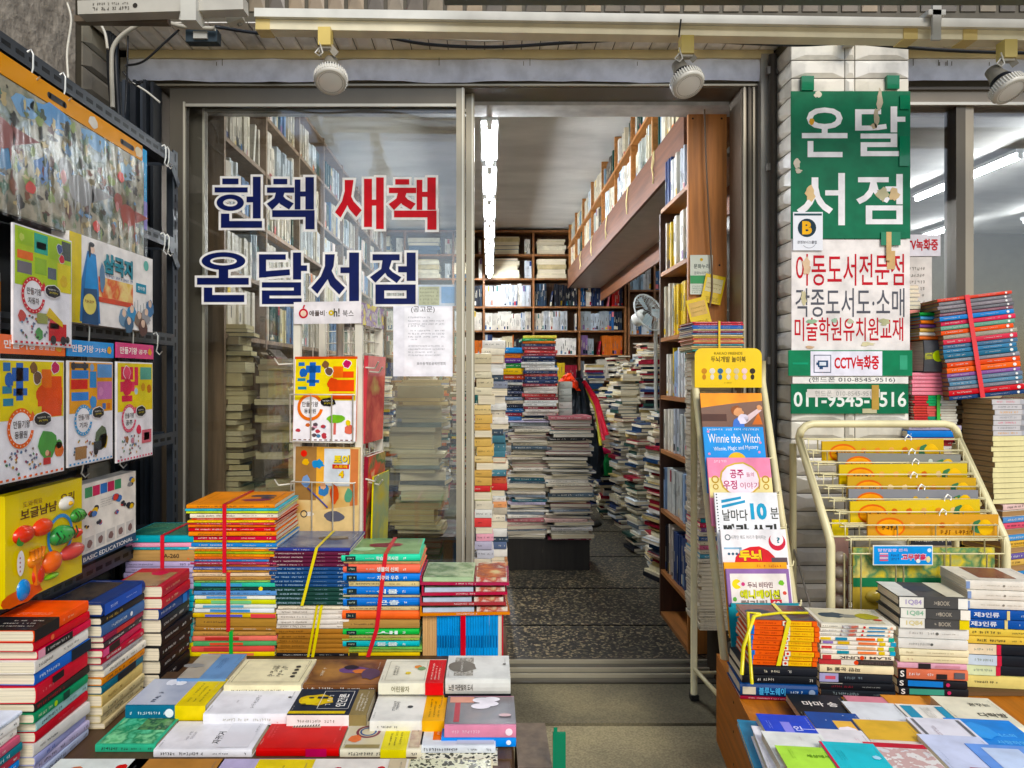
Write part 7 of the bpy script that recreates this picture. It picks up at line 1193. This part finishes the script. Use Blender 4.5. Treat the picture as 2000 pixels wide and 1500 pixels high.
for n, (px, py, ry) in enumerate(((500, 700, 58), (520, 690, 52), (540, 680, 47))):
    q = P(px, py, YG+.1); make_book(Tr(q.x, YG+.25, q.z-.12) @ Ry(ry), .3, .2, .02, ('5a4a3a', '7a684e', '4a4036')[n], label=f'brown folder leaning behind the glass, {ordn(n)} from the left', cat='folder', name='folder', group='folders leaning behind the glass')
# ------------------------------------------------------------------ magazine piles inside the doorway
G7 = 'magazines in the two tall piles inside the doorway'; YM = 4.55
b = MB(); q0, q1 = P(985, 1105, 4.6), P(1150, 1052, 4.6); b.box(q0.x, q1.x, 4.56, 4.95, 0, gz(1053, YM), 'w:23201c'); tag(b.build('low_platform'), 'dark wooden platform under the two tall magazine piles', 'platform')
def mags(n): return [(R.choice(['d8d2c4', 'c9c2b0', '3a3a3c', 'b8b09c', 'e4e0d6', 'd6d2c8', 'cfc6b6', 'e8e4da', 'b8b4b0', '6a7a8a', '4a5a66', 'c8a8a0', 'b06a70', '8a94a0', '3a6a78', 'd8b06a', 'c0b8d0', '7a3a48', '2c3a48', 'e0dccc', 'aab4b8']), R.uniform(5, 15), {'L': R.uniform(.9, 1.04), 'flip': R.random() < .5, 'pg': R.choice(['d8d0ba', 'c9bfa4', 'b8b0a0', 'cfcabc'])}) for _ in range(n)]
z0m = gz(1053, YM)+.0005
stack((988, 1070), YM, z0m, gz(822, YM), .2, mags(40), 'the left tall magazine pile', G7, name='magazine', kind='magazine', cat='magazine', jit=.024, tw=8, split=False, lean=.0008)
stack((1068, 1156), YM-.03, z0m, gz(812, YM-.03), .21, mags(42), 'the right tall magazine pile', G7, name='magazine', kind='magazine', cat='magazine', jit=.022, tw=7, split=False)
G8 = 'books stacked on the magazine piles'
stack((978, 1022), YM+.02, gz(821.5, YM), gz(678, YM), .17, [('2a80c0', 16), ('e8843a', 14), ('5a2f7a', 14), ('2f8a4a', 14), ('e0b82a', 18), ('b8442a', 14)]+[('d8d4c4', 10)]*0+[('2a3050', 8), ('c8c8c0', 8), ('3a3f58', 8), ('1f2638', 8), ('4a5068', 8), ('23283a', 8), ('7a8aa0', 10), ('c8bca8', 10), ('1d2434', 12), ('2f5d8f', 12), ('8a3040', 10), ('3a6a9a', 12)], 'the rainbow stack on the left magazines', G8, split=False, jit=.014, tw=5)
stack((1022, 1088), YM-.02, gz(811.5, YM-.02), gz(655, YM-.02), .18, [('e0d060', 7), ('3aa060', 6), ('d87a3a', 6), ('3a4a6a', 7)]+[(R.choice(['e8e6e0', 'dcdcd8', 'e4e0d8', '2a3a5c', '8a3a44', 'c84a4a', 'd8d0c8']), R.uniform(6, 9), {}) for _ in range(22)], 'the comic stack on the right magazines', G8, split=False, jit=.014, tw=5)
stack((1092, 1118), YM+.05, gz(811, YM+.05), gz(745, YM+.05), .16, [('b8bcb4', 12), ('c8ccc4', 12), ('a8aca4', 12), ('d0d0c8', 12), ('b0b4ac', 12)], 'the small grey stack behind the comic stack', G8, split=False)
G9 = 'books stacked inside the doorway beside the door frame'
stack((928, 962), 3.50, .001, gz(690, 3.5), .17, [(R.choice(c), R.uniform(14, 24), {'flip': n % 4 == 1}) for n, c in enumerate([['e4dcc0', 'd8ccaa']]*6+[['d8b46a', 'd0a860', 'e0c890']]*10+[['c83a3c', 'e8a030'], ['a8b83a'], ['d8d0bc'], ['e0e0da'], ['d84a4a', '2a8aa0'], ['e8e4da'], ['3a8ab0', 'e8a8b8'], ['b8b4c8'], ['c8c8d0'], ['d8d8dc'], ['b0b0b8'], ['c8b8c8'], ['e4e0d8'], ['b8184a'], ['dcd8d0'], ['c8c4bc'], ['b8b0a8']])], 'the front stack beside the door frame', G9, split=False, jit=.01, tw=3)
stack((942, 988), 3.85, .001, gz(665, 3.85), .18, [(R.choice(['e4dcc8', 'd8d0c0', 'e0a070', 'c86a4a', 'd8d8d4', '8a90a0', 'c83a3c', '5a6a8a', '4a7a8a', 'e8e4dc', 'b8b0a0', '3a4a5a']), R.uniform(14, 22), {'flip': n % 5 == 2}) for n in range(40)], '', G9, mass=True, split=False, jit=.014, tw=4)
# coats, caps and bags at the end of the aisle
b = MB(); q = random.Random(6); cx, cy0 = P(1130, 800, 6.0).x, 6.0; N, Mz = 22, 16; vs = []
for j in range(Mz+1):
    t = j/Mz; z = .40+.82*t
    for i in range(N): a_ = 2*math.pi*i/N; rr_ = (.15+.022*math.sin(a_*7+t*3)+.014*q.random()-.05*t+.03*math.sin(t*7+a_)); vs.append((cx+.05*(1-t)+rr_*math.cos(a_)*(.95-.3*t*t), cy0+rr_*.7*math.sin(a_), z+.02*math.sin(a_*3)))
b.add(vs, [(j*N+i, j*N+(i+1) % N, (j+1)*N+(i+1) % N, (j+1)*N+i) for j in range(Mz) for i in range(N)]+[tuple(range(Mz*N, Mz*N+N))], '1a2026'); tag(b.build('hanging_coat'), 'dark coat bundled on a stand at the end of the aisle', 'coat')
b = MB(); b.tube([(cx, cy0, 0), (cx, cy0, 1.3)], .02, 'm:2a2a2a', 8); b.lathe([(0, 0), (.2, 0), (.18, .03), (.02, .05)], 'm:2a2a2a', Tr(cx, cy0, 0)); tag(b.build('coat_stand'), 'dark metal coat stand holding the coat in the aisle', 'coat stand')
b = MB(); q = P(1108, 745, 5.93); vs = []; qq = random.Random(2)
for j in range(5):
    for i in range(12): a_ = 2*math.pi*i/12; t = j/4; rr_ = (.085-.06*t*t)*qq.uniform(.75, 1.15); vs.append((q.x+1.2*rr_*math.cos(a_)+.03*t, 5.93+rr_*math.sin(a_), q.z-.03+.10*t-.05*max(0, math.cos(a_))))
b.add(vs, [(j*12+i, j*12+(i+1) % 12, (j+1)*12+(i+1) % 12, (j+1)*12+i) for j in range(4) for i in range(12)]+[tuple(range(48, 60))], 'd8401f'); tag(b.build('red_hat'), 'crumpled orange red hat on top of the dark coat inside', 'hat')
b = MB(); [b.tube([P(1140, 745, 5.95), P(1165, 780+12*k_, 5.9), P(1185-6*k_, 850+10*k_, 5.85)], .02-.003*k_, ('c02838', 'b83040', 'a8a040')[k_], 8) for k_ in range(3)]; tag(b.build('red_scarf'), 'red and olive scarf trailing from the dark coat', 'scarf')
b = MB(); qa = P(1190, 905, 6.2); b.dome(0, 0, 0, .07, .05, .2, '2a8a4a', Tr(qa.x, 6.2, qa.z-.1)); tag(b.build('green_bag'), 'small green plastic bag by the aisle floor', 'bag')
b = MB(); qa = P(1172, 885, 6.1); b.dome(0, 0, 0, .10, .05, .05, 'b82a50', Tr(qa.x, 6.1, qa.z)); tag(b.build('pink_bag'), 'dark pink plastic bag beside the green one in the aisle', 'bag')
# pedestal fan
fq = P(1268, 610, 5.2); fn = empty('pedestal_fan', Tr(fq.x, 5.2, 0), 'white round pedestal fan tilted among the piles on the right', 'fan'); T = Tr(*fq) @ Rz(35) @ Rx(68)
m = MB()
for k_ in range(30): a_ = 2*math.pi*k_/30; m.tube([(.02*math.cos(a_), .02*math.sin(a_), .05), (.1*math.cos(a_), .1*math.sin(a_), .045), (.145*math.cos(a_), .145*math.sin(a_), 0), (.1*math.cos(a_), .1*math.sin(a_), -.04)], .0016, 'm:d8dcd8', 4, T=T)
m.tube([(.147*math.cos(rad(t)), .147*math.sin(rad(t)), 0) for t in range(0, 360, 15)], .006, 'm:e0e4e0', 6, closed=True, T=T); kid(m, 'grille', fn)
m = MB(); m.lathe([(0, -.15), (.05, -.14), (.055, -.06), (.03, -.04)], 'm:d8d8d0', T); kid(m, 'motor', fn)
m = MB()
for k_ in range(3): a_ = k_*120; m.poly([(.02, -.02), (.12, -.05), (.13, .03), (.03, .03)], .0, 'm:b8ccd0', T @ Rz(a_) @ Rx(12))
kid(m, 'blades', fn)
m = MB(); m.tube([(fq.x+.06, 5.26, fq.z-.06), (fq.x+.07, 5.28, .9), (fq.x+.07, 5.28, .03)], .014, 'm:c8c8c0', 8); m.lathe([(0, 0), (.16, 0), (.15, .03), (.02, .04)], 'm:c8c8c0', Tr(fq.x+.07, 5.28, 0)); kid(m, 'stand', fn)

stack((1772, 1796), YW+.06, .300, kz(745.4, YW+.06), .16, [(c, 24) for c in ['b8b0a0', '8a8478', 'c8c0b0', '5a5a60']*5], '', G5, mass=True)
for (a_, c_, y_) in ((1838, 1892, 2.90), (1885, 1960, 2.94)): stack((a_, c_), y_, .300, kz(772, y_), .1, [(R.choice(['5a5048', '8a7a60', '3a3a40', 'b8a888', '6a4a3a', 'c8b898', '2f3640']), 14, {'sp': [], 'flip': n % 2 == 0, 'pg': 'b8a684'}) for n in range(44)], '', G5, mass=True)
for n in range(26): flat_pile(Tr(2.0+(n % 7)*.55+R.uniform(-.1, .1), 4.3+(n//7)*1.1+R.uniform(-.2, .2), 0) @ Rz(R.uniform(-15, 15)), .24, .18, 0, R.uniform(.7, 1.45), None, (.014, .034), .02)
tag(far.build('distant_books'), 'mass of old books crowding the far shelves and floor piles inside', 'books', kind='stuff')
